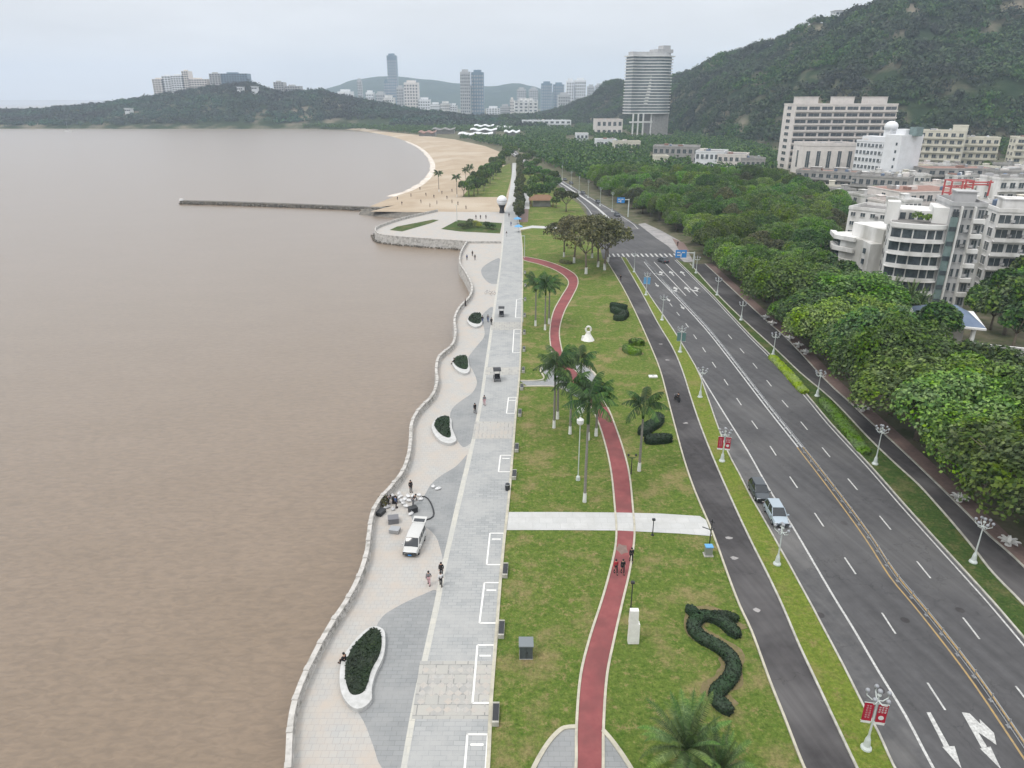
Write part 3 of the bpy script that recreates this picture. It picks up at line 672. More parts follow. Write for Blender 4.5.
# low parapet across the promenade at the pier root
a, c = G(466, 243.5), G(501, 244); mb = MB(); mb.box(((a.x+c.x)/2, a.y, .45), ((c.x-a.x), .5, .7)); tag(mb.build('dividing_wall', M['seastone']), 'low dark stone wall crossing the promenade where the pier begins', 'wall')
# small marker boat
p = A(68, 131, 1180); p.z = WZ
bo = thing('marker_boat', 'tiny sailing boat with a bare mast off the wooded headland', 'boat', p)
mb = MB(); mb.prism([(-5, -1.2), (4, -1.4), (6.5, 0), (4, 1.4), (-5, 1.2)], .0, 1.4); mb.build('hull', M['white'], bo)
mb = MB(); mb.tube([(0, 0, 1.2), (0, 0, 15)], [.25, .12], 6); mb.build('mast', M['steel'], bo)
# ================================================================ HILLS
def crest(pp):                            # (px, py, distance) -> (x, y, height)
    return [A(x, y, Y) for x, y, Y in pp]
HILLS = {   # crest (px, py, distance) and the distance of the foot of the slope in front
 'headland_hill': ([(-260, 113, 1480, 1290), (-60, 113, 1470, 1290), (0, 112.5, 1470, 1290), (37, 112, 1475, 1290), (62, 109.5, 1480, 1290), (100, 106, 1490, 1290), (130, 101.5, 1500, 1290), (152, 98.5, 1500, 1290), (175, 94, 1500, 1290), (212, 89, 1500, 1285), (235, 86, 1500, 1285), (250, 84, 1500, 1285), (262, 88.5, 1500, 1285), (278, 94.5, 1500, 1285), (303, 93, 1500, 1280), (323, 92, 1500, 1270), (337, 97, 1490, 1260), (356, 100, 1480, 1250), (369, 102.5, 1470, 1240), (387, 106, 1460, 1220), (406, 110.5, 1450, 1200), (430, 114, 1430, 1200), (480, 119, 1400, 1200)], 260, (-1700, 1190, 60, 1900), 13, 1.5),
 'far_mountain': ([(285, 110, 4600, 3800), (310, 99, 4600, 3800), (331, 87, 4600, 3700), (355, 79.5, 4600, 3700), (380, 76, 4600, 3700), (400, 76.5, 4600, 3700), (427, 79.5, 4600, 3700), (457, 83, 4600, 3700), (475, 86, 4550, 3700), (490, 86, 4500, 3700), (517, 83, 4500, 3700), (530, 85.5, 4500, 3700), (552, 92, 4500, 3700), (580, 99, 4500, 3700), (620, 104, 4500, 3700)], 600, (-2200, 3500, 1500, 5400), 45, 5.0),
 'main_hill': ([(520, 119, 1750, 1400), (545, 115, 1700, 1380), (561, 109.5, 1660, 1350), (584, 100.5, 1620, 1320), (596, 97, 1580, 1300), (610, 89.5, 1560, 1280), (626, 87, 1540, 1250), (650, 84, 1480, 1180), (664, 81, 1440, 1110), (678, 78.5, 1400, 1050), (693, 72, 1340, 980), (710, 63.5, 1280, 900), (723, 57, 1240, 860), (743, 54, 1180, 820), (754, 47, 1150, 800), (771, 44, 1110, 780), (780, 40, 1080, 765), (800, 28.5, 1040, 740), (816, 19, 1010, 715), (832, 21, 990, 700), (840, 18, 985, 695), (858, 9, 970, 685), (868, 10, 965, 680), (880, 4, 960, 670), (920, -4, 940, 650), (980, -14, 920, 630), (1040, -22, 900, 610), (1120, -30, 880, 600), (1300, -30, 860, 590)], 480, (-60, 580, 1450, 2150), 12, 8.0),
}
def prep(cr):
    out = []
    for px, py, Y, ft in cr:
        c = A(px, py, Y); out.append((c.x/c.y, c.y, c.z, ft))
    return out
def hfun(cr, wb, x, y):
    a = x/y
    if a <= cr[0][0]: t = 0; p = q = cr[0]
    elif a >= cr[-1][0]: t = 0; p = q = cr[-1]
    else:
        for p, q in zip(cr, cr[1:]):
            if p[0] <= a <= q[0]: break
        t = (a-p[0])/(q[0]-p[0]); t = t*t*(3-2*t)
    Yc, zc, ft = [p[k]+(q[k]-p[k])*t for k in (1, 2, 3)]
    if y < Yc:
        s = (Yc-y)/(Yc-ft)
        if s >= 1: return 0, 1
        f = (1-s)**1.15*(1+.35*s)
    else:
        s = (y-Yc)/wb
        if s >= 1: return 0, 1
        f = (1-s*s)**1.5
    return zc*f, f
HM = {}
for nm, (cr, wb, (x0, y0, x1, y1), st, rg) in HILLS.items():
    cr = prep(cr); HILLS[nm] = (cr,)
    nx, ny = int((x1-x0)/st)+1, int((y1-y0)/st)+1
    V = []; Hh = np.zeros((ny, nx))
    for j in range(ny):
        for i in range(nx):
            x, y = x0+i*st, y0+j*st
            h, ff = hfun(cr, wb, x, y)
            if h > .5:
                n = noise.fractal(Vector((x/160, y/160, 3)), 1, 2, 5)
                rdg = 1-abs(noise.noise(Vector((x/230+5, y/230, 8))))*2
                k = min(1, h/40)*min(1, 4*(1-ff)+.12)
                h += n*rg*2.2*k+(rdg-.5)*rg*4*k
            Hh[j, i] = h if h > .5 else -3
            V.append((x, y, Hh[j, i]))
    F = [(j*nx+i, j*nx+i+1, (j+1)*nx+i+1, (j+1)*nx+i) for j in range(ny-1) for i in range(nx-1) if max(Hh[j, i], Hh[j, i+1], Hh[j+1, i], Hh[j+1, i+1]) > 0]
    me = np_mesh(nm, np.array(V), np.array(F), M['hillsoil']) if 0 else None
    HM[nm] = (x0, y0, st, nx, ny, Hh, V, F)
M['hillsoil'] = mat('wooded_hillside', (.018, .034, .016), (.036, .054, .022), .03, .95, .05, c3=(.20, .175, .13), s3=.02, bump=2.0, bscale=.12)
M['farhill'] = mat('distant_wooded_slope', (.012, .030, .020), (.028, .05, .028), .01, .95, .05, bump=8, bscale=.02)
for nm, (x0, y0, st, nx, ny, Hh, V, F) in HM.items():
    me = np_mesh(nm, np.array(V), np.array(F), M['farhill' if nm == 'far_mountain' else 'hillsoil'])
    me.polygons.foreach_set('use_smooth', [True]*len(me.polygons)); struct(link(nm, me))
def terrain(x, y):
    z = 0
    for nm in ('headland_hill', 'main_hill'):
        x0, y0, st, nx, ny, Hh, V, F = HM[nm]
        fi, fj = (x-x0)/st, (y-y0)/st; i, j = int(fi), int(fj)
        if 0 <= i < nx-1 and 0 <= j < ny-1 and fi >= 0 and fj >= 0:
            u, v = fi-i, fj-j
            z = max(z, (Hh[j, i]*(1-u)+Hh[j, i+1]*u)*(1-v)+(Hh[j+1, i]*(1-u)+Hh[j+1, i+1]*u)*v)
    return z
# ================================================================ FOLIAGE
def leaf_quads(C, Nrm, size, rng, aspect=.7):
    n = len(C)
    a = rng.normal(size=(n, 3)); U = np.cross(Nrm, a); U /= np.linalg.norm(U, axis=1, keepdims=True)+1e-9
    W = np.cross(Nrm, U); s = size*rng.uniform(.6, 1.35, (n, 1))
    U *= s; W *= s*aspect
    bend = Nrm*s*.25
    V = np.stack([C-U-bend*.5, C-W*.9, C+U-bend*.5, C+W], 1).reshape(-1, 3)
    F = np.arange(n*4).reshape(-1, 4)
    return V, F
def crown_geo(R, hz, nl, nleaf, size, seed, base=.45, tilt=.9, lobe=(.34, .5)):
    rng = np.random.default_rng(seed)
    # lobes in a flattened dome
    Cn = []; Rd = []
    for i in range(nl):
        a = rng.uniform(0, 2*PI); r = R*math.sqrt(rng.uniform(0, 1))*.80; 
        top = math.sqrt(max(0, 1-(r/R)**2))
        z = hz*(.30+.55*top*rng.uniform(.15, 1.08)); lr = R*rng.uniform(*lobe)
        Cn.append((r*math.cos(a), r*math.sin(a), z)); Rd.append(lr)
    Cn = np.array(Cn); Rd = np.array(Rd)
    k = rng.choice(nl, nleaf*3, p=Rd**2/sum(Rd**2))
    d = rng.normal(size=(nleaf*3, 3)); d /= np.linalg.norm(d, axis=1, keepdims=True)
    d[:, 2] = np.where(d[:, 2] < -.35, -d[:, 2], d[:, 2])
    rr = Rd[k]*rng.uniform(.72, 1.08, nleaf*3)
    P = Cn[k]+d*rr[:, None]*np.array([1, 1, hz/R*.75+.2])
    D = np.linalg.norm(P[:, None, :]-Cn[None], axis=2)/Rd[None]
    D[np.arange(len(P)), k] = 9
    keep = D.min(1) > .72
    P, d = P[keep][:nleaf], d[keep][:nleaf]
    nr = d+rng.normal(size=d.shape)*tilt*.6; nr[:, 2] += .35; nr /= np.linalg.norm(nr, axis=1, keepdims=True)
    return leaf_quads(P, nr, size, rng)
def limb_mesh(hz, R, r0, seed, n=5, base=0):
    rnd = random.Random(seed); mb = MB()
    bend = Vector((rnd.uniform(-.3, .3), rnd.uniform(-.3, .3), 0))
    f = Vector((bend.x, bend.y, hz*.42))
    mb.tube([(0, 0, -.15), (bend.x*.3, bend.y*.3, hz*.2), f], [r0*1.35, r0, r0*.8], 8)
    for i in range(n):
        a = 2*PI*i/n+rnd.uniform(-.4, .4); e = Vector((math.cos(a)*R*.62, math.sin(a)*R*.62, hz*rnd.uniform(.68, .85)))
        m_ = f.lerp(e, .5)+Vector((0, 0, -hz*.04)); mb.tube([f-Vector((0, 0, .2)), m_, e], [r0*.55, r0*.35, r0*.12], 6)
        for q in range(2):
            e2 = e+Vector((rnd.uniform(-1, 1)*R*.3, rnd.uniform(-1, 1)*R*.3, hz*.1)); mb.tube([m_, e2], [r0*.25, r0*.06], 5)
    return mb
def make_tree(kind, R, hz, nl, nleaf, size, seed, lm, label='', base=None, wash=False, bark='bark', r0=None, lobe=(.34, .5), nlimb=5):
    t = thing(kind, label, 'tree')
    h0 = base if base is not None else hz*.32
    V, F = crown_geo(R, hz-h0, nl, nleaf, size, seed, lobe=lobe); V[:, 2] += h0
    link('crown', np_mesh('crown', V, F, M[lm]), t)
    r0 = r0 or (.020 if wash else .03)*hz
    tr = limb_mesh(hz, R, r0, seed, nlimb).build('trunk', M[bark], t, smooth=True)
    if wash: MB().tube([(0, 0, 0), (0, 0, 1.2)], [r0*1.42, r0*1.28], 10).build('lime_wash_band', M['limewash'], tr)
    return t
# ---------------- dense belt right of the avenue
blt = [(1140, 640), (1100, 640), (1062, 612), (1020, 572), (990, 548), (962, 520), (930, 488), (898, 452), (876, 428), (858, 407), (832, 382), (800, 346), (770, 318), (742, 292), (715, 270), (699, 262), (696, 250), (684, 238), (664, 225), (640, 213), (608, 195), (580, 180), (550, 166), (532, 157), (560, 154), (600, 154), (645, 168), (700, 178), (745, 180), (785, 196), (812, 208), (842, 213), (838, 232), (812, 262), (815, 290), (828, 312), (868, 338), (894, 372), (911, 398), (955, 418), (1000, 438), (1060, 452), (1140, 460)]
bp = [G(x, y) for x, y in blt]
def inside(P, x, y):
    c = False; n = len(P); j = n-1
    for i in range(n):
        if (P[i].y > y) != (P[j].y > y) and x < (P[j].x-P[i].x)*(y-P[i].y)/(P[j].y-P[i].y)+P[i].x: c = not c
        j = i
    return c
xs = [p.x for p in bp]; ys = [p.y for p in bp]
def scatter(P, sp, rnd, test=None, tries=9000, jit=None):
    out = []; x0, x1 = min(p.x for p in P), max(p.x for p in P); y0, y1 = min(p.y for p in P), max(p.y for p in P)
    grid = {}
    for _ in range(tries):
        x, y = rnd.uniform(x0, x1), rnd.uniform(y0, y1)
        if not inside(P, x, y) or (test and not test(x, y)): continue
        s = sp(x, y) if callable(sp) else sp; gi, gj = int(x//s), int(y//s); ok = True
        for a in (-1, 0, 1):
            for b_ in (-1, 0, 1):
                for q in grid.get((gi+a, gj+b_), ()):
                    if (q[0]-x)**2+(q[1]-y)**2 < s*s: ok = False; break
                if not ok: break
            if not ok: break
        if ok: grid.setdefault((gi, gj), []).append((x, y)); out.append((x, y))
    return out
rnd = random.Random(11)
pts = scatter(bp, lambda x, y: 7.9 if math.hypot(x, y) < 175 else 6.6, rnd, tries=26000)
# a regular front row along the footpath
row = resample(offset(rsRn, 4.2), 8.4); row = [(p.x+rnd.uniform(-.5, .5), p.y+rnd.uniform(-.5, .5)) for p in row if p.y > 30]
pts = [q for q in pts if min((q[0]-r[0])**2+(q[1]-r[1])**2 for r in row) > 30]
pts = row+pts
BLD = []     # building footprints filled in p4 for exclusion; keep the pavilion free
pts.sort(key=lambda q: math.hypot(q[0], q[1]))
prot = [make_tree('broadleaf_tree', 5.4, 9.2, 15, 12000, .20, 1, 'leaf', base=1.8), make_tree('broadleaf_tree', 5.8, 8.8, 17, 13000, .21, 2, 'leaf', base=1.7), make_tree('broadleaf_tree', 5.4, 9.6, 18, 11000, .24, 3, 'leaf2', base=1.6),
        make_tree('broadleaf_tree', 5.5, 9.2, 14, 12000, .21, 4, 'leaf', base=1.8), make_tree('broadleaf_tree', 5.3, 9.9, 17, 10000, .25, 5, 'leaf2', base=1.7), make_tree('broadleaf_tree', 5.3, 9.2, 18, 7500, .28, 6, 'leaf4', base=1.8)]
for p in prot: snap(p)
NM = ['bright green', 'broad bright green', 'deep green', 'mid green', 'tall dark green', 'dull brownish green']
ZN = [(135, 'beside the footpath at the near end of the belt'), (175, 'in the belt facing the blue roofed pavilion'), (230, 'in the belt facing the white apartments'), (300, 'in the belt near the road junction'), (460, 'in the belt past the road junction'), (9999, 'in the far end of the belt along the avenue')]
used = set(); ntree = 0
vis = [q for q in pts if -60 < PX((q[0], q[1], 8))[0] < 1100 and PX((q[0], q[1], 8))[1] < 800]
for q in vis[:270]:
    d = math.hypot(*q); k = rnd.choices(range(6), [4, 4, 3, 4, 2, 1.2 if d > 150 else .1])[0]
    if q in row and d < 200: k = rnd.choice([0, 1, 3, 2])
    z = [b for a, b in ZN if d < a][0]
    lab = NM[k]+' leafy tree '+z; grp = NM[k]+' trees '+z
    s = rnd.uniform(.78, 1.16)*(1.38 if d < 175 else 1.0); s = (s*rnd.uniform(.86, 1.16), s*rnd.uniform(.86, 1.16), s*rnd.uniform(.78, 1.25)/(1.12 if d < 175 else 1)); rz = rnd.uniform(0, 6.28)
    if k not in used: o = prot[k]; used.add(k); o.location = (q[0], q[1], 0); o.rotation_euler.z = rz; o['label'] = lab; o['group'] = grp; o.scale = s
    else: o = dup(prot[k], (q[0], q[1], 0), rz, lab, grp, s)
rest = vis[270:]
# ---------------- masses of far trees as stuff
def forest_mesh(name, P, nq, size, R, seed, m, hsc=.9):
    """P: array of (x,y,z) tree feet; each tree a dome of leaf clumps"""
    rng = np.random.default_rng(seed); n = len(P); P = np.array(P)
    sc = rng.uniform(.7, 1.3, (n, 1, 1))
    d = rng.normal(size=(n, nq, 3)); d /= np.linalg.norm(d, axis=2, keepdims=True); d[..., 2] = np.abs(d[..., 2])*1.0-.15
    r = rng.uniform(.75, 1.05, (n, nq, 1))*(1+.25*np.sin(d[..., :1]*5+rng.uniform(0, 6, (n, 1, 1))))
    C = P[:, None, :]+d*r*sc*np.array([R, R, R*hsc])+np.array([0, 0, R*.75])
    nr = d+rng.normal(size=d.shape)*.35; nr /= np.linalg.norm(nr, axis=2, keepdims=True)
    V, F = leaf_quads(C.reshape(-1, 3), nr.reshape(-1, 3), size, rng, .8)
    o = link(name, np_mesh(name, V, F, m)); o['kind'] = 'stuff'; return o
# hill forest
rnd = random.Random(5); HP = []
x0, y0, st, nx, ny, Hh, V, F = HM['main_hill']
cr = HILLS['main_hill'][0]
def crest_y(x, y=1000):
    a = x/y
    for p, q in zip(cr, cr[1:]):
        if p[0] <= a <= q[0]: return p[1]+(q[1]-p[1])*(a-p[0])/(q[0]-p[0])
    return cr[0][1]
NT = 0
while NT < 34000:
    x, y = rnd.uniform(-20, 1150), rnd.uniform(590, 1800); NT += 1
    z = terrain(x, y)
    if z < 2 or y > crest_y(x, y)+40: continue
    px, py = PX((x, y, z))
    if px > 1050 or px < 500: continue
    # bare rock patches
    if noise.noise(Vector((x/34, y/34, 2))) > .46: continue
    HP.append((x, y, z-2.5))
print('hilltrees', len(HP)); HP = [q for q in HP if rnd.random() < .62]; forest_mesh('hillside_forest', HP, 70, 1.35, 7.0, 3, M['forest'])
HP = []
for _ in range(8000):
    x, y = rnd.uniform(-1700, 60), rnd.uniform(1235, 1620); z = terrain(x, y)
    if z < -1 or (z < 1 and y > 1500) or (x < -200 and y < 1308): continue
    if PX((x, y, z))[0] < -30: continue
    HP.append((x, y, max(z, 0)-3))
forest_mesh('headland_forest', HP, 34, 1.6, 6.5, 4, M['forest2'])
# flat wood between the beach and the far town
fp = [G(x, y) for x, y in [(508, 149), (470, 141.2), (435, 136.5), (400, 133), (360, 129.6), (300, 127.3), (250, 126.4), (250, 123), (330, 121), (450, 117.5), (560, 117.5), (620, 120), (700, 132), (760, 150), (790, 163), (760, 176), (700, 176), (645, 166), (600, 152.5), (560, 152.5), (535, 153)]]
KEEP = []     # clear spots (px, py, half width px, half height px)
clear = [(475, 136, 52, 3.5), (545, 126, 32, 3.5), (580, 141, 16, 4), (672, 159, 26, 5), (722, 167, 34, 5), (612, 134, 18, 3), (650, 137, 26, 2.5)]
def okk(x, y):
    px, py = PX((x, y, 0)); return all(abs(px-a) > c or abs(py-b_) > d for a, b_, c, d in clear)
FPp = scatter(fp, lambda x, y: 9.0, rnd, okk, tries=60000)
HP = [(x, y, -1.2) for x, y in FPp]+[(x, y, -.5) for x, y in rest]
forest_mesh('flatland_wood', HP, 90, .95, 5.2, 9, M['leaf2'])
print('trees', len(vis), 'hill', NT, 'flat', len(HP))
# ================================================================ PALMS
def frond_geo(L, droop, seed, w=.9, n=26, arch=.55, lat=.62, drp=.72):
    rng = random.Random(seed); V = []; F = []
    def pt(t): return Vector((L*t*(1-.18*t*t), 0, L*(arch*t-droop*t*t)))
    for i in range(n):
        t0, t1 = i/n, (i+1)/n; a, b = pt(t0), pt(t1); r = .035*(1-t0)+.008; o = len(V)
        V += [(a.x, -r, a.z), (a.x, r, a.z), (b.x, r*.9, b.z), (b.x, -r*.9, b.z)]; F.append((o, o+1, o+2, o+3))
        if t0 < .10: continue
        ww = w*math.sin(PI*min(1, .12+t0*.95))**.6
        for s in (-1, 1):
            j = rng.uniform(-.15, .15)*(0 if arch > .7 else 1); o = len(V); e = Vector((a.x+ww*.35+j, s*ww*lat, a.z-ww*(drp+j)))
            q = (b-a)*.75
            k_ = 1.0 if arch < .7 else .95; V += [tuple(a), tuple(a+(b-a)*k_), (e.x+q.x*.9*k_*(.5 if arch > .7 else 1), e.y, e.z), tuple(e)]; F.append((o, o+1, o+2, o+3))
    return V, F
FM = []
for k in range(4):
    V, F = frond_geo(3.6, .50+.13*k, k, w=1.0); FM.append(np_mesh('frond', np.array(V), np.array(F), M['palm']))
DF = []
for k in range(4):
    V, F = frond_geo(3.0, .30+.17*k, 10+k, w=.24, n=34, arch=.72, lat=.95, drp=.2); DF.append(np_mesh('frond', np.array(V), np.array(F), M['date']))
def royal_palm(h, label, group, seed, nf=15, fl=1.0):
    rnd = random.Random(seed); t = thing('royal_palm', label, 'palm tree', group=group)
    mb = MB(); mb.tube([(0, 0, 0), (0, 0, .5), (0, 0, h*.4), (0, 0, h*.8)], [.24, .19, .17, .12], 10); tr = mb.build('trunk', M['palmbark'], t, smooth=True)
    MB().tube([(0, 0, 0.01), (0, 0, 1.3)], [.26, .21], 10).build('lime_wash_band', M['limewash'], tr)
    MB().tube([(0, 0, h*.79), (0, 0, h*.86), (0, 0, h)], [.17, .20, .08], 8).build('crownshaft', M['palm'], t, smooth=True)
    for i in range(nf):
        a = 2*PI*i/nf+rnd.uniform(-.2, .2); lv = i % 3
        f = link('frond', FM[(lv+rnd.randint(0, 1)) % 4], t, (0, 0, h-.1+(.25 if lv == 0 else 0)))
        f.rotation_euler = (0, [-.55, -.1, .25][lv]+rnd.uniform(-.1, .1), a); s = rnd.uniform(.85, 1.1)*fl; f.scale = (s, s, s)
    return t
def date_palm(h, label, seed, fl=1.0, group=None, nf=36):
    rnd = random.Random(seed); t = thing('date_palm', label, 'palm tree', group=group)
    MB().tube([(0, 0, 0), (0, 0, h*.5), (0, 0, h)], [.42, .34, .42], 12).build('trunk', M['bark'], t, smooth=True)
    for i in range(nf):
        a = i*2.39996; lv = i/nf
        f = link('frond', DF[int(lv*3.99)], t, (0, 0, h)); f.rotation_euler = (0, -.85+1.25*lv+rnd.uniform(-.08, .08), a); s = rnd.uniform(.85, 1.1)*fl; f.scale = (s, s, s)
    return t
def put(o, p, rz=0): o.location = p; o.rotation_euler.z = rz; return o
# park royal palms (trunk foot px, crown-centre py)
PAL = [(554, 428, 366, 'royal palm with paired trunk left of the red track, foremost of the pair'), (557.5, 419, 361, 'royal palm just behind the pair beside the small plaza'), (580, 398, 360, 'royal palm standing by the curved plaza kerb'),
       (584.5, 502, 402, 'tall royal palm nearest the pale cross path, slim trunk'), (588, 440, 388, 'royal palm leaning over the red track beside the lantern lamp'), (596, 436, 392, 'royal palm right beside the red track bend'),
       (639, 471, 404, 'lone royal palm in front of the clipped hedge by the service road'),
       (535.5, 326, 282, 'left royal palm of the far lawn trio'), (545, 330, 286, 'front royal palm of the far lawn trio'), (549, 324, 284, 'right royal palm of the far lawn trio'), (570, 434, 384, 'shorter royal palm left of the lantern lamp')]
for i, (x, y, yt, lab) in enumerate(PAL):
    h = HG(x, y, yt); put(royal_palm(h, lab, None, i, 13, 1.08), G(x, y), i)
put(date_palm(2.6, 'large feathery date palm at the bottom edge of the lawn', 3, 1.62), G(683, 775), .3)
put(date_palm(2.0, 'smaller pale date palm to the right of the large feathery one', 4, 1.3), G(716, 792), 1.3)
# palms among the town trees
TP = [(884, 335, 292), (902, 338, 297), (893, 330, 302), (870, 325, 300), (915, 332, 304), (876, 338, 310)]
o0 = None
for i, (x, y, yt) in enumerate(TP):
    h = HG(x, y, yt); p = G(x, y)
    o = put(date_palm(h, 'grey green feathery palm in front of the white curved balconies', 20+i, 1.35, 'feathery palms below the white apartments', 22), p, i)
# ================================================================ OTHER PARK AND SHORE TREES
ol = make_tree('olive_brown_tree', 4.8, 9.2, 9, 1500, .27, 21, 'leaf3', 'olive brown spreading tree with white washed trunk, front one of the lawn clump', wash=True, lobe=(.28, .42)); snap(ol)
hgt = HG(586, 274, 222)
for i, (x, y, yt, lab) in enumerate([(586, 274, 222, None), (598, 267, 221, 'olive brown tree behind the front one of the lawn clump'), (604.5, 270, 219, 'olive brown tree at the right of the lawn clump by the service road'), (574, 263, 218, 'slender olive brown tree in the middle of the lawn clump'), (564, 257, 219, 'olive brown tree at the left end of the lawn clump'), (608, 262, 222, 'olive brown tree overhanging the crosswalk'), (592, 258, 219, 'olive brown tree at the back of the lawn clump')]):
    h = HG(x, y, yt); s = h/9.2
    if i == 0: put(ol, G(x, y)); ol.scale = (s, s, s)
    else: dup(ol, G(x, y), i*1.3, lab, None, s)
sm = make_tree('small_street_tree', 2.2, 5.2, 7, 900, .34, 31, 'leaf4'); snap(sm)
rnd = random.Random(3)
mid_l = gl([(519.5, 222), (519.5, 205), (520, 192), (520.5, 180), (520, 170), (519, 162)], 0, 6)
R_ = resample(mid_l, 4.6); first = True
for p in R_:
    s = rnd.uniform(.8, 1.15); lab = 'small rounded olive tree in the narrow row between the two far paths'; g = 'small trees in the row between the far paths'
    if first: put(sm, p); tag(sm, lab, 'tree', g); first = False
    else: dup(sm, (p.x+rnd.uniform(-.6, .6), p.y, 0), rnd.uniform(0, 6), lab, g, s)
bt = make_tree('beach_tree', 4.0, 8.0, 8, 1400, .42, 41, 'leaf2'); snap(bt); first = True
for x, y, s in [(464, 197, .9), (469, 196, .95), (474, 196, 1), (478, 194, .9), (471, 191, .9), (477, 188, 1), (484, 191, .8), (485, 186, 1), (490, 184, 1), (486, 180, .9), (493, 180, 1.05), (496, 176, 1), (489, 176, .9), (500, 173, 1), (494, 170, 1), (501, 168, 1), (505, 164, 1.1), (500, 163, .9), (481, 177, .8), (479, 182, .8), (509, 160, 1), (506, 156, 1), (513, 157, 1)]:
    lab = 'dark bushy tree in the grove between the beach sand and the far lawn'; g = 'trees of the beach grove'
    if first: put(bt, G(x, y)); tag(bt, lab, 'tree', g); bt.scale = (s, s, s); first = False
    else: dup(bt, G(x, y), rnd.uniform(0, 6), lab, g, s)
ct = make_tree('park_tree', 3.9, 7.5, 8, 1400, .40, 51, 'leaf2'); snap(ct); first = True
for x, y, s in [(530, 204, 1), (536, 200, 1), (543, 202, 1), (549, 198, .9), (533, 192, 1), (540, 190, 1.05), (548, 190, .9), (555, 192, .9), (530, 182, 1), (537, 180, 1), (545, 184, 1), (553, 186, 1), (560, 200, .7), (556, 208, .6), (529, 174, 1), (536, 171, 1), (526, 165, 1), (532, 162, 1), (524, 158, 1.1)]:
    lab = 'dark green tree of the cluster around the small dark roofed pavilion'; g = 'trees around the dark roofed pavilion'
    if first: put(ct, G(x, y)); tag(ct, lab, 'tree', g); ct.scale = (s, s, s); first = False
    else: dup(ct, G(x, y), rnd.uniform(0, 6), lab, g, s)
um = make_tree('umbrella_tree', 4.6, 8.2, 8, 1600, .38, 61, 'leaf4', 'umbrella shaped dark tree on the lawn beside the far avenue', base=5.0); put(um, G(566, 212))
for i, (x, y, s, l) in enumerate([(439, 192, 1, 'lone slender palm on the beach sand near the waterline'), (457, 197, 1, 'slender palm on the sand left of the beach grove'), (466, 186, .9, 'beach palm behind the grove edge, taller left one'), (470, 182, .9, 'beach palm behind the grove edge, right one')]):
    p = royal_palm(9.5*s, l, None, 70+i, 14, .95); put(p, G(x, y), i)
# loose trees in the town
tt = make_tree('town_tree', 4.6, 9.5, 10, 2200, .42, 81, 'leaf2'); snap(tt)
TT = [(934, 352, 1.0, 'broad dome shaped tree in front of the blue roofed pavilion'), (1004, 335, 1.1, 'dark tree right of the blue roofed pavilion'), (1018, 318, 1.1, 'dark tree beside the grey apartment block at the right edge'), (1012, 350, .9, 'tree behind the long low building at the right edge'), (1030, 340, 1.1, 'tree cut by the right edge near the low building'), (972, 326, .8, 'small tree just behind the blue pavilion roof'), (1000, 318, 1.0, 'tree behind the pavilion, close to the flats wall'), (1016, 302, 1.0, 'tree at the foot of the right edge flats'), (1032, 322, 1.0, 'rear tree cut by the right edge'), (866, 312, .8, 'tree at the corner of the bowed white flats'), (905, 326, .7, 'tree under the balconies of the bowed flats'), (822, 292, .9, 'tree below the small brown roofed house'), (808, 283, .9, 'tree left of the small brown roofed house'), (990, 330, .8, 'small tree behind the pavilion roof, right side'),
      (846, 296, .8, 'dark conical tree in front of the terraced white house'), (838, 292, .75, 'dark tree left of the conical one by the white house'), (886, 284, .75, 'tree in the gap between the two white houses'), (833, 228, .9, 'tree against the left wall of the white flats'), 
      (905, 173, 1.1, 'dark tree right against the white hotel end wall'), (928, 163, 1, 'tree between the cream flats, left'), (950, 160, 1, 'tree between the cream flats, right'), (998, 160, 1.6, 'big dark tree beside the grey slab block'), (1006, 163, 1.2, 'tree by the right cream flats'), (870, 205, .8, 'tree on the slope behind the white flats'), (912, 168, .8, 'bushy tree below the cream flats'), (985, 175, .8, 'tree behind the brown roofs')]
for i, (x, y, s, l) in enumerate(TT):
    if i == 0: put(tt, G(x, y)); tag(tt, l, 'tree'); tt.scale = (s, s, s*.9)
    else: dup(tt, G(x, y), i, l, None, s)
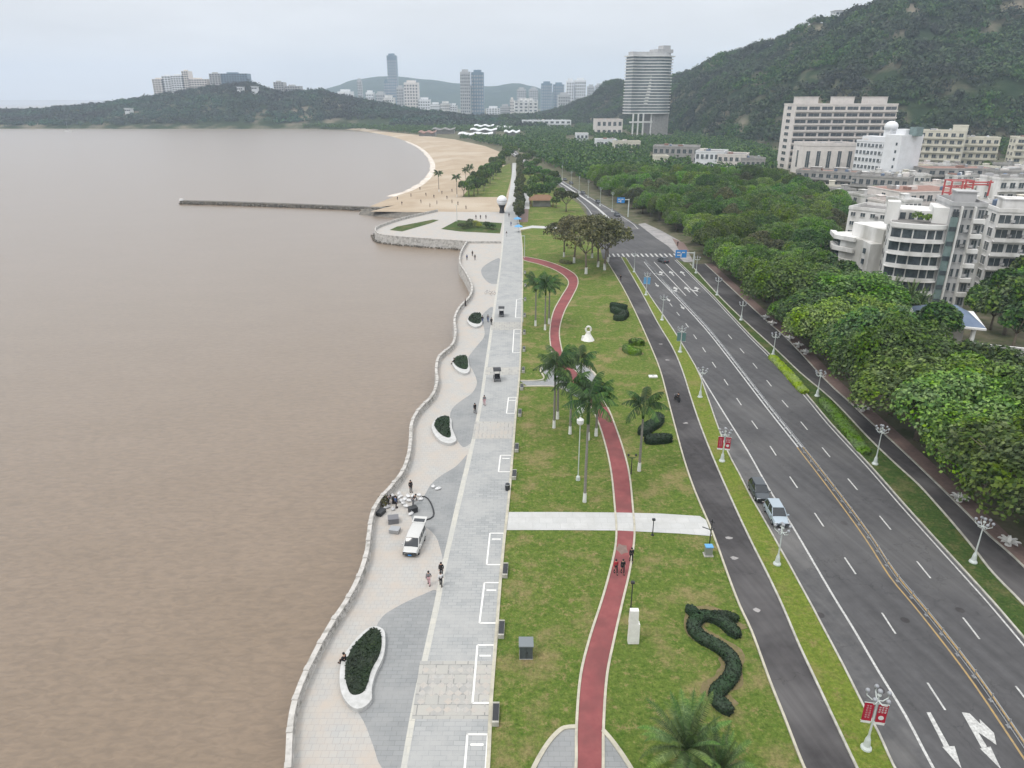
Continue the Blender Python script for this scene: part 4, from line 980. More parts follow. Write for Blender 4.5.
# ================================================================ BUILDINGS
def frame(pl, pr):                         # local frame: x along facade, y away
    d = pr-pl; w = math.hypot(d.x, d.y); return w, math.atan2(d.y, d.x)
def building(name, label, pl, pr, depth, h, floors, bays, wm='wallwhite', cat='building', balc=True, side=2, win=(.55, .5), heads=(), roofm='roof', wmat='glass', group=None, z0=0, parapet=.9, ground=0, balc_every=1, sidebalc=False):
    w, rz = frame(pl, pr); t = thing(name, label, cat, (pl.x, pl.y, z0), rz, group)
    mb = MB(); mb.box((w/2, depth/2, h/2-1), (w, depth, h+2)); wl = mb.build('wall', M[wm], t)
    mb = MB(); mb.box((w/2, depth/2, h+.08), (w-.5, depth-.5, .14)); rf = mb.build('roof', M[roofm], t)
    mb = MB(); P = parapet
    for c, d in (((w/2, -.05, h+P/2), (w+.3, .3, P)), ((w/2, depth+.05, h+P/2), (w+.3, .3, P)), ((-.05, depth/2, h+P/2), (.3, depth-.2, P)), ((w+.05, depth/2, h+P/2), (.3, depth-.2, P))): mb.box(c, d)
    mb.build('parapet', M[wm], t)
    fh = (h-ground)/floors; bw = w/bays
    wn = MB(); ww, wh = bw*win[0], fh*win[1]
    wn.cur = 0; wn.box((0, -.04, 0), (ww, .10, wh)); wn.cur = 1
    wn.box((0, -.07, wh/2+.06), (ww+.2, .16, .12)); wn.box((0, -.09, -wh/2-.06), (ww+.25, .22, .12)); wn.box((0, -.10, 0), (.07, .05, wh))
    me = wn.build('window', [M[wmat], M[wm]], t); base = me; first = True; nw = 0
    for f in range(floors):
        for b_ in range(bays):
            if nw >= 98: break
            z = ground+fh*(f+.52); x = bw*(b_+.5)
            if first: base.location = (x, 0, z); first = False
            else: o = base.copy(); COL.objects.link(o); o.parent = t; o.location = (x, 0, z)
            nw += 1
    if side:
        sd = depth/side
        for f in range(floors):
            for b_ in range(side):
                if nw >= 98: break
                o = base.copy(); COL.objects.link(o); o.parent = t; o.location = (0, sd*(b_+.5), ground+fh*(f+.52)); o.rotation_euler.z = -PI/2; o.scale = (min(1, sd*.5/ww), 1, 1); nw += 1
    if balc:
        for f in range(1, floors, balc_every):
            z = ground+fh*f; mb = MB(); mb.box((w/2, -.65, z), (w+.1, 1.3, .16)); mb.box((w/2, -1.28, z+.45), (w+.1, .12, .75)); mb.build('balcony', M[wm], t)
    if w > 14 and h < 60:                    # rooftop clutter
        rr = random.Random(int(w*97+h*31))
        for q in range(rr.randint(3, 6)):
            mb = MB(); xx, yy = rr.uniform(.1, .9)*w, rr.uniform(.2, .9)*depth
            if q % 2: mb.lathe((xx, yy, h+.15), [(.85, 0), (.9, 1.3), (.3, 1.6)], 10); mb.build('water_tank', M[rr.choice(['steel', 'whiteroof', 'blueroof'])], t)
            else: mb.box((xx, yy, h+.8), (rr.uniform(1.5, 4), rr.uniform(1.5, 3.5), rr.uniform(1, 2.2))); mb.build('roof_shed', M[rr.choice(['wallbeige', 'redroof', 'wallgreyc', 'wallgrey'])], t)
    if ww < 4 and h < 45:                    # air conditioners under some windows
        rr = random.Random(int(h*53))
        for q in range(min(14, floors*bays//2)):
            f_, b2 = rr.randrange(floors), rr.randrange(bays); mb = MB(); mb.box((bw*(b2+.5)+ww*.5+.5, -.28, ground+fh*(f_+.4)), (.85, .5, .6)); mb.build('air_conditioner', M['wallgrey'], t)
    for (x, y, a, b_, c) in heads:
        mb = MB(); mb.box((x*w, y*depth, h+c/2), (a, b_, c)); mb.box((x*w, y*depth, h+c+.12), (a+.5, b_+.5, .24)); mb.build('stair_head', M[wm], t)
    return t
def bpx(name, label, xl, yl, xr, yr, top, depth, floors, bays, **k):
    pl, pr = G(xl, yl), G(xr, yr); h = HG(xl, yl, top); return building(name, label, pl, pr, depth, h, floors, bays, **k)
# --- big white apartment with curved balconies
def curved_flats(name, label, xl, yl, xr, yr, top, floors, depth=13):
    pl, pr = G(xl, yl), G(xr, yr); w, rz = frame(pl, pr); h = HG(xl, yl, top); t = thing(name, label, 'apartment block', (pl.x, pl.y, 0), rz)
    def front(e, x0=0, x1=1, n=14, bow=1.7):
        return [(w*(x0+(x1-x0)*i/n), -bow*math.sin(PI*i/n)**.6-e) for i in range(n+1)]
    mb = MB(); mb.prism(front(0)+[(w, depth), (0, depth)], -1, h); mb.build('wall', M['wallwhite'], t)
    mb = MB(); mb.prism(front(.5)+[(w+.4, depth+.4), (-.4, depth+.4)], h, h+1.0); mb.build('roof_slab', M['wallwhite'], t)
    MB().prism(front(-.4)+[(w-.8, depth-.8), (.8, depth-.8)], h+1.0, h+1.06).build('roof', M['roof'], t)
    fh = h/floors
    for f in range(floors):
        z = fh*f
        if f: 
            mb = MB(); fr = front(1.15); bk = front(.02); mb.prism(fr+list(reversed(bk)), z-.12, z+.10); fr2 = front(1.15, 0.02, .98); fi = front(1.0, .02, .98)
            mb.prism(fr2+list(reversed(fi)), z+.1, z+.72); mb.build('balcony', M['wallwhite'], t)
        # glazed recess behind each balcony
        for x0, x1 in ((.03, .20), (.23, .40), (.43, .66), (.69, .80), (.83, .97)):
            a = front(.03, 0, 1, 40); i0, i1 = int(x0*40), int(x1*40); seg = a[i0:i1+1]; mb = MB()
            mb.prism(seg+[(x, y+.4) for x, y in reversed(seg)], z+fh*.24, z+fh*.90); mb.build('window', M['glass'], t)
        for k in range(2):
            mb = MB(); mb.box((-.03, depth*(.3+.35*k), z+fh*.55), (.12, 1.4, fh*.45)); mb.build('window', M['glass'], t)
    return t, w, h, rz
t, w, h, rz = curved_flats('apartment_block', 'white apartment block with bowed balconies and a rooftop garden terrace', 876, 301, 929, 306, 226, 6)
mb = MB(); mb.prism([(0.5, 5), (w+.5, 5), (w+.5, 14.5), (.5, 14.5)], h, h+3.2); mb.prism([(-1.2, 3), (1.5, 3), (1.5, 7), (-1.2, 7)], h, h+5.2); mb.prism([(w*.72, 1.2), (w+1.2, .4), (w+1.2, 10), (w*.72, 10)], h, h+4.6); mb.build('penthouse', M['wallwhite'], t)
mb = MB()
for i in range(4): mb.box((2.5+i*1.9, 4.9, h+1.9), (1.2, .12, 1.5))
mb.build('penthouse_window', M['glass'], t)
V, F = crown_geo(1.9, 2.2, 6, 500, .22, 5); V[:, 2] += h+1.0; V[:, 0] += w*.55; V[:, 1] += 1.2; tag(link('roof_shrub', np_mesh('roof_shrub', V, F, M['leaf']), None, t.location), 'green bushy shrub on the roof terrace of the bowed white apartments', 'shrub').rotation_euler = (0, 0, rz)
# middle glazed stair + flat-fronted block
pl, pr = G(930, 307), G(962, 309); h = HG(930, 307, 206)
t = building('apartment_block', 'tall lavender grey apartment block with green glazed stair strip beside bowed white flats', pl, pr, 13, h, 7, 4, wm='wallgrey', balc=False, side=0, win=(.6, .55), heads=((.55, .5, 4, 4, 2.6),))
w, rz = frame(pl, pr); fh = h/7
mb = MB(); mb.box((w*.12, -.25, h*.45), (w*.22, .5, h*.9)); mb.build('stair_glazing', M['greenglass'], t)
for f in range(7):
    mb = MB(); mb.box((w*.12, -.54, fh*(f+.5)), (w*.20, .12, fh*.3)); mb.build('stair_window', M['glass'], t)
    if f: mb = MB(); mb.box((w*.82, -.7, fh*f+.3), (w*.34, 1.4, .9)); mb.build('balcony', M['wallwhite'], t)
mb = MB()
for x in (.27, .66): mb.box((w*x, -.5, h*.5), (.35, 1.0, h)); 
mb.build('pilaster', M['wallwhite'], t)
bpx('apartment_block', 'grey white apartment block cut by the right edge of the picture', 978, 296, 1050, 300, 212, 16, 6, 5, wm='wallwhite', side=3, win=(.78, .58), heads=((.3, .4, 5, 5, 2.5),))
bpx('apartment_block', 'white flats with small square windows left of the bowed apartments', 840, 262, 878, 268, 209, 12, 6, 4, wm='wallwhite', balc=False, side=1, win=(.45, .42))
# terraced white house
pl, pr = G(822, 276), G(862, 292); w, rz = frame(pl, pr); t = thing('terraced_house', 'white terraced house with stepped zigzag balconies below the flats', 'house', pl, rz); h = HG(822, 276, 232)
mb = MB(); mb.prism([(0, 2), (w*.35, -.5), (w*.7, 1.5), (w, 0), (w, 11), (0, 11)], -1, h); mb.prism([(w*.3, 3), (w, 3), (w, 11), (w*.3, 11)], h, h+3.4); mb.build('wall', M['wallwhite'], t)
for k in range(1, 5):
    z = h*k/4.2; mb = MB(); mb.prism([(-1.5, 1.2), (w*.3, -2.0), (w*.62, 0), (w*.62, .6), (w*.35, -.6), (0, 2)], z-.1, z+.95); mb.build('balcony', M['wallwhite'], t)
    mb = MB(); mb.prism([(-.02, 1.6), (w*.33, -.75), (w*.35, -.4), (.1, 2.2)], z-2.2, z-.4); mb.build('window', M['glass'], t)
mb = MB()
for k in range(4): mb.box((w*.84, .6, h*(.16+.22*k)), (1.0, .2, 1.3))
mb.build('window', M['glass'], t)
bpx('low_house', 'small brown roofed house beside the white terraced house', 806, 272, 823, 276, 247, 8, 2, 3, wm='wallbeige', roofm='redroof', side=1, cat='house')
# --- hotel with dome, cream flats, beige slab
t = bpx('hotel_building', 'clean white hotel with strip windows and a small dome on its roof', 851, 176, 884, 180, 141, 15, 5, 9, wm='wallpale', side=0, balc=False, win=(.6, .5), cat='hotel')
pl, pr = G(851, 176), G(884, 180); w, rz = frame(pl, pr); h = HG(851, 176, 141)
mb = MB(); mb.box((w*1.18, 4.5, h*.62), (w*.46, 17, h*1.24)); mb.box((w*1.18, 4, h*1.24+1.5), (w*.25, 6, 3)); mb.build('end_tower', M['wallpale'], t)
mb = MB(); mb.box((w*.45, 6, h+1.6), (w*.75, 8, 3.2)); mb.box((w*.68, 7, h+6), (5, 5, 6)); mb.build('upper_storey', M['wallpale'], t)
mb = MB(); mb.sphere((w*.68, 7, h+9), 4.0, 14, 8, (1, 1, .8)); mb.build('dome', M['wallpale'], t, smooth=True)
mb = MB()
for f in range(5): mb.box((w*1.30, -4.05, h*(.2+.2*f)), (1.2, .15, 1.6))
mb.build('window', M['glass'], t)
mb = MB(); mb.box((w*1.42, 6, h*1.24+1.8), (5, 5, 5)); mb.build('green_stair_head', M['greenglass'], t)
bpx('apartment_slab', 'long pinkish beige apartment slab with three rooftop towers at the hill foot', 787, 170, 886, 170, 105, 22, 10, 8, wm='wallbeige', side=1, heads=((.14, .4, 13, 10, 5), (.50, .4, 12, 10, 5), (.82, .4, 13, 10, 5)), win=(.84, .5))
pl, pr = G(800, 174), G(852, 174); h = HG(800, 174, 146); building('podium_hall', 'pinkish podium building with tall arched openings in front of the beige slab', pl, pr, 18, h, 1, 5, wm='wallbeige', balc=False, side=1, win=(.35, .6), parapet=2)
bpx('cream_flats', 'pale cream flats with dark balconies right of the white hotel', 913, 166, 958, 168, 131, 16, 5, 6, wm='wallcream', heads=((.85, .5, 9, 9, 4),), side=2)
bpx('cream_flats', 'cream yellow flats with rounded balconies, middle of the three cream blocks', 957, 166, 994, 167, 138, 14, 4, 5, wm='wallcream', side=1)
bpx('cream_flats', 'cream yellow flats with stacked terraces at the right edge', 1009, 170, 1050, 171, 138, 14, 5, 4, wm='wallcream', side=2)
bpx('slab_block', 'grey concrete slab block with one long window band behind the cream flats', 972, 152, 1018, 152, 126, 16, 3, 10, wm='wallgrey', balc=False, side=1)
bpx('hill_house', 'cluttered grey houses stacked above the slab block', 977, 148, 1010, 148, 113, 14, 4, 6, wm='wallgreyc', side=1, heads=((.2, .4, 7, 7, 4), (.7, .4, 8, 7, 3)))
bpx('low_flats', 'stained low flats with pinkish roof clutter in front of the beige slab', 793, 192, 852, 196, 171, 14, 3, 8, wm='wallgreyc', roofm='redroof', side=1, heads=((.3, .4, 5, 5, 2), (.7, .5, 6, 5, 2)))
bpx('low_flats', 'grey roofed low flats below the white hotel', 848, 196, 905, 200, 176, 16, 2, 8, wm='wallgreyc', side=1)
bpx('market_hall', 'long low hall with faded red roof behind the bowed apartments', 897, 218, 962, 216, 193, 22, 2, 8, wm='wallbeige', roofm='redroof', side=1, parapet=.4)
bpx('market_hall', 'purple brown hall with a dark screen wall under the cream flats', 925, 184, 992, 184, 169, 16, 2, 7, wm='wallgreyc', roofm='redroof', side=1, parapet=.4)
bpx('low_house', 'white house with rooftop terrace at the right behind the red frame', 992, 214, 1036, 214, 180, 14, 3, 5, wm='wallwhite', side=1, cat='house')
bpx('low_house', 'house with greenish roof by the right edge above the white house', 992, 188, 1040, 188, 172, 12, 2, 5, wm='wallgreyc', roofm='roof', side=1, cat='house')
bpx('low_house', 'white shed with bright roof on the brown roofed hall side', 945, 192, 968, 192, 183, 8, 1, 3, wm='wallwhite', roofm='whiteroof', side=1, cat='house', balc=False)
bpx('low_house', 'small blue roofed shed near the right edge', 1004, 180, 1024, 180, 171, 8, 1, 3, wm='wallpale', roofm='blueroof', side=1, cat='house', balc=False)
# filler houses of the crowded town, each its own
rnd = random.Random(42)
sp = [(872, 204, 195), (892, 212, 202), (918, 214, 203), (946, 224, 210), (968, 214, 204), (1000, 206, 196), (858, 186, 177), (870, 181, 173), (893, 184, 175), (922, 173, 165), (955, 186, 177), (975, 195, 184), (1008, 190, 182), (1018, 176, 166), (990, 172, 164), (945, 172, 165), (838, 200, 191), (822, 196, 186), (1000, 232, 208), (1018, 232, 203), (962, 236, 205), (880, 222, 203), (900, 228, 202), (862, 214, 197), (930, 202, 186), (952, 206, 190), (978, 202, 187), (1012, 204, 188), (880, 188, 177), (906, 190, 176), (915, 178, 167), (940, 176, 166), (968, 178, 167), (1000, 178, 168), (1022, 196, 182), (985, 222, 203)]
desc = ['reddish roofed', 'grey roofed', 'pale walled', 'brown walled', 'white walled', 'stained grey']
for i, (x, y, tp) in enumerate(sp):
    x2 = x+rnd.uniform(12, 24); wm = rnd.choice(['wallwhite', 'wallbeige', 'wallgreyc', 'wallwhite', 'wallcream']); rm = ['redroof', 'roof', 'roof', 'redroof', 'whiteroof', 'roof'][i % 6]
    lab = {'redroof': 'faded red roofed', 'roof': 'grey flat roofed', 'whiteroof': 'bright white roofed'}[rm]+' little house crowded among the town roofs behind the white flats'
    bpx('town_house', lab, x, y, x2, y+rnd.uniform(-1, 1.5), tp, rnd.uniform(8, 13), rnd.choice([2, 3]), rnd.choice([3, 4]), wm=wm, roofm=rm, side=1, cat='house', group='small '+lab.split(' little')[0]+' town houses', heads=((rnd.uniform(.2, .8), .5, 2.6, 2.6, 2.2),), balc=rnd.random() < .5)
# red lattice frame
p = G(938, 246); z0 = HG(938, 246, 203); t = thing('steel_frame', 'faded red steel lattice frame standing on the roof behind the bowed apartments', 'steel frame', (p.x, p.y, 0)); mb = MB(); w = 7.0; hh = z0+7
for x, y in ((0, 0), (w, 0), (0, 4), (w, 4), (w*.5, 0)): mb.box((x, y, hh/2), (.4, .4, hh))
for k in range(5):
    z = hh-k*2.0
    for y in (0, 4): mb.box((w/2, y, z), (w+.6, .3, .3))
    for x in (0, w): mb.box((x, 2, z), (.3, 4, .3))
mb.build('lattice', M['redlattice'], t); mb = MB(); mb.box((w+3, 1, hh-.5), (8, .4, .4)); mb.box((w+3, 3, hh-1.5), (8, .4, .4)); mb.box((w+6.8, 2, hh-2.5), (.4, .4, 5)); mb.build('arm', M['redlattice'], t)
# blue roofed pavilion
p = G(916, 345); q = G(982, 352); w, rz = frame(p, q); w *= .78; h = HG(955, 348, 315)
t = thing('blue_roofed_pavilion', 'open pavilion with blue pitched roof and white columns among the trees', 'pavilion', (p.x, p.y, 0), rz)
mb = MB(); mb.add([(-1, -3, h-1.2), (w+1.5, -3, h-1.2), (w+.5, 9, h-1.2), (-1, 9, h-1.2), (2, 3, h+1.2), (w-3, 3.6, h+1.2)], [(0, 1, 5, 4), (1, 2, 5), (2, 3, 4, 5), (3, 0, 4), (3, 2, 1, 0)]); mb.build('roof', M['blueroof'], t)
MB().box((w*.5, 3, h-1.4), (w+3, 13, .35)).build('eave', M['white'], t)
MB().box((w*.5, 4.2, (h-1.6)/2), (w*.75, 6.5, h-1.6)).build('wall', M['wallbeige'], t)
for x in (0, .45, .97): MB().tube([(w*x, -2.4, 0), (w*x, -2.4, h-1.5)], .42, 10).build('column', M['white'], t)
t = thing('site_awning', 'small yellow awning and white panel beside the pavilion column', 'awning', G(958, 366)); mb = MB(); mb.prism([(-1.5, -1), (1.5, -1), (1.2, 1.2), (-1.2, 1)], 2.0, 2.5); mb.build('cover', M['yellow'], t); mb = MB(); 
for x in (-1.2, 1.2): mb.tube([(x, 0, 0), (x, 0, 2)], .06, 6)
mb.build('leg', M['steel'], t)
bpx('long_low_building', 'long low building with pale roof and dark windows at the right edge', 972, 372, 1060, 382, 352, 5, 1, 8, wm='wallwhite', roofm='roof', balc=False, side=1, win=(.75, .4), parapet=.2, cat='building')
bpx('covered_shed', 'low shed with grey blue sheet roof beside the long low building', 1002, 394, 1070, 402, 377, 8, 1, 4, wm='wallgrey', roofm='blueroof', balc=False, side=1, parapet=.05, cat='shed')
# mid distance
bpx('low_hall', 'pinkish low hall with flat pale roof at the foot of the hill', 694, 170, 722, 171, 152, 22, 2, 6, wm='wallpale', side=1, balc=False)
bpx('low_hall', 'long pale hall with dark recess right of the pinkish hall', 716, 171, 744, 172, 155, 22, 2, 5, wm='wallbeige', side=0, balc=False)
bpx('low_hall', 'low grey hall partly hidden at the forest edge', 740, 172, 764, 172, 159, 16, 1, 5, wm='wallgreyc', side=0, balc=False)
bpx('low_hall', 'purple grey roofed low hall among the trees below the tall tower', 652, 163, 698, 164, 147, 24, 2, 8, wm='wallgreyc', side=0, balc=False, roofm='roof')
bpx('low_hall', 'small cream hall beside the purple grey roofed hall', 655, 169, 668, 169, 157, 12, 1, 3, wm='wallcream', side=0, balc=False)
bpx('villa', 'white villa with red roof among the trees near the tower', 576, 146, 588, 146, 134, 16, 2, 3, wm='wallpale', roofm='redroof', side=1, balc=False, cat='house')
bpx('villa', 'pale greenish low villa right of the red roofed one', 596, 149, 616, 149, 140, 16, 1, 5, wm='wallpale', side=0, balc=False, cat='house', roofm='whiteroof')
bpx('villa', 'beige low villa below the tower podium', 614, 152, 640, 152, 142, 14, 1, 6, wm='wallcream', side=0, balc=False, cat='house')
bpx('podium_hall', 'beige podium hall with wide roof left of the tall tower', 596, 136, 622, 136, 120, 40, 2, 5, wm='wallbeige', side=0, balc=False, roofm='redroof')
# tall hotel tower with curved banded facade
Y = 1000; pL, pR = A(634, 112, Y), A(670, 112, Y+22); w, rz = frame(pL, pR); d_ = Vector((pL.x, pL.y, 0))
def hz_at(px, py, Y): return A(px, py, Y).z
topz = hz_at(650, 56, Y); botz = hz_at(650, 114, Y)
t = thing('tall_hotel_tower', 'tall curved tower with many white floor bands standing before the hill', 'tower', (pL.x, pL.y, 0), rz)
def face(e, y1=26):
    n = 16; f = [(w*i/n-0, 11*math.cos(PI*1.5*(i/n-.1))*.8+(9*(i/n))-e) for i in range(n+1)]; return f+[(w, y1), (0, y1)]
MB().prism(face(0), botz, topz).build('glass_body', M['towerglass'], t)
nfl = 19; fh = (topz-botz)/nfl
for f in range(nfl+1):
    e = 1.6 if f < nfl else 3.2; z = botz+fh*f; mb = MB(); n = 16
    P = face(e); P[-2] = (w+e, 26.5); P[-1] = (-e, 26.5); P[0] = (-e, P[0][1]); P[16] = (w+e, P[16][1])
    mb.prism(P, z, z+fh*.36); mb.build('floor_band', M['white'], t)
mb = MB()
for f in range(3, 17):
    xx = w*(.30+.016*(f-3)*1.0); z = botz+fh*f; mb.box((xx+2.5, face(1.9)[6][1]-.2, z+fh*.5), (5.5, .8, fh*.5))
mb.build('slanting_rib', M['white'], t)
mb = MB(); mb.prism(face(-3, 22), topz+fh*.3, topz+fh*1.6); mb.box((w*.80, 14, topz+fh*1.9), (w*.42, 20, fh*1.2)); mb.box((w*.88, 14, topz+fh*3.0), (w*.20, 12, fh*1.6)); mb.build('roof_plant', M['wallgrey'], t)
MB().prism([(w*.55, 2), (w, 2), (w, 26), (w*.55, 26)], -1, botz-.1).build('core', M['wallgreyc'], t)
for x in (.02, .16, .30, .52): MB().tube([(w*x, 3, -1), (w*x, 3, botz)], 1.1, 8).build('column', M['white'], t)
MB().box((w*.25, 4, botz*.62), (w*.6, 4, 2.0)).build('canopy', M['white'], t)
# far skyline : (xl, xr, top, dist, wall, kind label)
SKY = [(389, 398.5, 54, 2600, 'blueglass', 'slender blue glass skyscraper, tallest of the far skyline'), (404.5, 418.5, 81, 2300, 'wallbeige', 'beige tower block with a stepped crown beside the glass skyscraper'), (397, 404, 86, 2400, 'wallgrey', 'greenish grey slim tower between the glass skyscraper and beige tower'),
       (385, 390, 80, 2700, 'blueglass', 'dark blue slab just left of the glass skyscraper'), (376, 385, 92, 2500, 'wallgrey', 'grey mid rise left of the dark blue slab'), (358.5, 363, 79, 2700, 'wallgrey', 'thin pale tower far left of the skyline'), (366, 374, 91, 2500, 'wallpale', 'pinkish low block right of the thin pale tower'), (338, 352, 90, 2300, 'wallpale', 'white low block above the headland woods'),
       (383, 394, 96, 2250, 'wallwhite', 'white roofed low block under the glass skyscraper'), (418, 430, 98, 2300, 'wallpale', 'pale low block right of the beige crowned tower'), (430, 440, 103, 2200, 'wallpale', 'small white block right of the pale low block'), (440, 450, 102, 2200, 'wallwhite', 'white block in the middle of the low row'), (450, 457, 104, 2200, 'wallpale', 'little bright block left of the twin towers'),
       (460.5, 470.5, 70, 2100, 'wallgrey', 'left half of the grey twin towers with rounded top'), (471.5, 484, 70.5, 2120, 'blueglass', 'right half of the grey blue twin towers with glass middle'), (486, 500, 107, 2100, 'wallpale', 'low pale block right of the twin towers'), (500, 510, 105, 2150, 'wallgrey', 'low bluish block next to the pale one'), (510, 514, 98, 2150, 'wallbeige', 'pointed pinkish tower left of the white gallery block'),
       (514, 538, 99, 2200, 'wallwhite', 'wide white gallery block of the far town'), (517, 526, 88, 2900, 'wallgrey', 'hazy grey tower behind the white gallery block, left'), (529, 538, 88, 2900, 'wallgrey', 'hazy grey tower behind the white gallery block, right'), (541, 552, 82, 2500, 'blueglass', 'dark bluish tower, left of the dark pair'), (553, 564, 83, 2550, 'blueglass', 'dark bluish tower, right of the dark pair'),
       (566, 573.5, 79, 2350, 'wallpale', 'white striped tower, left one of the white pair'), (574.5, 585.5, 78.5, 2350, 'wallpale', 'white striped tower, wider one of the white pair'), (558, 570, 93, 2300, 'wallgrey', 'grey block at the foot of the white striped pair'), (587, 594, 85, 2900, 'wallgrey', 'hazy pinkish block behind the wooded rise'), (595, 602, 84, 2900, 'wallgrey', 'hazy block over the wooded rise, middle'), (608, 615, 80.5, 2900, 'wallgrey', 'hazy tower over the wooded rise beside the tall tower'), (620, 627, 81, 2900, 'wallgrey', 'hazy block just left of the tall banded tower')]
for xl, xr, tp, Y, wm, lab in SKY:
    a, c = A(xl, 105, Y), A(xr, 105, Y); h = A(xl, tp, Y).z; nf = max(4, int(h/9)); w = c.x-a.x; t = thing('skyline_tower', lab, 'building', (a.x, a.y, 0))
    ch = min(8, w*.25); mb = MB(); mb.prism([(0, ch), (ch*.6, 0), (w-ch*.6, 0), (w, ch), (w, w), (0, w)], -1, h-4); mb.build('wall', M[wm], t)
    nb = 5 if w > 25 else 3
    for b_ in range(nb):
        mb = MB(); mb.box((w*(b_+.5)/nb, -.2, h*.48), (w/nb*.5, .8, h*.84)); mb.build('window_strip', M['glass' if wm != 'blueglass' else 'wallgrey'], t)
    mb = MB()
    for f in range(nf): mb.box((w*.5, -.5, h*(f+1)/(nf+1)), (w*.92, 1.0, h/nf*.42))
    mb.build('floor_band', M[wm], t)
    mb = MB(); mb.box((w*.5, w*.5, h-2), (w*.6, w*.6, 8)); mb.build('roof_plant', M[wm], t)
# white wave-roofed beach buildings and long hall
for i, (xl, xr, y, tp, lab) in enumerate([(474, 494, 131, 126, 'white wavy roofed beach pavilion, rearmost'), (470, 497, 134.5, 130, 'white wavy roofed beach pavilion, middle'), (458, 493, 138.5, 134.2, 'white wavy roofed beach pavilion, front'), (496, 512, 131, 127.5, 'small white roofed beach pavilion at the back right'), (504, 520, 136, 132, 'small white roofed beach pavilion at the front right'), (432, 455, 134, 129.5, 'grey green roofed beach kiosk row'), (418, 436, 136.2, 132.5, 'reddish beach kiosk row by the sand')]):
    a, c = G(xl, y), G(xr, y); w, rz = frame(a, c); h = max(4.5, HG(xl, y, tp)); t = thing('beach_pavilion', lab, 'pavilion', a, rz)
    mb = MB(); n = 16; d = 18
    for k in range(n):
        x0, x1 = w*k/n, w*(k+1)/n; z0, z1 = h+.9*math.sin(k*.9), h+.9*math.sin((k+1)*.9); mb.add([(x0, -2, z0), (x1, -2, z1), (x1, d, z1+1.4), (x0, d, z0+1.4), (x0, -2, z0-.5), (x1, -2, z1-.5)], [(0, 1, 2, 3), (4, 5, 1, 0)])
    mb.build('roof', M['whiteroof' if i < 5 else ('roof' if i == 5 else 'redroof')], t); MB().box((w/2, d*.5, h*.42), (w*.92, d*.8, h*.84)).build('wall', M['wallgreyc'], t)
for xl, xr, y, tp, lab in [(522, 571, 128.5, 120.5, 'long low white roofed hall beyond the woods, front'), (536, 566, 122.5, 115, 'long low white hall beyond the woods, rear')]:
    t = bpx('long_hall', lab, xl, y, xr, y, tp, 30, 2, 9, wm='wallpale', roofm='whiteroof', side=0, balc=True, parapet=.4)
# hotel complex on the headland crest
for xl, xr, tp, wm, lab in [(153.5, 164.5, 79, 'wallbeige', 'pale beige block at the left end of the headland complex'), (163.5, 172, 76, 'wallpale', 'white gridded block of the headland complex, left'), (172.5, 185, 75.5, 'wallpale', 'white gridded block of the headland complex, right'), (184, 190.5, 71, 'wallbeige', 'small tower block crowning the headland complex'), (190, 208, 79, 'wallbeige', 'stepped beige wing right of the headland tower'), (211, 222, 73.5, 'wallgrey', 'grey beige block left of the blue slab on the headland'), (222.5, 249, 73.5, 'blueglass', 'long blue grey slab on top of the headland'), (274, 284, 82, 'wallgrey', 'hazy grey block behind the headland, left'), (285, 300, 86, 'wallgrey', 'hazy low block behind the headland, right')]:
    Y = 1540; a, c = A(xl, 90, Y), A(xr, 90, Y); h = A(xl, tp, Y).z; w = c.x-a.x; zb = 20; t = thing('headland_building', lab, 'building', (a.x, a.y, zb)); h -= zb; d = 22
    MB().box((w/2, d/2, h/2), (w, d, h)).build('wall', M[wm], t); nf = max(5, int(h/4)); nb = max(3, int(w/5))
    for f in range(nf):
        if f/nf < .3: continue
        mb = MB()
        for b_ in range(nb): mb.box((w*(b_+.5)/nb, -.1, h*(f+.5)/nf), (w/nb*.6, .4, h/nf*.5))
        mb.build('window_row', M['glass'], t)
    mb = MB(); mb.box((w*.4, d*.5, h+1), (w*.4, d*.4, 3)); mb.build('roof_plant', M[wm], t)
for x, y, tp, lab in ((130, 118, 113, 'white villa on the wooded headland slope'), (243, 104, 97, 'pale round building on the headland slope, left'), (257, 101, 95, 'pale small building on the headland slope, right')):
    a = A(x-4, y, 1370 if x == 130 else 1440); z = terrain(a.x, a.y)-2; w = 10; t = thing('headland_house', lab, 'house', (a.x, a.y, z)); MB().box((w/2, 6, 7), (w, 12, 14)).build('wall', M['wallpale'], t); MB().box((w/2, 6, 14.4), (w+2, 14, .8)).build('roof', M['whiteroof'], t)
    mb = MB(); 
    for k in range(3): mb.box((w*(k+.5)/3, -.1, 11), (2.5, .4, 2))
    mb.build('window_row', M['glass'], t)
# hilltop building
a = A(836, 12, 1010); z = A(836, 16, 1010).z-12
t = thing('hilltop_house', 'pale building peeking over the ridge of the big hill', 'house', (a.x, a.y, z)); MB().box((12, 8, 9), (24, 16, 18)).build('wall', M['wallpale'], t); MB().box((12, 8, 18.4), (26, 18, .8)).build('roof', M['whiteroof'], t); mb = MB()
for k in range(5): mb.box((12/5+k*24/5, -.1, 15), (3, .4, 2))
mb.build('window_row', M['glass'], t)
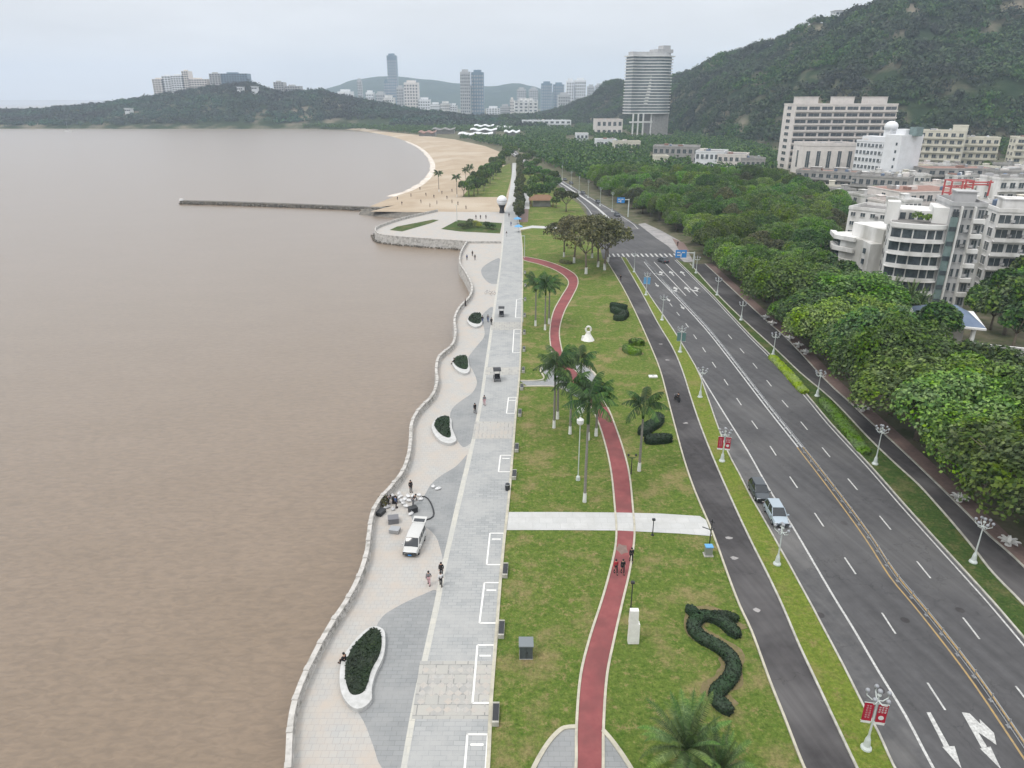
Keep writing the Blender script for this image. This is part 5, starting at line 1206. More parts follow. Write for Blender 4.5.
# small pavilion of the park tree cluster
p = G(531, 207); t = thing('park_pavilion', 'small dark roofed pavilion under the trees beside the far promenade', 'pavilion', p)
mb = MB(); w = 11; mb.add([(-1, -1, 3), (w, -1, 3), (w, 7, 3), (-1, 7, 3), (2, 3, 5.2), (w-3, 3, 5.2)], [(0, 1, 5, 4), (1, 2, 5), (2, 3, 4, 5), (3, 0, 4), (3, 2, 1, 0)]); mb.build('roof', M['wood'], t)
MB().box((5, 3.5, 1.5), (8, 5, 3)).build('wall', M['wallgreyc'], t)
for x in (0, 10): MB().tube([(x, -.5, 0), (x, -.5, 3)], .18, 8).build('column', M['wood'], t)
# ================================================================ STREET LAMPS
def lamp_post(hh, arms=5, banner=None, name='street_lamp', label=None, group=None):
    t = thing(name, label, 'street lamp', group=group)
    mb = MB(); mb.lathe((0, 0, 0), [(.42, 0), (.40, .12), (.26, .3), (.20, .9), (.12, 1.15), (.09, 1.3)], 12); mb.build('base', M['metal'], t, smooth=False)
    MB().tube([(0, 0, 1.2), (0, 0, hh*.55), (0, 0, hh)], [.085, .07, .055], 10).build('pole', M['metal'], t)
    for k in range(arms):
        a = 2*PI*k/arms+.3; c, s = math.cos(a), math.sin(a); r = .78
        MB().tube([(0, 0, hh-.5), (c*r*.5, s*r*.5, hh-.62), (c*r, s*r, hh-.35), (c*r, s*r, hh-.1)], [.05, .045, .04, .04], 6).build('arm', M['metal'], t)
        mb = MB(); mb.sphere((c*r, s*r, hh+.08), .17, 12, 8, (1, 1, 1.0)); mb.build('globe', M['globe'], t, smooth=True)
    mb = MB(); mb.sphere((0, 0, hh+.36), .19, 12, 8); mb.build('globe', M['globe'], t, smooth=True)
    mb = MB(); mb.lathe((0, 0, hh-.1), [(.12, 0), (.16, .1), (.07, .3)], 8); mb.build('finial', M['metal'], t)
    if banner:
        for s in (-1, 1):
            mb = MB(); zt = hh-.85; mb.box((s*.48, 0, zt-.85), (.68, .05, 1.7)); b_ = mb.build('banner', M[banner], t)
            mb = MB(); mb.tube([(0, 0, zt+.02), (s*.86, 0, zt+.02)], .03, 6); mb.tube([(0, 0, zt-1.72), (s*.86, 0, zt-1.72)], .03, 6); mb.build('banner_rod', M['metal'], t)
            if banner == 'banner':
                mb = MB()
                for c in range(2 if s < 0 else 3):
                    for r in range(6 if s < 0 else 3):
                        x = s*.48+(c-(.5 if s < 0 else 1))*.20; z = zt-.22-r*.22; rr = random.Random(r*7+c)
                        mb.box((x, -.032, z), (.15, .012, .03)); mb.box((x+rr.uniform(-.04, .04), -.032, z-.05), (.03, .012, .13)); mb.box((x, -.032, z-.09), (.12, .012, .025))
                if s > 0: mb.tube([(s*.48, -.04, zt-1.25), (s*.48, -.028, zt-1.25)], .2, 16)
                mb.build('banner_print', M['cwhite' if s > 0 else 'cpink'], b_)
                MB().box((s*.48, -.0, zt-1.83), (.68, .06, .18)).build('banner_foot', M['white'], t)
    return t
LL = [(866, 748, 690, 'banner', 'white globe lamp post with red banners nearest the camera on the verge'), (777, 564, 524, None, 'white globe lamp post without banners on the verge below the parked silver car'), (722, 461, 428, 'banner', 'white globe lamp post with red banners above the parked dark car'),
      (700, 397, 367, None, 'white lamp post without banners, next one beyond the far red banners'), (680, 352, 326, 'bannergreen', 'lamp post with grey green banners on the verge'), (662, 320, 295, None, 'plain lamp post between the green and blue bannered ones'), (646, 295, 272, 'bannerblue', 'lamp post with light blue banners on the verge'), (634, 272, 252, None, 'plain lamp post nearest the crosswalk on the verge')]
for x, y, yt, bn, lab in LL:
    t = lamp_post(HG(x, y, yt)-.5, 5, bn, label=lab, group='lamp posts along the park side verge'); t.location = G(x, y, .09)
    t.rotation_euler.z = -.2
LR = [(973, 562, 518, 'first globe lamp post on the tree side verge, nearest the camera'), (875, 464, 425, 'second globe lamp post from the near end on the tree side verge'), (817, 396, 370, 'globe lamp post on the tree side verge at the gap between two bright hedges'), (773, 355, 332, 'globe lamp post at the far end of the yellow hedge'), (741, 320, 301, 'lamp post on the tree side verge partly under foliage'), (717, 295, 277, 'lamp post on the tree side verge before the turn arrows'), (696, 273, 256, 'lamp post on the tree side verge beside the junction')]
tp = None
for x, y, yt, lab in LR:
    h = HG(x, y, yt)-.5; t = lamp_post(h, 6, None, label=lab, group='lamp posts along the tree side verge'); t.location = G(x, y, .09)
far = [(571, 187), (579, 193), (588, 198), (600, 206), (562, 180), (612, 212)]
f0 = snap(lamp_post(8, 2, None)); 
for i, (x, y) in enumerate(far):
    p = G(x, y); lab = 'thin distant lamp post on the right side of the far avenue'; g = 'lamp posts of the far avenue'
    if i == 0: f0.location = p; tag(f0, lab, None, g)
    else: dup(f0, p, i, lab, g)
# white petal bollard sculptures on the footpath
def petal(label, group):
    t = thing('petal_sculpture', label, 'sculpture', group=group)
    MB().lathe((0, 0, 0), [(.35, 0), (.30, .3), (.18, .5)], 10).build('base', M['stonewhite'], t)
    for k in range(8):
        a = 2*PI*k/8+.2; c, s = math.cos(a), math.sin(a); mb = MB(); w = .26
        P = [(0.05, 0, .35), (.45, w, .62), (.95, w*.5, .72), (1.15, 0, .62), (.95, -w*.5, .72), (.45, -w, .62), (.5, 0, .50)]
        mb.T = Matrix.Rotation(a, 4, 'Z'); mb.add(P, [(0, 1, 6), (1, 2, 3, 6), (6, 3, 4, 5), (0, 6, 5)]); mb.add([(x, y, z-.06) for x, y, z in P], [(6, 1, 0), (6, 3, 2, 1), (5, 4, 3, 6), (5, 6, 0)]); mb.build('petal', M['stonewhite'], t)
    MB().lathe((0, 0, .5), [(.16, 0), (.22, .3), (.03, .75)], 8).build('bud', M['stonewhite'], t)
    return t
pw = snap(petal(None, None))
for i, (x, y, lab) in enumerate([(1008, 545, 'white petal sculpture by the kerb, nearest the camera'), (959, 501, 'white petal sculpture under the overhanging bright tree, second from the near end'), (862, 411, 'small white petal sculpture beside the red brick footpath'), (805, 354, 'white petal sculpture nearest the brick footpath in the far row of five'), (798, 347, 'second white petal sculpture of the far row of five'), (789, 340, 'middle white petal sculpture of the far row of five'), (772, 325, 'fourth white petal sculpture of the far row of five'), (765, 319, 'last white petal sculpture of the far row of five')]):
    s = 1.0 if y > 400 else .95
    if i == 0: pw.location = G(x, y, .1); tag(pw, lab, None, 'white petal sculptures along the footpath')
    else: dup(pw, G(x, y, .1), i, lab, 'white petal sculptures along the footpath', s)
# hedges of leaf facets
def hedge(name, label, pts, w, h, lm, cat='hedge', seed=1, dens=60, size=.11, core='hedgecore'):
    t = thing(name, label, cat, (pts[0].x, pts[0].y, 0)); o = Vector((pts[0].x, pts[0].y, 0)); P = [Vector((p.x, p.y, 0))-o for p in pts]; rng = np.random.default_rng(seed)
    L = sum((b-a).length for a, b in zip(P, P[1:])); R = resample(P, L/max(8, int(L/.5))); n = len(R); mb = MB(); prof = [(-1, 0), (-1.02, .6), (-.82, .9), (-.35, 1), (.35, 1), (.82, .9), (1.02, .6), (1, 0)]
    vs = []; 
    for i, p in enumerate(R):
        d = R[min(i+1, n-1)]-R[max(i-1, 0)]; d.normalize(); nn = Vector((d.y, -d.x, 0)); e = min(1, .45+.55*math.sqrt(min(1, min(i, n-1-i)*.5/(w*.5)+.01)))
        for a, b_ in prof: vs.append(p+nn*a*w/2*e*.93+Vector((0, 0, b_*h*.95*(.8+.2*e))))
    k = len(prof); fs = [(i*k+j, i*k+j+1, (i+1)*k+j+1, (i+1)*k+j) for i in range(n-1) for j in range(k-1)]; fs += [tuple(range(k)), tuple((n-1)*k+j for j in range(k))]
    mb.add(vs, fs); mb.build('hedge_body', M[lm], t)
    V = np.array([tuple(v) for v in vs]); ns = int(dens*L*(w+2*h)); ids = rng.integers(0, n-1, ns); j = rng.integers(0, k-1, ns); u = rng.random((ns, 1)); v = rng.random((ns, 1))
    a = V[ids*k+j]*(1-u)+V[(ids+1)*k+j]*u; b = V[ids*k+j+1]*(1-u)+V[(ids+1)*k+j+1]*u; C = a*(1-v)+b*v
    # end caps
    for e_ in (0, n-1):
        m_ = int(dens*w*h*1.4); q = V[e_*k+rng.integers(0, k, m_)]; cc = V[e_*k:(e_+1)*k].mean(0); uu = rng.random((m_, 1))**.5; C = np.vstack([C, cc*(1-uu)+q*uu])
    nr = rng.normal(size=C.shape); nr[:, 2] = np.abs(nr[:, 2])+.4; nr /= np.linalg.norm(nr, axis=1, keepdims=True)
    C += rng.normal(size=C.shape)*.03; VV, FF = leaf_quads(C, nr, size, rng); link('leaves', np_mesh('leaves', VV, FF, M[lm]), t); return t
def bigS(label, groups, w, h, lm, seed, dy=2):
    t = thing('topiary_hedge', label, 'hedge', G(*groups[0][0])); o = t.location.copy()
    for i, g in enumerate(groups):
        a = hedge('x', None, gl([(q[0], q[1]+dy) for q in g], 0, 5), w[i], h, lm, seed=seed+i)
        for c in kids(a): c.parent = t; c.location = a.location-o
        bpy.data.objects.remove(a)
    return t
bpy.context.view_layer.update()
bigS('large dark clipped hedge curling like a letter S on the near lawn', [[(731, 710), (718, 699), (716, 690), (727, 679), (733, 668), (731, 656), (718, 644), (700, 634), (693, 624), (700, 614), (714, 615), (726, 622), (738, 634)], [(687, 605), (696, 612), (704, 618)], [(708, 615), (722, 613), (737, 617), (738, 620)]], [1.3, 1.0, .95], .75, 'hedge', 1, 5)
bigS('dark clipped hedge in an L shape behind the lone palm', [[(645, 441), (671, 439)], [(641, 434), (648, 428), (655, 424), (658, 418), (650, 416)]], [1.9, 1.9], 1.2, 'hedge', 5)
bigS('bright green clipped crescent hedge on the lawn by the service road', [[(625, 347), (633, 352), (643, 352)], [(630, 343), (637, 342), (643, 345)]], [2.2, 2.2], 1.2, 'hedge2', 9)
bigS('far dark clipped zigzag hedge on the lawn', [[(611, 305), (620, 307), (629, 308)], [(612, 309), (619, 312), (626, 314)], [(615, 317), (620, 318), (626, 312)]], [2.2, 2.2, 2.2], 1.3, 'hedge', 13)
hedge('yellow_hedge', 'long yellow green hedge on the tree side verge between two lamp posts', gl([(771, 357), (785, 371), (800, 388), (806, 395)], .09, 3), 1.7, .7, 'hedge3', seed=20, dens=22, size=.16)
hedge('green_hedge', 'bright green hedge on the shaded verge below the yellow hedge', gl([(822, 400), (840, 421), (856, 442), (866, 455)], .09, 3), 2.0, .7, 'hedge2', seed=21, dens=22, size=.16)
hedge('ground_shrubs', 'low dark shrubs at the foot of the olive brown lawn clump', gl([(561, 262), (566, 263.5), (572, 264)], 0, 3), 2.5, .9, 'leaf4', cat='shrub', seed=22, dens=14, size=.2)
mb = MB()
for g, ww in (([(731, 710), (718, 699), (716, 690), (727, 679), (733, 668), (731, 656), (718, 644), (700, 634), (693, 624), (700, 614), (714, 615), (726, 622), (738, 634)], 2.1), ([(645, 441), (671, 439)], 2.3), ([(625, 347), (633, 352), (643, 352)], 2.7)):
    pp_ = resample(gl(g, 0, 5), .5); Lf = [offset(pp_, -ww/2-.5*noise.noise(Vector((i*.35, ww, 0))))[i] for i in range(len(pp_))]; zz = [.037+.004*ww+i_*.0006 for i_ in range(len(pp_))]; Rf = [offset(pp_, ww/2+.5*noise.noise(Vector((i*.3, ww, 5))))[i] for i in range(len(pp_))]
    mb.ribbon([Vector((v.x, v.y, z_)) for v, z_ in zip(Lf, zz)], [Vector((v.x, v.y, z_)) for v, z_ in zip(Rf, zz)])
struct(mb.build('bare_soil_border', M['soil']))
# ================================================================ PLANTERS ON THE PROMENADE
def planter(label, out, inn, seed):
    P = smooth([G(*q, .1) for q in out+[out[0]]], 5)[:-1]; I = smooth([G(*q, .1) for q in inn+[inn[0]]], 5)[:-1]
    c = sum(P, Vector())/len(P); t = thing('planter', label, 'planter', (c.x, c.y, .1)); P = [p-c for p in P]; I = [p-c for p in I]
    P = fit(P+[P[0]], 61)[:-1]
    # nearest pairing by angle
    ci = sum(I, Vector())/len(I); I = fit(I+[I[0]], 61)[:-1]
    k0 = min(range(60), key=lambda k: (I[k]-P[0]).length); I = I[k0:]+I[:k0]
    if (I[5]-P[5]).length > (I[-5]-P[5]).length: I = [I[0]]+I[1:][::-1]
    mb = MB(); n = 60; vs = []
    for p, q in zip(P, I): vs += [(p.x, p.y, 0), (p.x, p.y, .42), (q.x, q.y, .47), (q.x, q.y, .25)]
    fs = [(4*i+j, 4*((i+1) % n)+j, 4*((i+1) % n)+j+1, 4*i+j+1) for i in range(n) for j in range(3)]; mb.add(vs, fs); mb.build('rim', M['planter'], t)
    mb = MB(); mb.sheet([Vector((q.x, q.y, .44)) for q in I]); mb.build('planting_bed', M['hedge'], t)
    rng = np.random.default_rng(seed); Q = []; xs = [q.x for q in I]; ys = [q.y for q in I]; ar = (max(xs)-min(xs))*(max(ys)-min(ys)); 
    while len(Q) < ar*30:
        x, y = rng.uniform(min(xs), max(xs)), rng.uniform(min(ys), max(ys))
        if inside(I, x, y): Q.append((x, y, .62+rng.uniform(-.1, .08)))
    Q = np.array(Q); nr = rng.normal(size=Q.shape)*.7; nr[:, 2] = np.abs(nr[:, 2])+.6; nr /= np.linalg.norm(nr, axis=1, keepdims=True); V, F = leaf_quads(Q, nr, .13, rng); link('ground_cover', np_mesh('ground_cover', V, F, M['hedge']), t)
    mb = MB(); mb.prism([(q.x*.99, q.y*.99) for q in I], .3, .56); mb.build('hedge_body', M['hedge'], t); return t
planter('largest white rimmed planter, kidney shaped with dark hedge, nearest the camera', [(377, 629.5), (384.5, 634), (385.5, 648), (383, 662), (376, 677), (372, 692), (372, 703), (362, 712), (351, 710), (342, 697), (340, 680), (342.5, 663), (350, 650), (360, 638), (369, 631)], [(376, 632.5), (381, 637), (382, 649), (379, 661), (372, 674), (368, 688), (363, 697), (353, 699), (348, 692), (345.5, 678), (347, 665), (353, 652), (362, 641), (370, 634)], 1)
planter('white rimmed crescent planter with dark hedge above the white van', [(443, 417.5), (451, 421), (452, 430), (455.5, 439), (456, 443.5), (448, 446), (439, 442), (433, 434), (432, 427), (437, 420)], [(445, 418.5), (449.5, 421), (449.5, 430), (451, 437), (449.5, 440.5), (443, 438.5), (437, 433), (434.5, 427), (438.5, 421)], 2)
planter('white rimmed small planter, third from the camera', [(459, 357.5), (467, 358), (469, 365), (469.5, 373), (464, 375.5), (457, 372), (452.5, 366), (453, 361)], [(459.5, 358), (466.5, 358.5), (468, 366), (466.5, 371.5), (459, 370), (453.8, 365), (454.3, 361)], 3)
planter('white rimmed small planter farthest along the promenade', [(474, 314.5), (481, 315), (482.5, 322), (481, 327), (474, 328.5), (467.5, 323.5), (469, 318)], [(474.3, 315), (480.5, 315.5), (481.5, 321.5), (479.5, 325.5), (473, 325), (468.5, 322), (469.7, 318)], 4)
# ================================================================ BENCHES
def bench():
    t = thing('bench', None, 'bench'); mb = MB()
    for s in (-1, 1): mb.box((0, s*.95, .22), (.55, .18, .44))
    mb.build('stone_end', M['kerb'], t); MB().box((0, 0, .40), (.48, 1.72, .08)).build('seat', M['dark'], t); MB().box((-.24, 0, .28), (.06, 1.72, .20)).build('stone_rail', M['kerb'], t); MB().box((.24, 0, .28), (.06, 1.72, .20)).build('stone_rail', M['kerb'], t); return t
bn = snap(bench())
BY = [(494.3, 716, 'bench beside the diamond patterned paving'), (500, 631, 'bench level with the big kidney planter'), (503.8, 572, 'bench at the lawn edge below the pale cross path'), (490.3, 790, 'bench cut by the bottom edge'), (512.8, 476, 'bench just above the pale cross path'), (515.2, 449, 'bench beside the grid patterned paving'), (518.3, 414, 'bench at the lawn edge above the grid patterned paving'), (520.3, 388, 'bench where the small plaza path begins'), (521.8, 371, 'bench just past the small plaza path'), (522.5, 350, 'bench beside the lawn near the far dark cart'), (522.8, 333, 'bench at the far patterned stripe'), (523.2, 316, 'bench level with the farthest planter'), (523.6, 300, 'bench beside the far palm trio'), (523.8, 286, 'bench just beyond the palm trio'), (523.5, 273, 'farthest bench before the red track joins the promenade')]
for i, (x, y, lab) in enumerate(BY):
    p = G(x+1.5, y, .06); a = atx(edge, y-6)-atx(edge, y+6); rz = math.atan2(a.y, a.x)-PI/2
    if i == 0: bn.location = p; bn.rotation_euler.z = rz; tag(bn, lab, None, 'benches along the promenade edge')
    else: dup(bn, p, rz, lab, 'benches along the promenade edge')
# ================================================================ PARK FURNITURE
t = thing('utility_cabinet', 'dark grey utility cabinet with pale lid on the near left lawn', 'cabinet', G(526, 655, .03)); MB().box((0, 0, .72), (1.15, 1.1, 1.4)).build('body', M['grey'], t); MB().box((0, 0, 1.46), (1.3, 1.25, .09)).build('lid', M['greytop'], t); mb = MB(); mb.box((0, -.56, .72), (.02, .03, 1.25)); mb.box((.1, -.57, .75), (.05, .05, .2)); mb.build('door_seam', M['dark'], t); mb = MB(); mb.box((0, 0, .02), (1.2, 1.15, .1)); mb.build('plinth', M['wallgreyc'], t)
p = G(633, 642, .03); h = HG(633, 642, 610); t = thing('standing_stone', 'tall narrow white standing stone beside the red track', 'sculpture', p)
mb = MB(); mb.box((0, 0, h*.30), (1.0, .55, h*.60), taper=.94); mb.build('lower_block', M['stonewhite'], t); mb = MB(); mb.box((-.10, 0, h*.80), (.84, .5, h*.42), taper=.9); mb.build('upper_block', M['stonewhite'], t)
p = G(588, 340, .03); h = HG(588, 340, 326); t = thing('statue', 'white draped statue with a ring shaped head on the middle of the lawn', 'statue', p)
MB().lathe((0, 0, 0), [(1.35, 0), (1.2, .25), (.75, .9), (.5, h*.45), (.42, h*.6)], 10).build('robe', M['stonewhite'], t); mb = MB(); mb.box((-.95, 0, .45), (.9, .7, .9), taper=.6); mb.build('side_rock', M['stonewhite'], t)
mb = MB(); mb.tube([(math.cos(a)*.52, 0, h*.76+math.sin(a)*.62) for a in [2*PI*k/14 for k in range(15)]], .2, 7, False); mb.build('ring_head', M['stonewhite'], t)
def garden_lamp(x, y, yt, label):
    h = HG(x, y, yt); t = thing('garden_lamp', label, 'lamp', G(x, y, .03)); MB().lathe((0, 0, 0), [(.3, 0), (.26, .5), (.08, .7)], 8).build('base', M['metal'], t); MB().tube([(0, 0, .6), (0, 0, h-1)], [.07, .06], 8).build('pole', M['metal'], t)
    for z in (h-1.8, h-.2): MB().lathe((0, 0, z-.55), [(.16, 0), (.42, .25), (.46, .75), (.12, 1.0), (.03, 1.15)], 8).build('lantern', M['white'], t)
    return t
garden_lamp(578, 480, 408, 'tall pole lamp with two white lanterns under the palms')
t = thing('short_garden_lamp', 'short dark garden lamp beside the lone palm', 'lamp', G(631, 474, .03)); h = HG(631, 474, 455); MB().tube([(0, 0, 0), (0, 0, h-.4)], [.09, .05], 8).build('pole', M['dark'], t)
for s in (-1, 1): mb = MB(); mb.tube([(0, 0, h-.5), (s*.5, 0, h-.3), (s*.5, 0, h-.1)], .035, 6); mb.sphere((s*.5, 0, h), .16); mb.build('lantern', M['dark'], t)
def pole(x, y, yt, label, r=.06, name='slim_pole', head=True):
    h = HG(x, y, yt); t = thing(name, label, 'pole', G(x, y, .07)); MB().tube([(0, 0, 0), (0, 0, .08), (0, 0, .09), (0, 0, h)], [r*3, r*3, r, r*.8], 8).build('shaft', M['dark'], t)
    if head: MB().box((0, 0, h+.06), (.34, .28, .2)).build('head', M['dark'], t)
    return t
pole(652.5, 535, 520, 'short slim dark pole standing on the edge of the pale cross path'); pole(630.5, 612, 583, 'slim dark pole right behind the white standing stone')
p = G(709, 548, .04); h = HG(709, 548, 519); t = thing('crooked_signpost', 'dark signpost with crossed arms at the end of the pale cross path', 'signpost', p); MB().tube([(0, 0, 0), (0, 0, h)], [.07, .05], 8).build('post', M['dark'], t); mb = MB(); mb.tube([(-1.0, 0, h-1.0), (0, 0, h-1.4), (.35, 0, h-1.2)], .05, 6); mb.tube([(-.25, 0, h-.2), (.3, 0, h-.5)], .05, 6); mb.build('arm', M['dark'], t)
t = thing('electric_box', 'small blue grey box with rounded top beside the crooked signpost', 'cabinet', G(708, 555, .04)); MB().box((0, 0, .55), (.75, .6, 1.1)).build('body', M['steel'], t); MB().box((0, 0, 1.15), (.85, .7, .10)).build('lid', M['bannerblue'], t); MB().box((0, 0, .05), (1.0, .8, .12)).build('plinth', M['kerb'], t)
t = thing('white_cover', 'small white rectangular ground cover on the lawn near the service road', 'cover', G(653, 377, .04)); MB().box((0, 0, .12), (1.5, .9, .24)).build('slab', M['stonewhite'], t); MB().box((0, 0, .26), (.5, .3, .05)).build('handle', M['steel'], t)
# litter bin
t = thing('litter_bin', 'black litter bin at the promenade kerb above the cross path', 'bin', G(507.5, 490, .1)); MB().lathe((0, 0, 0), [(.28, 0), (.33, .75), (.36, .8), (.2, .95)], 12).build('body', M['dark'], t); MB().lathe((0, 0, .8), [(.37, 0), (.37, .06)], 12).build('rim', M['steel'], t)
# observation sphere
p = G(502, 213, .07); h0 = HG(502, 213, 206); r = (HG(502, 213, 194.5)-h0)/2*.92; t = thing('sphere_landmark', 'large silvery white sphere on a dark stand where the beach meets the promenade', 'sphere', p); mb = MB(); mb.sphere((0, 0, h0+r), r, 24, 16); mb.build('sphere', M['wallpale'], t, smooth=True); MB().lathe((0, 0, 0), [(1.2, 0), (.9, h0*.6), (1.6, h0+r*.25)], 12).build('stand', M['dark'], t); mb = MB(); mb.tube([(0, 0, h0+r*.95), (0, 0, h0+r*1.08)], r*1.01, 24, False); mb.build('belt', M['wallgrey'], t)
# blue kiosk / gazebo umbrella by promenade
for x, y, lab in ((518.5, 232, 'light blue market umbrella at the promenade edge, nearer one'), (517.5, 224, 'light blue market umbrella at the promenade edge, farther one')):
    t = thing('market_umbrella', lab, 'umbrella', G(x, y, .1)); MB().lathe((0, 0, 2.0), [(1.7, 0), (1.2, .35), (.05, .8)], 8).build('canopy', M['bannerblue'], t); MB().tube([(0, 0, 0), (0, 0, 2.6)], .04, 6).build('pole', M['steel'], t); MB().lathe((0, 0, 0), [(.3, 0), (.3, .12)], 8).build('foot', M['dark'], t)
# thin poles on the promenade / lawn edge
for x, y, yt, lab in ((524.5, 258, 236, 'thin pale lamp pole at the promenade edge where the red track ends'), (522.8, 322, 299, 'thin pale pole beside the farthest planter row'), (457, 222, 205, 'thin pole with a yellow flag on the pier garden')):
    t = thing('thin_lamp_pole', lab, 'lamp post', G(x, y, .1)); h = HG(x, y, yt); MB().tube([(0, 0, 0), (0, 0, h)], [.12, .07], 6).build('shaft', M['metal'], t); MB().box((-.4, 0, h), (1.0, .3, .12)).build('lamp_head', M['metal'], t)
# flower bed on the pier
for i, (x, y, c, lab) in enumerate([(470, 228, 'hedge2', 'bright green shrub mound on the pier garden bed, middle'), (477, 227, 'hedge3', 'yellow green shrub mound on the pier garden bed'), (463, 228.5, 'leaf4', 'brownish shrub mound on the pier garden bed, left'), (486, 228.5, 'leaf2', 'dark shrub mound on the pier garden bed, right'), (493, 229.5, 'leaf2', 'small dark shrub at the right end of the pier garden bed'), (472, 224.5, 'leaf4', 'brown shrub behind the bright green mound on the pier bed')]):
    V, F = crown_geo(2.3, 2.0, 6, 700, .2, 90+i); t = thing('shrub', lab, 'shrub', G(x, y, .12)); link('foliage', np_mesh('foliage', V, F, M[c]), t); MB().tube([(0, 0, -.05), (0, 0, 1.0)], [.12, .06], 6).build('stem', M['bark'], t)
# gantry signs
def gantry(x, y, yt, label, sgn, wd, side=-1):
    h = HG(x, y, yt); t = thing('gantry_sign', label, 'road sign', G(x, y, .1)); MB().tube([(0, 0, 0), (0, 0, h)], [.28, .2], 8).build('post', M['metal'], t); MB().tube([(0, 0, h-.3), (side*sgn, 0, h-.2)], [.15, .10], 8).build('arm', M['metal'], t)
    b_ = MB().box((side*(sgn-wd/2), -.2, h-.5), (wd, .12, 2.2)).build('sign_panel', M['bluesign'], t); mb = MB(); c = side*(sgn-wd/2)
    mb.box((c-wd*.22, -.28, h-.1), (wd*.3, .03, .35)); mb.box((c+wd*.2, -.28, h-.1), (wd*.28, .03, .35)); mb.box((c, -.28, h-.9), (.3, .03, 1.1)); mb.box((c-wd*.2, -.28, h-.9), (wd*.3, .03, .3)); mb.build('sign_marking', M['cwhite'], b_); return t
gantry(628, 217, 199, 'blue overhead road sign on a tall post left of the junction', 5, 3.2)
gantry(693, 268, 252, 'blue overhead road sign reaching from the trees beside the crosswalk', 5.5, 3.2)
# ================================================================ VEHICLES
def wheel(t, x, y, r=.33):
    w = MB(); w.tube([(0, -.11, 0), (0, .11, 0)], r, 18); o = w.build('wheel', M['rubber'], t, loc=(x, y, r)); w = MB(); w.tube([(0, -.118, 0), (0, .118, 0)], r*.6, 12); w.build('rim', M['steel'], o)
def loft(st, m, name, t, sm=True):
    """st: list of (x, [(y,z) half section bottom to top centre])"""
    vs = []; k = len(st[0][1])
    for x, sec in st:
        for y, z in sec: vs.append((x, y, z))
        for y, z in reversed(sec[:-1]): vs.append((x, -y, z))
    n = 2*k-1; fs = [(i*n+j, i*n+j+1, (i+1)*n+j+1, (i+1)*n+j) for i in range(len(st)-1) for j in range(n-1)]
    fs += [(i*n, (i+1)*n, (i+1)*n+n-1, i*n+n-1) for i in range(len(st)-1)]; fs += [tuple(range(n)), tuple((len(st)-1)*n+j for j in range(n))[::-1]]
    o = MB().add(vs, fs).build(name, m, t)
    me = o.data; bm = bmesh.new(); bm.from_mesh(me); bmesh.ops.recalc_face_normals(bm, faces=bm.faces); bmesh.ops.bevel(bm, geom=[e for e in bm.edges if e.calc_face_angle(0) > .35], offset=.035, segments=2, affect='EDGES', profile=.6); bm.to_mesh(me); bm.free()
    if sm: me.polygons.foreach_set('use_smooth', [True]*len(me.polygons)); 
    return o
def car(label, paint, L=4.5, W=1.84, suv=False, cat='car', group=None):
    t = thing('parked_car', label, cat, group=group); h = 1.66 if suv else 1.45; zb = .98 if suv else .88; w = W/2; a = L/2
    def sec(wb, z0, zt, wt): return [(wb*.9, z0), (wb, z0+.18), (wb, zt*.72), (wt, zt), (0, zt+.03)]
    rr = a*.98 if suv else a
    st = [(-rr, sec(w*.86, .32, zb*.86, w*.74)), (-a+.15, sec(w*.96, .24, zb*.97, w*.86)), (-a*.6, sec(w, .2, zb, w*.92)), (0, sec(w, .2, zb, w*.93)), (a*.42, sec(w, .2, zb*.98, w*.92)), (a*.72, sec(w*.98, .22, zb*.9, w*.86)), (a-.12, sec(w*.92, .28, zb*.78, w*.78)), (a, sec(w*.8, .34, zb*.66, w*.66))]
    loft(st, M[paint], 'body', t)
    x0, x1, x2, x3 = (-a+.18, -a+.62, a*.16, a*.50) if suv else (-a+.45, -a+1.15, a*.10, a*.48)
    def gs(x, wb, zt, wt): return (x, [(wb, zb-.06), (wb, zb-.02), (wb*.5+wt*.5, (zb+zt)/2), (wt, zt), (0, zt+.02)])
    g = [gs(x0, w*.88, zb+.02, w*.84), gs(x1, w*.90, h-.05, w*.72), gs((x1+x2)/2, w*.91, h, w*.74), gs(x2, w*.90, h-.04, w*.72), gs(x3, w*.86, zb+.0, w*.82)]
    loft(g, M['carglass'], 'cabin_glass', t)
    mb = MB(); mb.box(((x1+x2)/2, 0, h+.015), ((x2-x1)*1.02, w*1.40, .05)); mb.build('roof_panel', M[paint], t)
    for s in (-1, 1):
        mb = MB()
        for (xa, za), (xb, zb_) in (((x2-.02, h-.02), (x3, zb)), ((x1, h-.03), (x0, zb)), (((x1+x2)/2, h-.01), ((x1+x2)/2+.05, zb))): mb.tube([(xa, s*w*.74, za), ((xa+xb)/2, s*w*.83, (za+zb_)/2), (xb, s*w*.9, zb_)], .045, 5)
        mb.build('pillar', M[paint], t); MB().box((a-.10, s*w*.68, zb*.66), (.16, .38, .15)).build('headlight', M['lamp'], t); MB().box((-a+.05, s*w*.72, zb*.82), (.12, .3, .18)).build('tail_light', M['taillamp'], t); MB().box((x3-.18, s*(w+.10), zb+.06), (.14, .22, .14)).build('mirror', M[paint], t)
        for x in (-a*.60, a*.62): wheel(t, x, s*(w-.10))
    MB().box((a-.005, 0, .46), (.06, W*.5, .2)).build('grille', M['dark'], t); MB().box((a+.02, 0, .36), (.03, .45, .12)).build('number_plate', M['white'], t); return t
d = atx(avL, 505)-atx(avL, 470); ang = math.atan2(d.y, d.x)
put(car('dark grey hatchback parked in the lane beside the verge, farther of two', 'carblack', 4.3, 1.8, True), G(758.5, 495, .05), ang)
put(car('silver blue car parked beside the verge near a lamp post, nearer of two', 'carsilver', 4.5, 1.85, True), G(775.5, 518, .05), ang)
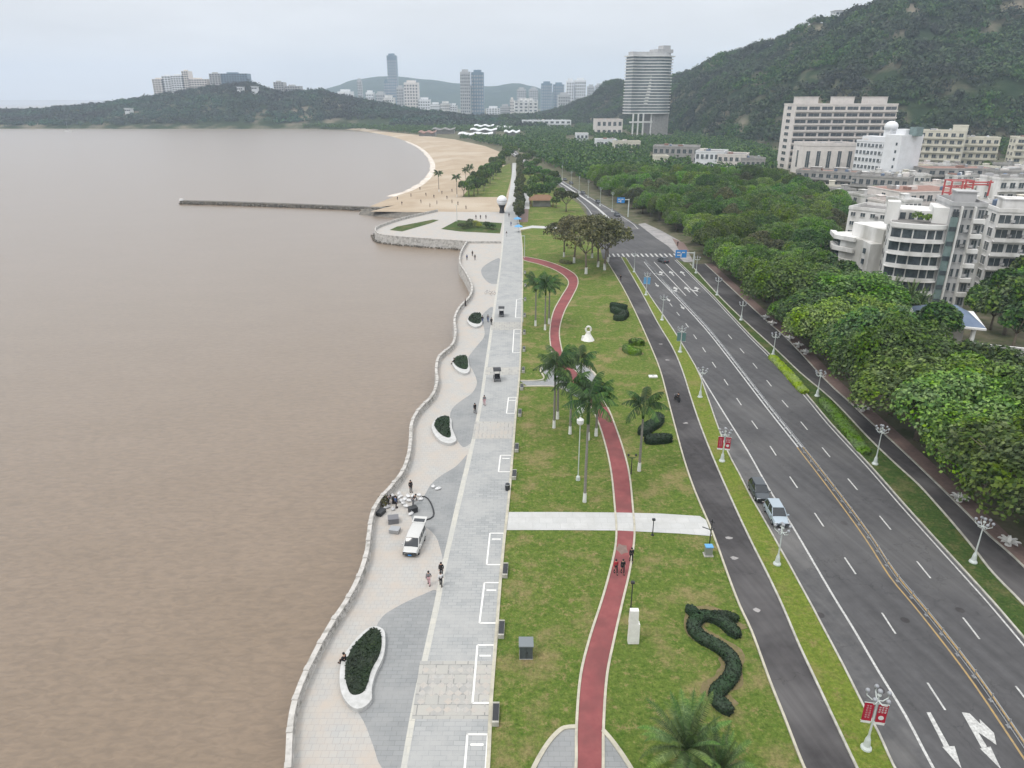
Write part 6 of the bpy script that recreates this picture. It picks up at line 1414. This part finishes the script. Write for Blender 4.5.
c0 = snap(car('dark car waiting on the avenue just below the crosswalk', 'carblack', 4.5)); put(c0, G(663, 262, .05), PI/2+.35)
for i, (x, y, lab) in enumerate([(617, 216, 'dark car on the far avenue near the junction'), (598, 203, 'dark car on the far avenue, second beyond the junction'), (571, 184, 'dark car parked at the right of the far avenue, nearest of the row'), (565, 180.5, 'dark car parked at the right of the far avenue, second of the row'), (559, 177, 'dark car parked at the right of the far avenue, third of the row'), (553, 173.5, 'dark car parked at the right of the far avenue, fourth of the row'), (583, 194, 'dark car in the right lane of the far avenue')]):
    dd = mid[12]-mid[22]; dup(c0, G(x, y, .06), math.atan2(dd.y, dd.x), lab, 'cars on the far avenue')
# van with raised tailgate
t = thing('white_van', 'white minivan with its rear door raised parked on the promenade paving', 'van'); W = 1.0; a = 2.5
def vs_(wb, z0, zt, wt): return [(wb*.93, z0), (wb, z0+.2), (wb, zt*.62), (wt, zt), (0, zt+.04)]
loft([(-a, vs_(W*.95, .35, 1.12, W*.93)), (-a*.9, vs_(W, .25, 1.16, W*.97)), (a*.3, vs_(W, .25, 1.15, W*.96)), (a*.62, vs_(W, .25, 1.08, W*.94)), (a*.86, vs_(W*.96, .28, .92, W*.84)), (a, vs_(W*.84, .35, .74, W*.7))], M['carwhite'], 'body', t)
def vg(x, wb, zb, zt, wt): return (x, [(wb, zb-.06), (wb, zb-.02), ((wb+wt)/2, (zb+zt)/2), (wt, zt), (0, zt+.02)])
loft([vg(-a+.02, W*.93, 1.1, 1.84, W*.80), vg(0, W*.94, 1.1, 1.90, W*.82), vg(a*.30, W*.94, 1.1, 1.86, W*.80), vg(a*.66, W*.90, 1.05, 1.08, W*.86)], M['carglass'], 'cabin_glass', t)
loft([(-a-.02, [(W*.84, 1.83), (W*.84, 1.85), (W*.82, 1.90), (W*.7, 1.95), (0, 1.97)]), (0, [(W*.85, 1.87), (W*.85, 1.90), (W*.83, 1.95), (W*.7, 1.99), (0, 2.01)]), (a*.34, [(W*.83, 1.82), (W*.83, 1.84), (W*.81, 1.88), (W*.7, 1.91), (0, 1.93)])], M['carwhite'], 'roof_panel', t)
for s in (-1, 1):
    mb = MB()
    for xa, za, xb, zb_ in ((a*.31, 1.86, a*.66, 1.08), (a*.05, 1.9, a*.08, 1.1), (-a*.35, 1.9, -a*.35, 1.1), (-a*.96, 1.85, -a*.97, 1.1)): mb.tube([(xa, s*W*.80, za), ((xa+xb)/2, s*W*.885, (za+zb_)/2), (xb, s*W*.93, zb_)], .06, 5)
    mb.build('pillar', M['carwhite'], t); MB().box((a-.14, s*W*.66, .70), (.22, .34, .2)).build('headlight', M['lamp'], t); MB().box((-a+.02, s*W*.86, .95), (.1, .16, .4)).build('tail_light', M['taillamp'], t); MB().box((a*.56, s*(W+.12), 1.2), (.14, .22, .2)).build('mirror', M['carwhite'], t)
    for x in (-a*.60, a*.62): wheel(t, x, s*(W-.10), .34)
MB().box((a-.02, 0, .52), (.08, .9, .2)).build('grille', M['dark'], t); MB().box((a+.03, 0, .40), (.03, .44, .13)).build('number_plate', M['bluesign'], t)
tg = MB().box((-a-.62, 0, 2.05), (1.35, 1.72, .07), ry=.12).build('raised_tailgate', M['carwhite'], t); MB().box((-a-.45, 0, 2.075), (.62, 1.4, .05), ry=.12).build('rear_window', M['carglass'], tg)
mb = MB(); mb.tube([(-a, .8, 1.4), (-a-.8, .8, 2.0)], .02, 5); mb.tube([(-a, -.8, 1.4), (-a-.8, -.8, 2.0)], .02, 5); mb.build('gas_strut', M['steel'], t)
p1, p2 = G(408.5, 561, .1), G(420.5, 533, .1); put(t, (p1+p2)/2*1.0, math.atan2(p1.y-p2.y, p1.x-p2.x)); t.location.z = .1; t.scale = (.84, .88, .88)
# pedal carts
def cart(label, rz, x, y):
    t = thing('pedal_cart', label, 'cart', G(x, y, .1), rz); MB().box((0, 0, .62), (1.0, 1.5, .1)).build('seat', M['dark'], t); mb = MB()
    for sx in (-1, 1):
        for sy in (-1, 1): mb.tube([(sx*.5, sy*.85, .4), (sx*.48, sy*.7, 1.95)], .03, 6)
    mb.box((0, 0, .4), (1.05, 1.9, .06)); mb.build('frame', M['steel'], t); mb = MB(); n = 8
    for k in range(n):
        y0, y1 = -1.0+2*k/n, -1.0+2*(k+1)/n; z0, z1 = 2.0+.22*math.cos(y0*1.4), 2.0+.22*math.cos(y1*1.4); mb.add([(-.68, y0, z0), (.68, y0, z0), (.68, y1, z1), (-.68, y1, z1), (-.68, y0, z0-.05), (.68, y0, z0-.05), (.68, y1, z1-.05), (-.68, y1, z1-.05)], [(0, 1, 2, 3), (7, 6, 5, 4), (0, 3, 7, 4), (1, 5, 6, 2)])
    mb.build('canopy', M['dark'], t)
    for sx in (-1, 1):
        for sy in (-1, 1):
            w = MB(); w.tube([(-.04, 0, 0), (.04, 0, 0)], .3, 14); w.build('wheel', M['rubber'], t, loc=(sx*.52, sy*.8, .3))
    MB().box((0, -.3, 1.0), (.95, .1, .6)).build('backrest', M['cblack'], t); return t
cart('dark canopied pedal cart on the promenade above the grid patterned paving', .1, 497, 380); cart('farther dark canopied pedal cart level with the farthest planter', 0, 501.5, 316)
# ================================================================ PEOPLE
def skin_mesh(pts, edges, rad, root, name, sub=1):
    me = bpy.data.meshes.new(name); me.from_pydata(pts, edges, []); o = bpy.data.objects.new('tmp', me); COL.objects.link(o); md = o.modifiers.new('s', 'SKIN'); md.use_smooth_shade = True
    for v, r in zip(me.skin_vertices[0].data, rad): v.radius = (r, r)
    for i, v in enumerate(me.skin_vertices[0].data): v.use_root = (i == root)
    m2 = o.modifiers.new('u', 'SUBSURF'); m2.levels = sub; m2.render_levels = sub
    bpy.context.view_layer.update(); dg = bpy.context.evaluated_depsgraph_get(); out = bpy.data.meshes.new_from_object(o.evaluated_get(dg)); out.name = name; bpy.data.objects.remove(o); return out
def pose(kind):
    J = {'pel': (0, 0, .95), 'sp': (0, .01, 1.12), 'ch': (0, .0, 1.34), 'nk': (0, .0, 1.47), 'hd': (0, -.03, 1.58), 'tp': (0, -.02, 1.68)}
    for s, n in ((-1, 'L'), (1, 'R')):
        sw = .22*s if kind == 'walk' else .03*s
        J['hp'+n] = (.09*s, 0, .92); J['kn'+n] = (.10*s, -.06-sw*.6, .50); J['an'+n] = (.10*s, -sw, .09); J['to'+n] = (.11*s, -sw-.16, .04)
        J['sh'+n] = (.17*s, .0, 1.40); J['el'+n] = (.23*s, .03+sw*.6, 1.13); J['wr'+n] = (.23*s, -.05+sw, .90); J['ha'+n] = (.23*s, -.07+sw, .82)
    if kind == 'sit':
        dz = -.47
        for k in ('pel', 'sp', 'ch', 'nk', 'hd', 'tp'): x, y, z = J[k]; J[k] = (x, y-.12*(z-.95), z+dz)
        for s, n in ((-1, 'L'), (1, 'R')):
            J['hp'+n] = (.10*s, -.02, .46); J['kn'+n] = (.13*s, -.44, .48); J['an'+n] = (.13*s, -.46, .09); J['to'+n] = (.13*s, -.62, .05); J['sh'+n] = (.17*s, -.06, .92); J['el'+n] = (.22*s, -.12, .66); J['wr'+n] = (.16*s, -.34, .56); J['ha'+n] = (.14*s, -.42, .55)
    if kind == 'bend':
        for k in ('sp', 'ch', 'nk', 'hd', 'tp'): x, y, z = J[k]; q = z-.95; J[k] = (x, -q*.82, .95+q*.58)
        for s, n in ((-1, 'L'), (1, 'R')): J['sh'+n] = (.17*s, -.36, 1.20); J['el'+n] = (.2*s, -.42, .93); J['wr'+n] = (.18*s, -.5, .70); J['ha'+n] = (.17*s, -.53, .62)
    return J
E_ = [('pel', 'sp'), ('sp', 'ch'), ('ch', 'nk'), ('nk', 'hd'), ('hd', 'tp')]+[(a+n, b+n) for n in 'LR' for a, b in (('hp', 'kn'), ('kn', 'an'), ('an', 'to'), ('sh', 'el'), ('el', 'wr'), ('wr', 'ha'))]+[('pel', 'hpL'), ('pel', 'hpR'), ('ch', 'shL'), ('ch', 'shR')]
RD = {'pel': .125, 'sp': .12, 'ch': .13, 'nk': .055, 'hd': .095, 'tp': .075, 'hp': .085, 'kn': .058, 'an': .04, 'to': .04, 'sh': .06, 'el': .042, 'wr': .03, 'ha': .038}
def rd(k): return RD[k] if k in RD else RD[k[:-1]]
def sub(J, keys, g, name, root):
    ks = [k for k in J if k in keys]; ix = {k: i for i, k in enumerate(ks)}; ed = [(ix[a], ix[b]) for a, b in E_ if a in ix and b in ix]; return skin_mesh([J[k] for k in ks], ed, [rd(k)+g for k in ks], ix[root], name)
PM = {}
for kd in ('walk', 'stand', 'sit', 'bend'):
    J = pose(kd); body = sub(J, list(J), 0, 'body', 'pel')
    bm = bmesh.new(); bm.from_mesh(body); mb = MB(); hx, hy, hz_ = J['hd']
    mb.box((hx, hy-.10, hz_-.01), (.03, .04, .05)); mb.box((hx-.10, hy, hz_), (.02, .05, .06)); mb.box((hx+.10, hy, hz_), (.02, .05, .06))
    for s, n in ((-1, 'L'), (1, 'R')):
        x, y, z = J['ha'+n]
        for q in range(4): mb.tube([(x+(q-1.5)*.018, y-.01, z-.02), (x+(q-1.5)*.02, y-.03, z-.07), (x+(q-1.5)*.02, y-.05, z-.105+abs(q-1.3)*.008)], [.010, .009, .007], 5)
        mb.tube([(x-s*.025, y-.02, z), (x-s*.05, y-.05, z-.03), (x-s*.045, y-.065, z-.055)], [.012, .010, .008], 5)
    tmp = bpy.data.meshes.new('t'); tmp.from_pydata(mb.v, [], mb.f); bm.from_mesh(tmp); bm.to_mesh(body); bm.free(); bpy.data.meshes.remove(tmp)
    shirt = sub(J, ['pel', 'sp', 'ch', 'shL', 'shR', 'elL', 'elR', 'wrL', 'wrR'], .018, 'shirt', 'ch'); trs = sub(J, ['pel', 'hpL', 'hpR', 'knL', 'knR', 'anL', 'anR'], .02, 'trousers', 'pel')
    hb = MB(); x, y, z = J['hd']; hb.sphere((x, y+.02, z+.04), .118, 12, 8, (.95, 1.05, 1.05)); hm = bpy.data.meshes.new('hair'); vs = [v for v in hb.v]; fs = [f for f in hb.f if sum(hb.v[i][2] for i in f)/len(f) > z+.015 or sum(hb.v[i][1] for i in f)/len(f) > y+.06]; hm.from_pydata(vs, [], fs); hm.polygons.foreach_set('use_smooth', [True]*len(fs))
    sh = MB(); 
    for n in 'LR': a_, b_ = J['an'+n], J['to'+n]; sh.box(((a_[0]+b_[0])/2, (a_[1]+b_[1])/2-.01, .045), (.10, .28, .09))
    shm = bpy.data.meshes.new('shoes'); shm.from_pydata(sh.v, [], sh.f)
    for m_ in (body, shirt, trs, hm, shm):
        m_.materials.clear(); m_.materials.append(M['skin'])
    PM[kd] = (body, shirt, trs, hm, shm)
def person(kind, x, y, rz, top, legs, label, group=None, z=.1, name='person', loc=None):
    t = thing(name, label, 'person', loc if loc is not None else G(x, y, z), rz, group)
    for nm, me, mm in zip(('body', 'shirt', 'trousers', 'hair', 'shoes'), PM[kind], ('skin', top, legs, 'hair', 'cblack')):
        if nm == 'body': root = o = link(nm, me, t)
        else: o = link(nm, me, t)
        o.material_slots[0].link = 'OBJECT'; o.material_slots[0].material = M[mm]
    return t
PP_ = [('walk', 429, 585, PI, 'cgrey', 'cpink', 'person in grey top and pinkish trousers walking left of a companion near the van', .1), ('walk', 441, 586, PI, 'cwhite', 'cblack', 'person in white top and dark trousers walking on the cream strip', .1), ('stand', 441.5, 576, 0, 'cblack', 'cblack', 'person in black walking just behind the white topped one', .1),
       ('walk', 475, 413, .3, 'cblack', 'cblack', 'person in black on the cream strip above the grid patterned paving', .1), ('walk', 484.5, 405, 0, 'cgrey', 'cpink', 'person in grey strolling right of the one in black', .1), ('stand', 411, 492, .5, 'cblack', 'cblack', 'person in black standing behind the scattered gear near the sea wall', .1),
       ('bend', 413, 506, 2.4, 'cblack', 'cgrey', 'person bending over the gear in front of the van', .1), ('bend', 388, 504, 1.0, 'cgrey', 'cblack', 'person stooping beside the sea wall gear', .1), ('stand', 396, 508, 2, 'cblue', 'cblack', 'person in dark blue standing amid the scattered gear', .1),
       ('walk', 482.5, 323, PI, 'cblack', 'cblue', 'walker beside the farthest planter, left of three', .1), ('walk', 488, 322, PI, 'cgrey', 'cblue', 'walker beside the farthest planter, middle of three', .1), ('walk', 491.5, 325, PI, 'cblack', 'cblack', 'walker beside the farthest planter, right of three', .1),
       ('stand', 465.5, 306, 1.2, 'cblack', 'cblack', 'person leaning at the sea wall bend beyond the farthest planter', .1), ('stand', 472.5, 256, 0, 'cblack', 'cblack', 'person in black near the pier wall, rear of three', .1), ('stand', 467, 260, 0, 'cblue', 'cblack', 'person near the pier wall, left of three', .1), ('stand', 475, 260, 0, 'cblack', 'cgrey', 'person near the pier wall, right of three', .1),
       ('walk', 615.5, 573, .1, 'cred', 'cblack', 'person in red top walking on the red track', .06), ('walk', 622.5, 573, 0, 'cblack', 'cblack', 'person in black walking in the middle of the red track', .06), ('walk', 631, 561, 0, 'cblack', 'cblack', 'person in black at the right edge of the red track', .06),
       ('walk', 620.5, 281, 0, 'cblack', 'cblack', 'person in black walking at the top of the service road', .05), ('stand', 677.5, 246, 0, 'cblack', 'cblack', 'person in black on the junction pavement', .12), ('stand', 476, 219, 0, 'cblack', 'cblack', 'person behind the pier garden, left of three', .12), ('stand', 480.5, 219, 0, 'cblack', 'cblack', 'person behind the pier garden, middle of three', .12), ('stand', 486, 219, 0, 'cblack', 'cblack', 'person behind the pier garden, right of three', .12),
       ('walk', 506.5, 236, 0, 'cblack', 'cwhite', 'person in black top on the far promenade', .1), ('walk', 511, 226, 0, 'cblue', 'cblue', 'person in blue on the far promenade', .1), ('walk', 509, 217, 0, 'cblack', 'cblack', 'person at the far promenade bend by the sphere', .1)]
for kd, x, y, rz, a_, b_, lab, z in PP_: person(kd, x, y, rz, a_, b_, lab, z=z)
person('sit', 347, 662, -PI/2-.4, 'cblack', 'cblack', 'person in black sitting on the rim of the largest planter', loc=G(345.5, 664, .1))
person('sit', 455.5, 366, -PI/2, 'cblack', 'cblack', 'person in black sitting on the rim of the third planter', loc=G(454.6, 364, .1))
for i, (x, y) in enumerate([(397.5, 200), (411, 196.5), (421, 203), (434, 198), (437, 204), (442, 194), (447, 199), (452, 203), (426, 196), (458, 205), (430, 207), (402, 205), (452, 192), (466, 209), (420, 190)]):
    person(['stand', 'walk'][i % 2], x, y, i*1.1, 'cblack', 'cblack', 'tiny dark clad person scattered on the beach sand above the pier', 'people on the beach sand', z=.03)
# rider on a scooter on the service road
p = G(677, 401, .045); t = thing('motor_scooter', 'dark motor scooter riding up the service road beside the lawn', 'scooter', p, PI/2+.25)
mb = MB(); mb.tube([(.62, 0, .95), (.7, 0, .6), (.72, 0, .3)], .05, 6); mb.box((.45, 0, .55), (.12, .38, .6)); mb.box((.1, 0, .30), (.7, .3, .08)); mb.box((-.42, 0, .52), (.75, .34, .36)); mb.build('body', M['dark'], t); MB().box((-.4, 0, .76), (.7, .3, .12)).build('seat', M['rubber'], t); MB().tube([(.6, -.33, 1.0), (.6, .33, 1.0)], .02, 6).build('handlebar', M['steel'], t)
for x in (-.62, .72): w = MB(); w.tube([(0, -.05, 0), (0, .05, 0)], .25, 14); w.build('wheel', M['rubber'], t, loc=(x, 0, .25))
r = person('sit', 0, 0, 0, 'cblack', 'cblack', 'rider in black sitting on the motor scooter', loc=(0, 0, 0)); r.rotation_euler.z = t.rotation_euler.z+PI/2; r.location = p+Vector((math.cos(PI/2+.25)*-.32, math.sin(PI/2+.25)*-.32, .37))
# parked bicycle resting on the promenade near (345,258)/4
for i, (x, y, lab) in enumerate([(488, 294, 'bicycle parked on the promenade beside the dark paving wave, left'), (493, 295, 'bicycle parked on the promenade beside the dark paving wave, right')]):
    t = thing('bicycle', lab, 'bicycle', G(x, y, .1), .2+i*.5)
    for xx in (-.52, .52): w = MB(); w.tube([(xx+.33*math.cos(k*PI/8), 0, .34+.33*math.sin(k*PI/8)) for k in range(17)], .022, 5, False); w.build('wheel', M['rubber'], t)
    mb = MB(); mb.tube([(-.52, 0, .34), (-.1, 0, .32), (.42, 0, .78), (-.2, 0, .82), (-.52, 0, .34)], .02, 5); mb.tube([(-.1, 0, .32), (-.22, 0, .92)], .018, 5); mb.tube([(.52, 0, .34), (.4, 0, .98)], .02, 5); mb.build('frame', M['steel'], t); MB().box((-.23, 0, .95), (.25, .14, .06)).build('saddle', M['dark'], t); MB().tube([(.38, -.28, 1.0), (.38, .28, 1.0)], .018, 5).build('handlebar', M['dark'], t)
# ---------------- gear scattered near the van
rnd = random.Random(8)
def crate(x, y, m_, label, s=(.9, .7, .6), rz=0):
    t = thing('equipment_case', label, 'case', G(x, y, .1), rz); MB().box((0, 0, s[2]*.42), (s[0], s[1], s[2]*.84)).build('body', M[m_], t); MB().box((0, 0, s[2]*.92), (s[0]+.05, s[1]+.05, s[2]*.15)).build('lid', M[m_], t)
    mb = MB(); mb.tube([(s[0]*.52, -.15, s[2]*.5), (s[0]*.6, -.15, s[2]*.6), (s[0]*.6, .15, s[2]*.6), (s[0]*.52, .15, s[2]*.5)], .02, 5); mb.build('handle', M['steel'], t)
crate(393.5, 522, 'cgrey', 'dark grey equipment case on the paving left of the van', (1.2, 1.0, .7), .2); crate(395, 532, 'steel', 'grey green equipment case below the dark grey one', (1.1, .9, .5), -.2)
crate(413, 512, 'dark', 'black equipment case amid the scattered gear', (1.0, .7, .7), .5); crate(395, 503, 'cblack', 'small black case near the sea wall gear', (.6, .5, .8), 0); crate(381, 514, 'dark', 'black case pushed against the sea wall', (1.2, .7, .5), 1.2)
for i, (x, y) in enumerate([(388, 498), (392, 496.5), (397, 499), (401, 497), (405, 500), (409, 501.5), (403, 504), (399, 494.5), (408, 497), (415, 500.5), (419, 496), (411, 514.5), (406, 507), (401, 501.5), (393, 510), (387, 508), (413, 497), (421, 500), (438, 489.5), (433, 487.5)]):
    t = thing('plastic_bag', 'crumpled white plastic bag or packaging lying among the scattered gear', 'bag', G(x, y, .1), rnd.uniform(0, 3), 'white packaging scattered near the van')
    mb = MB(); mb.sphere((0, 0, .16), .32, 8, 5, (rnd.uniform(.8, 1.6), .8, .5)); mb.v = [(a*(1+.35*noise.noise(Vector((a*5+i, b*5, c*5)))), b*(1+.35*noise.noise(Vector((b*5, i+a*5, 1)))), max(0, c*(1+.5*noise.noise(Vector((c*6, a*6+i, b*6)))))) for a, b, c in mb.v]; mb.build('sack', M[rnd.choice(['cwhite', 'cwhite', 'wallgrey'])], t); mb = MB(); mb.tube([(0, 0, .25), (.05, 0, .38), (.12, .02, .42)], [.06, .04, .07], 6); mb.build('knot', M['cwhite'], t)
V, F = crown_geo(.9, .9, 5, 140, .16, 77); t = thing('palm_cuttings', 'heap of cut branches and netting against the sea wall near the van', 'heap', G(384, 505, .1)); link('branches', np_mesh('branches', V, F, M['leaf3']), t)
t = thing('floor_tarpaulin', 'grey blue tarpaulin spread on the paving behind the van', 'tarpaulin'); q = gl([(412, 500), (425, 497), (432, 506), (433, 517), (421, 521), (410, 519)], .118, 3); c = sum(q, Vector())/len(q); mb = MB(); mb.sheet([v-c for v in q[:-1]]); mb.build('sheet', M['pavedark'], t); t.location = c
mb = MB(); mb.tube([v-c+Vector((0, 0, .06)) for v in q[2:13]], .09, 6); mb.build('rolled_edge', M['dark'], t)
# parking paint smudges, manhole covers
mb = MB()
for x, y in ((734, 558), (729, 538), (686, 423), (667, 360), (661, 344), (757, 610)):
    p = G(x, y, .046); mb.add([p+Vector((.55*random.uniform(.5, 1)*math.cos(k*PI/4), .35*random.uniform(.5, 1)*math.sin(k*PI/4), 0)) for k in range(8)], [tuple(range(8))])
struct(mb.build('road_patch_marks', M['patternj']))
mb = MB()
for x, y in ((844, 523), (880, 690), (905, 620), (820, 615), (960, 610), (700, 350)):
    p = G(x, y, .053); mb.add([p+Vector((.42*math.cos(k*PI/6), .42*math.sin(k*PI/6), 0)) for k in range(12)], [tuple(range(12))])
struct(mb.build('manhole_covers', M['asphalt2']))
# ================================================================ SKY, LIGHT, HAZE
w = bpy.data.worlds.new('World'); S.world = w; w.use_nodes = True; nt = w.node_tree; N = nt.nodes; L = nt.links
bg = N['Background']; sky = N.new('ShaderNodeTexSky'); sky.sky_type = 'NISHITA'; sky.sun_disc = False
SE, SR = math.radians(60), math.radians(235)
sky.sun_elevation = SE; sky.sun_rotation = SR; sky.air_density = 1.5; sky.dust_density = 3
tc = N.new('ShaderNodeTexCoord'); sep = N.new('ShaderNodeSeparateXYZ'); L.new(tc.outputs['Generated'], sep.inputs[0])
rp = N.new('ShaderNodeValToRGB'); e = rp.color_ramp.elements
e[0].position = 0.0; e[0].color = (.41, .418, .43, 1); e[1].position = 1.0; e[1].color = (.98, .985, 1.0, 1)
for p, c in ((.02, (.415, .425, .438)), (.16, (.41, .422, .44)), (.32, (.47, .48, .495)), (.6, (.75, .757, .77))):
    q = e.new(p); q.color = c4(c)
L.new(sep.outputs['Z'], rp.inputs['Fac'])
mp = N.new('ShaderNodeMapping'); mp.inputs['Scale'].default_value = (1, 1, 5); L.new(tc.outputs['Generated'], mp.inputs['Vector'])
n = N.new('ShaderNodeTexNoise'); n.inputs['Scale'].default_value = 2.2; n.inputs['Detail'].default_value = 6; n.inputs['Roughness'].default_value = .55; L.new(mp.outputs[0], n.inputs['Vector'])
mr = N.new('ShaderNodeMapRange'); mr.inputs[1].default_value = .3; mr.inputs[2].default_value = .7; mr.inputs[3].default_value = .90; mr.inputs[4].default_value = 1.10; L.new(n.outputs['Fac'], mr.inputs[0])
ml = N.new('ShaderNodeVectorMath'); ml.operation = 'SCALE'; L.new(rp.outputs['Color'], ml.inputs[0]); L.new(mr.outputs[0], ml.inputs['Scale'])
m2 = N.new('ShaderNodeVectorMath'); m2.operation = 'SCALE'; L.new(ml.outputs[0], m2.inputs[0]); m2.inputs['Scale'].default_value = 20.0
mx = N.new('ShaderNodeMix'); mx.data_type = 'RGBA'; mx.inputs[0].default_value = .96; L.new(sky.outputs[0], mx.inputs[6]); L.new(m2.outputs[0], mx.inputs[7])
L.new(mx.outputs[2], bg.inputs['Color']); bg.inputs['Strength'].default_value = .112
sl_ = bpy.data.lights.new('sun', 'SUN'); so = bpy.data.objects.new('sun', sl_); COL.objects.link(so)
sl_.energy = 1.5; sl_.angle = math.radians(14); sl_.color = (1, .96, .90)
az = SR; dv = Vector((math.sin(az)*math.cos(SE), math.cos(az)*math.cos(SE), math.sin(SE)))
so.rotation_euler = dv.to_track_quat('Z', 'Y').to_euler()
mb = MB(); x0, x1, y0, y1, z0, z1 = -5200, 5200, -320, 7000, -9.0, 330
mb.box(((x0+x1)/2, (y0+y1)/2, (z0+z1)/2), (x1-x0, y1-y0, z1-z0)); hz = MB and mb.build('haze', None or M['white']); hz.data.materials.clear()
hm = bpy.data.materials.new('air_haze'); hm.use_nodes = True; hn = hm.node_tree; hn.nodes.clear(); ou = hn.nodes.new('ShaderNodeOutputMaterial'); pv = hn.nodes.new('ShaderNodeVolumePrincipled'); pv.inputs['Color'].default_value = (.70, .83, 1, 1); pv.inputs['Density'].default_value = HAZE = 1.5e-4; hn.links.new(pv.outputs[0], ou.inputs['Volume'])
hz.data.materials.append(hm); hz['kind'] = 'stuff'; hz['label'] = 'thin grey blue haze over the bay'
S.view_settings.view_transform = 'Standard'; S.view_settings.look = 'None'; S.view_settings.exposure = -0.13; S.view_settings.gamma = 1
S.render.engine = 'CYCLES'; S.cycles.max_bounces = 5; S.cycles.diffuse_bounces = 2; S.cycles.glossy_bounces = 2; S.cycles.transmission_bounces = 2; S.cycles.volume_bounces = 1; S.cycles.transparent_max_bounces = 4
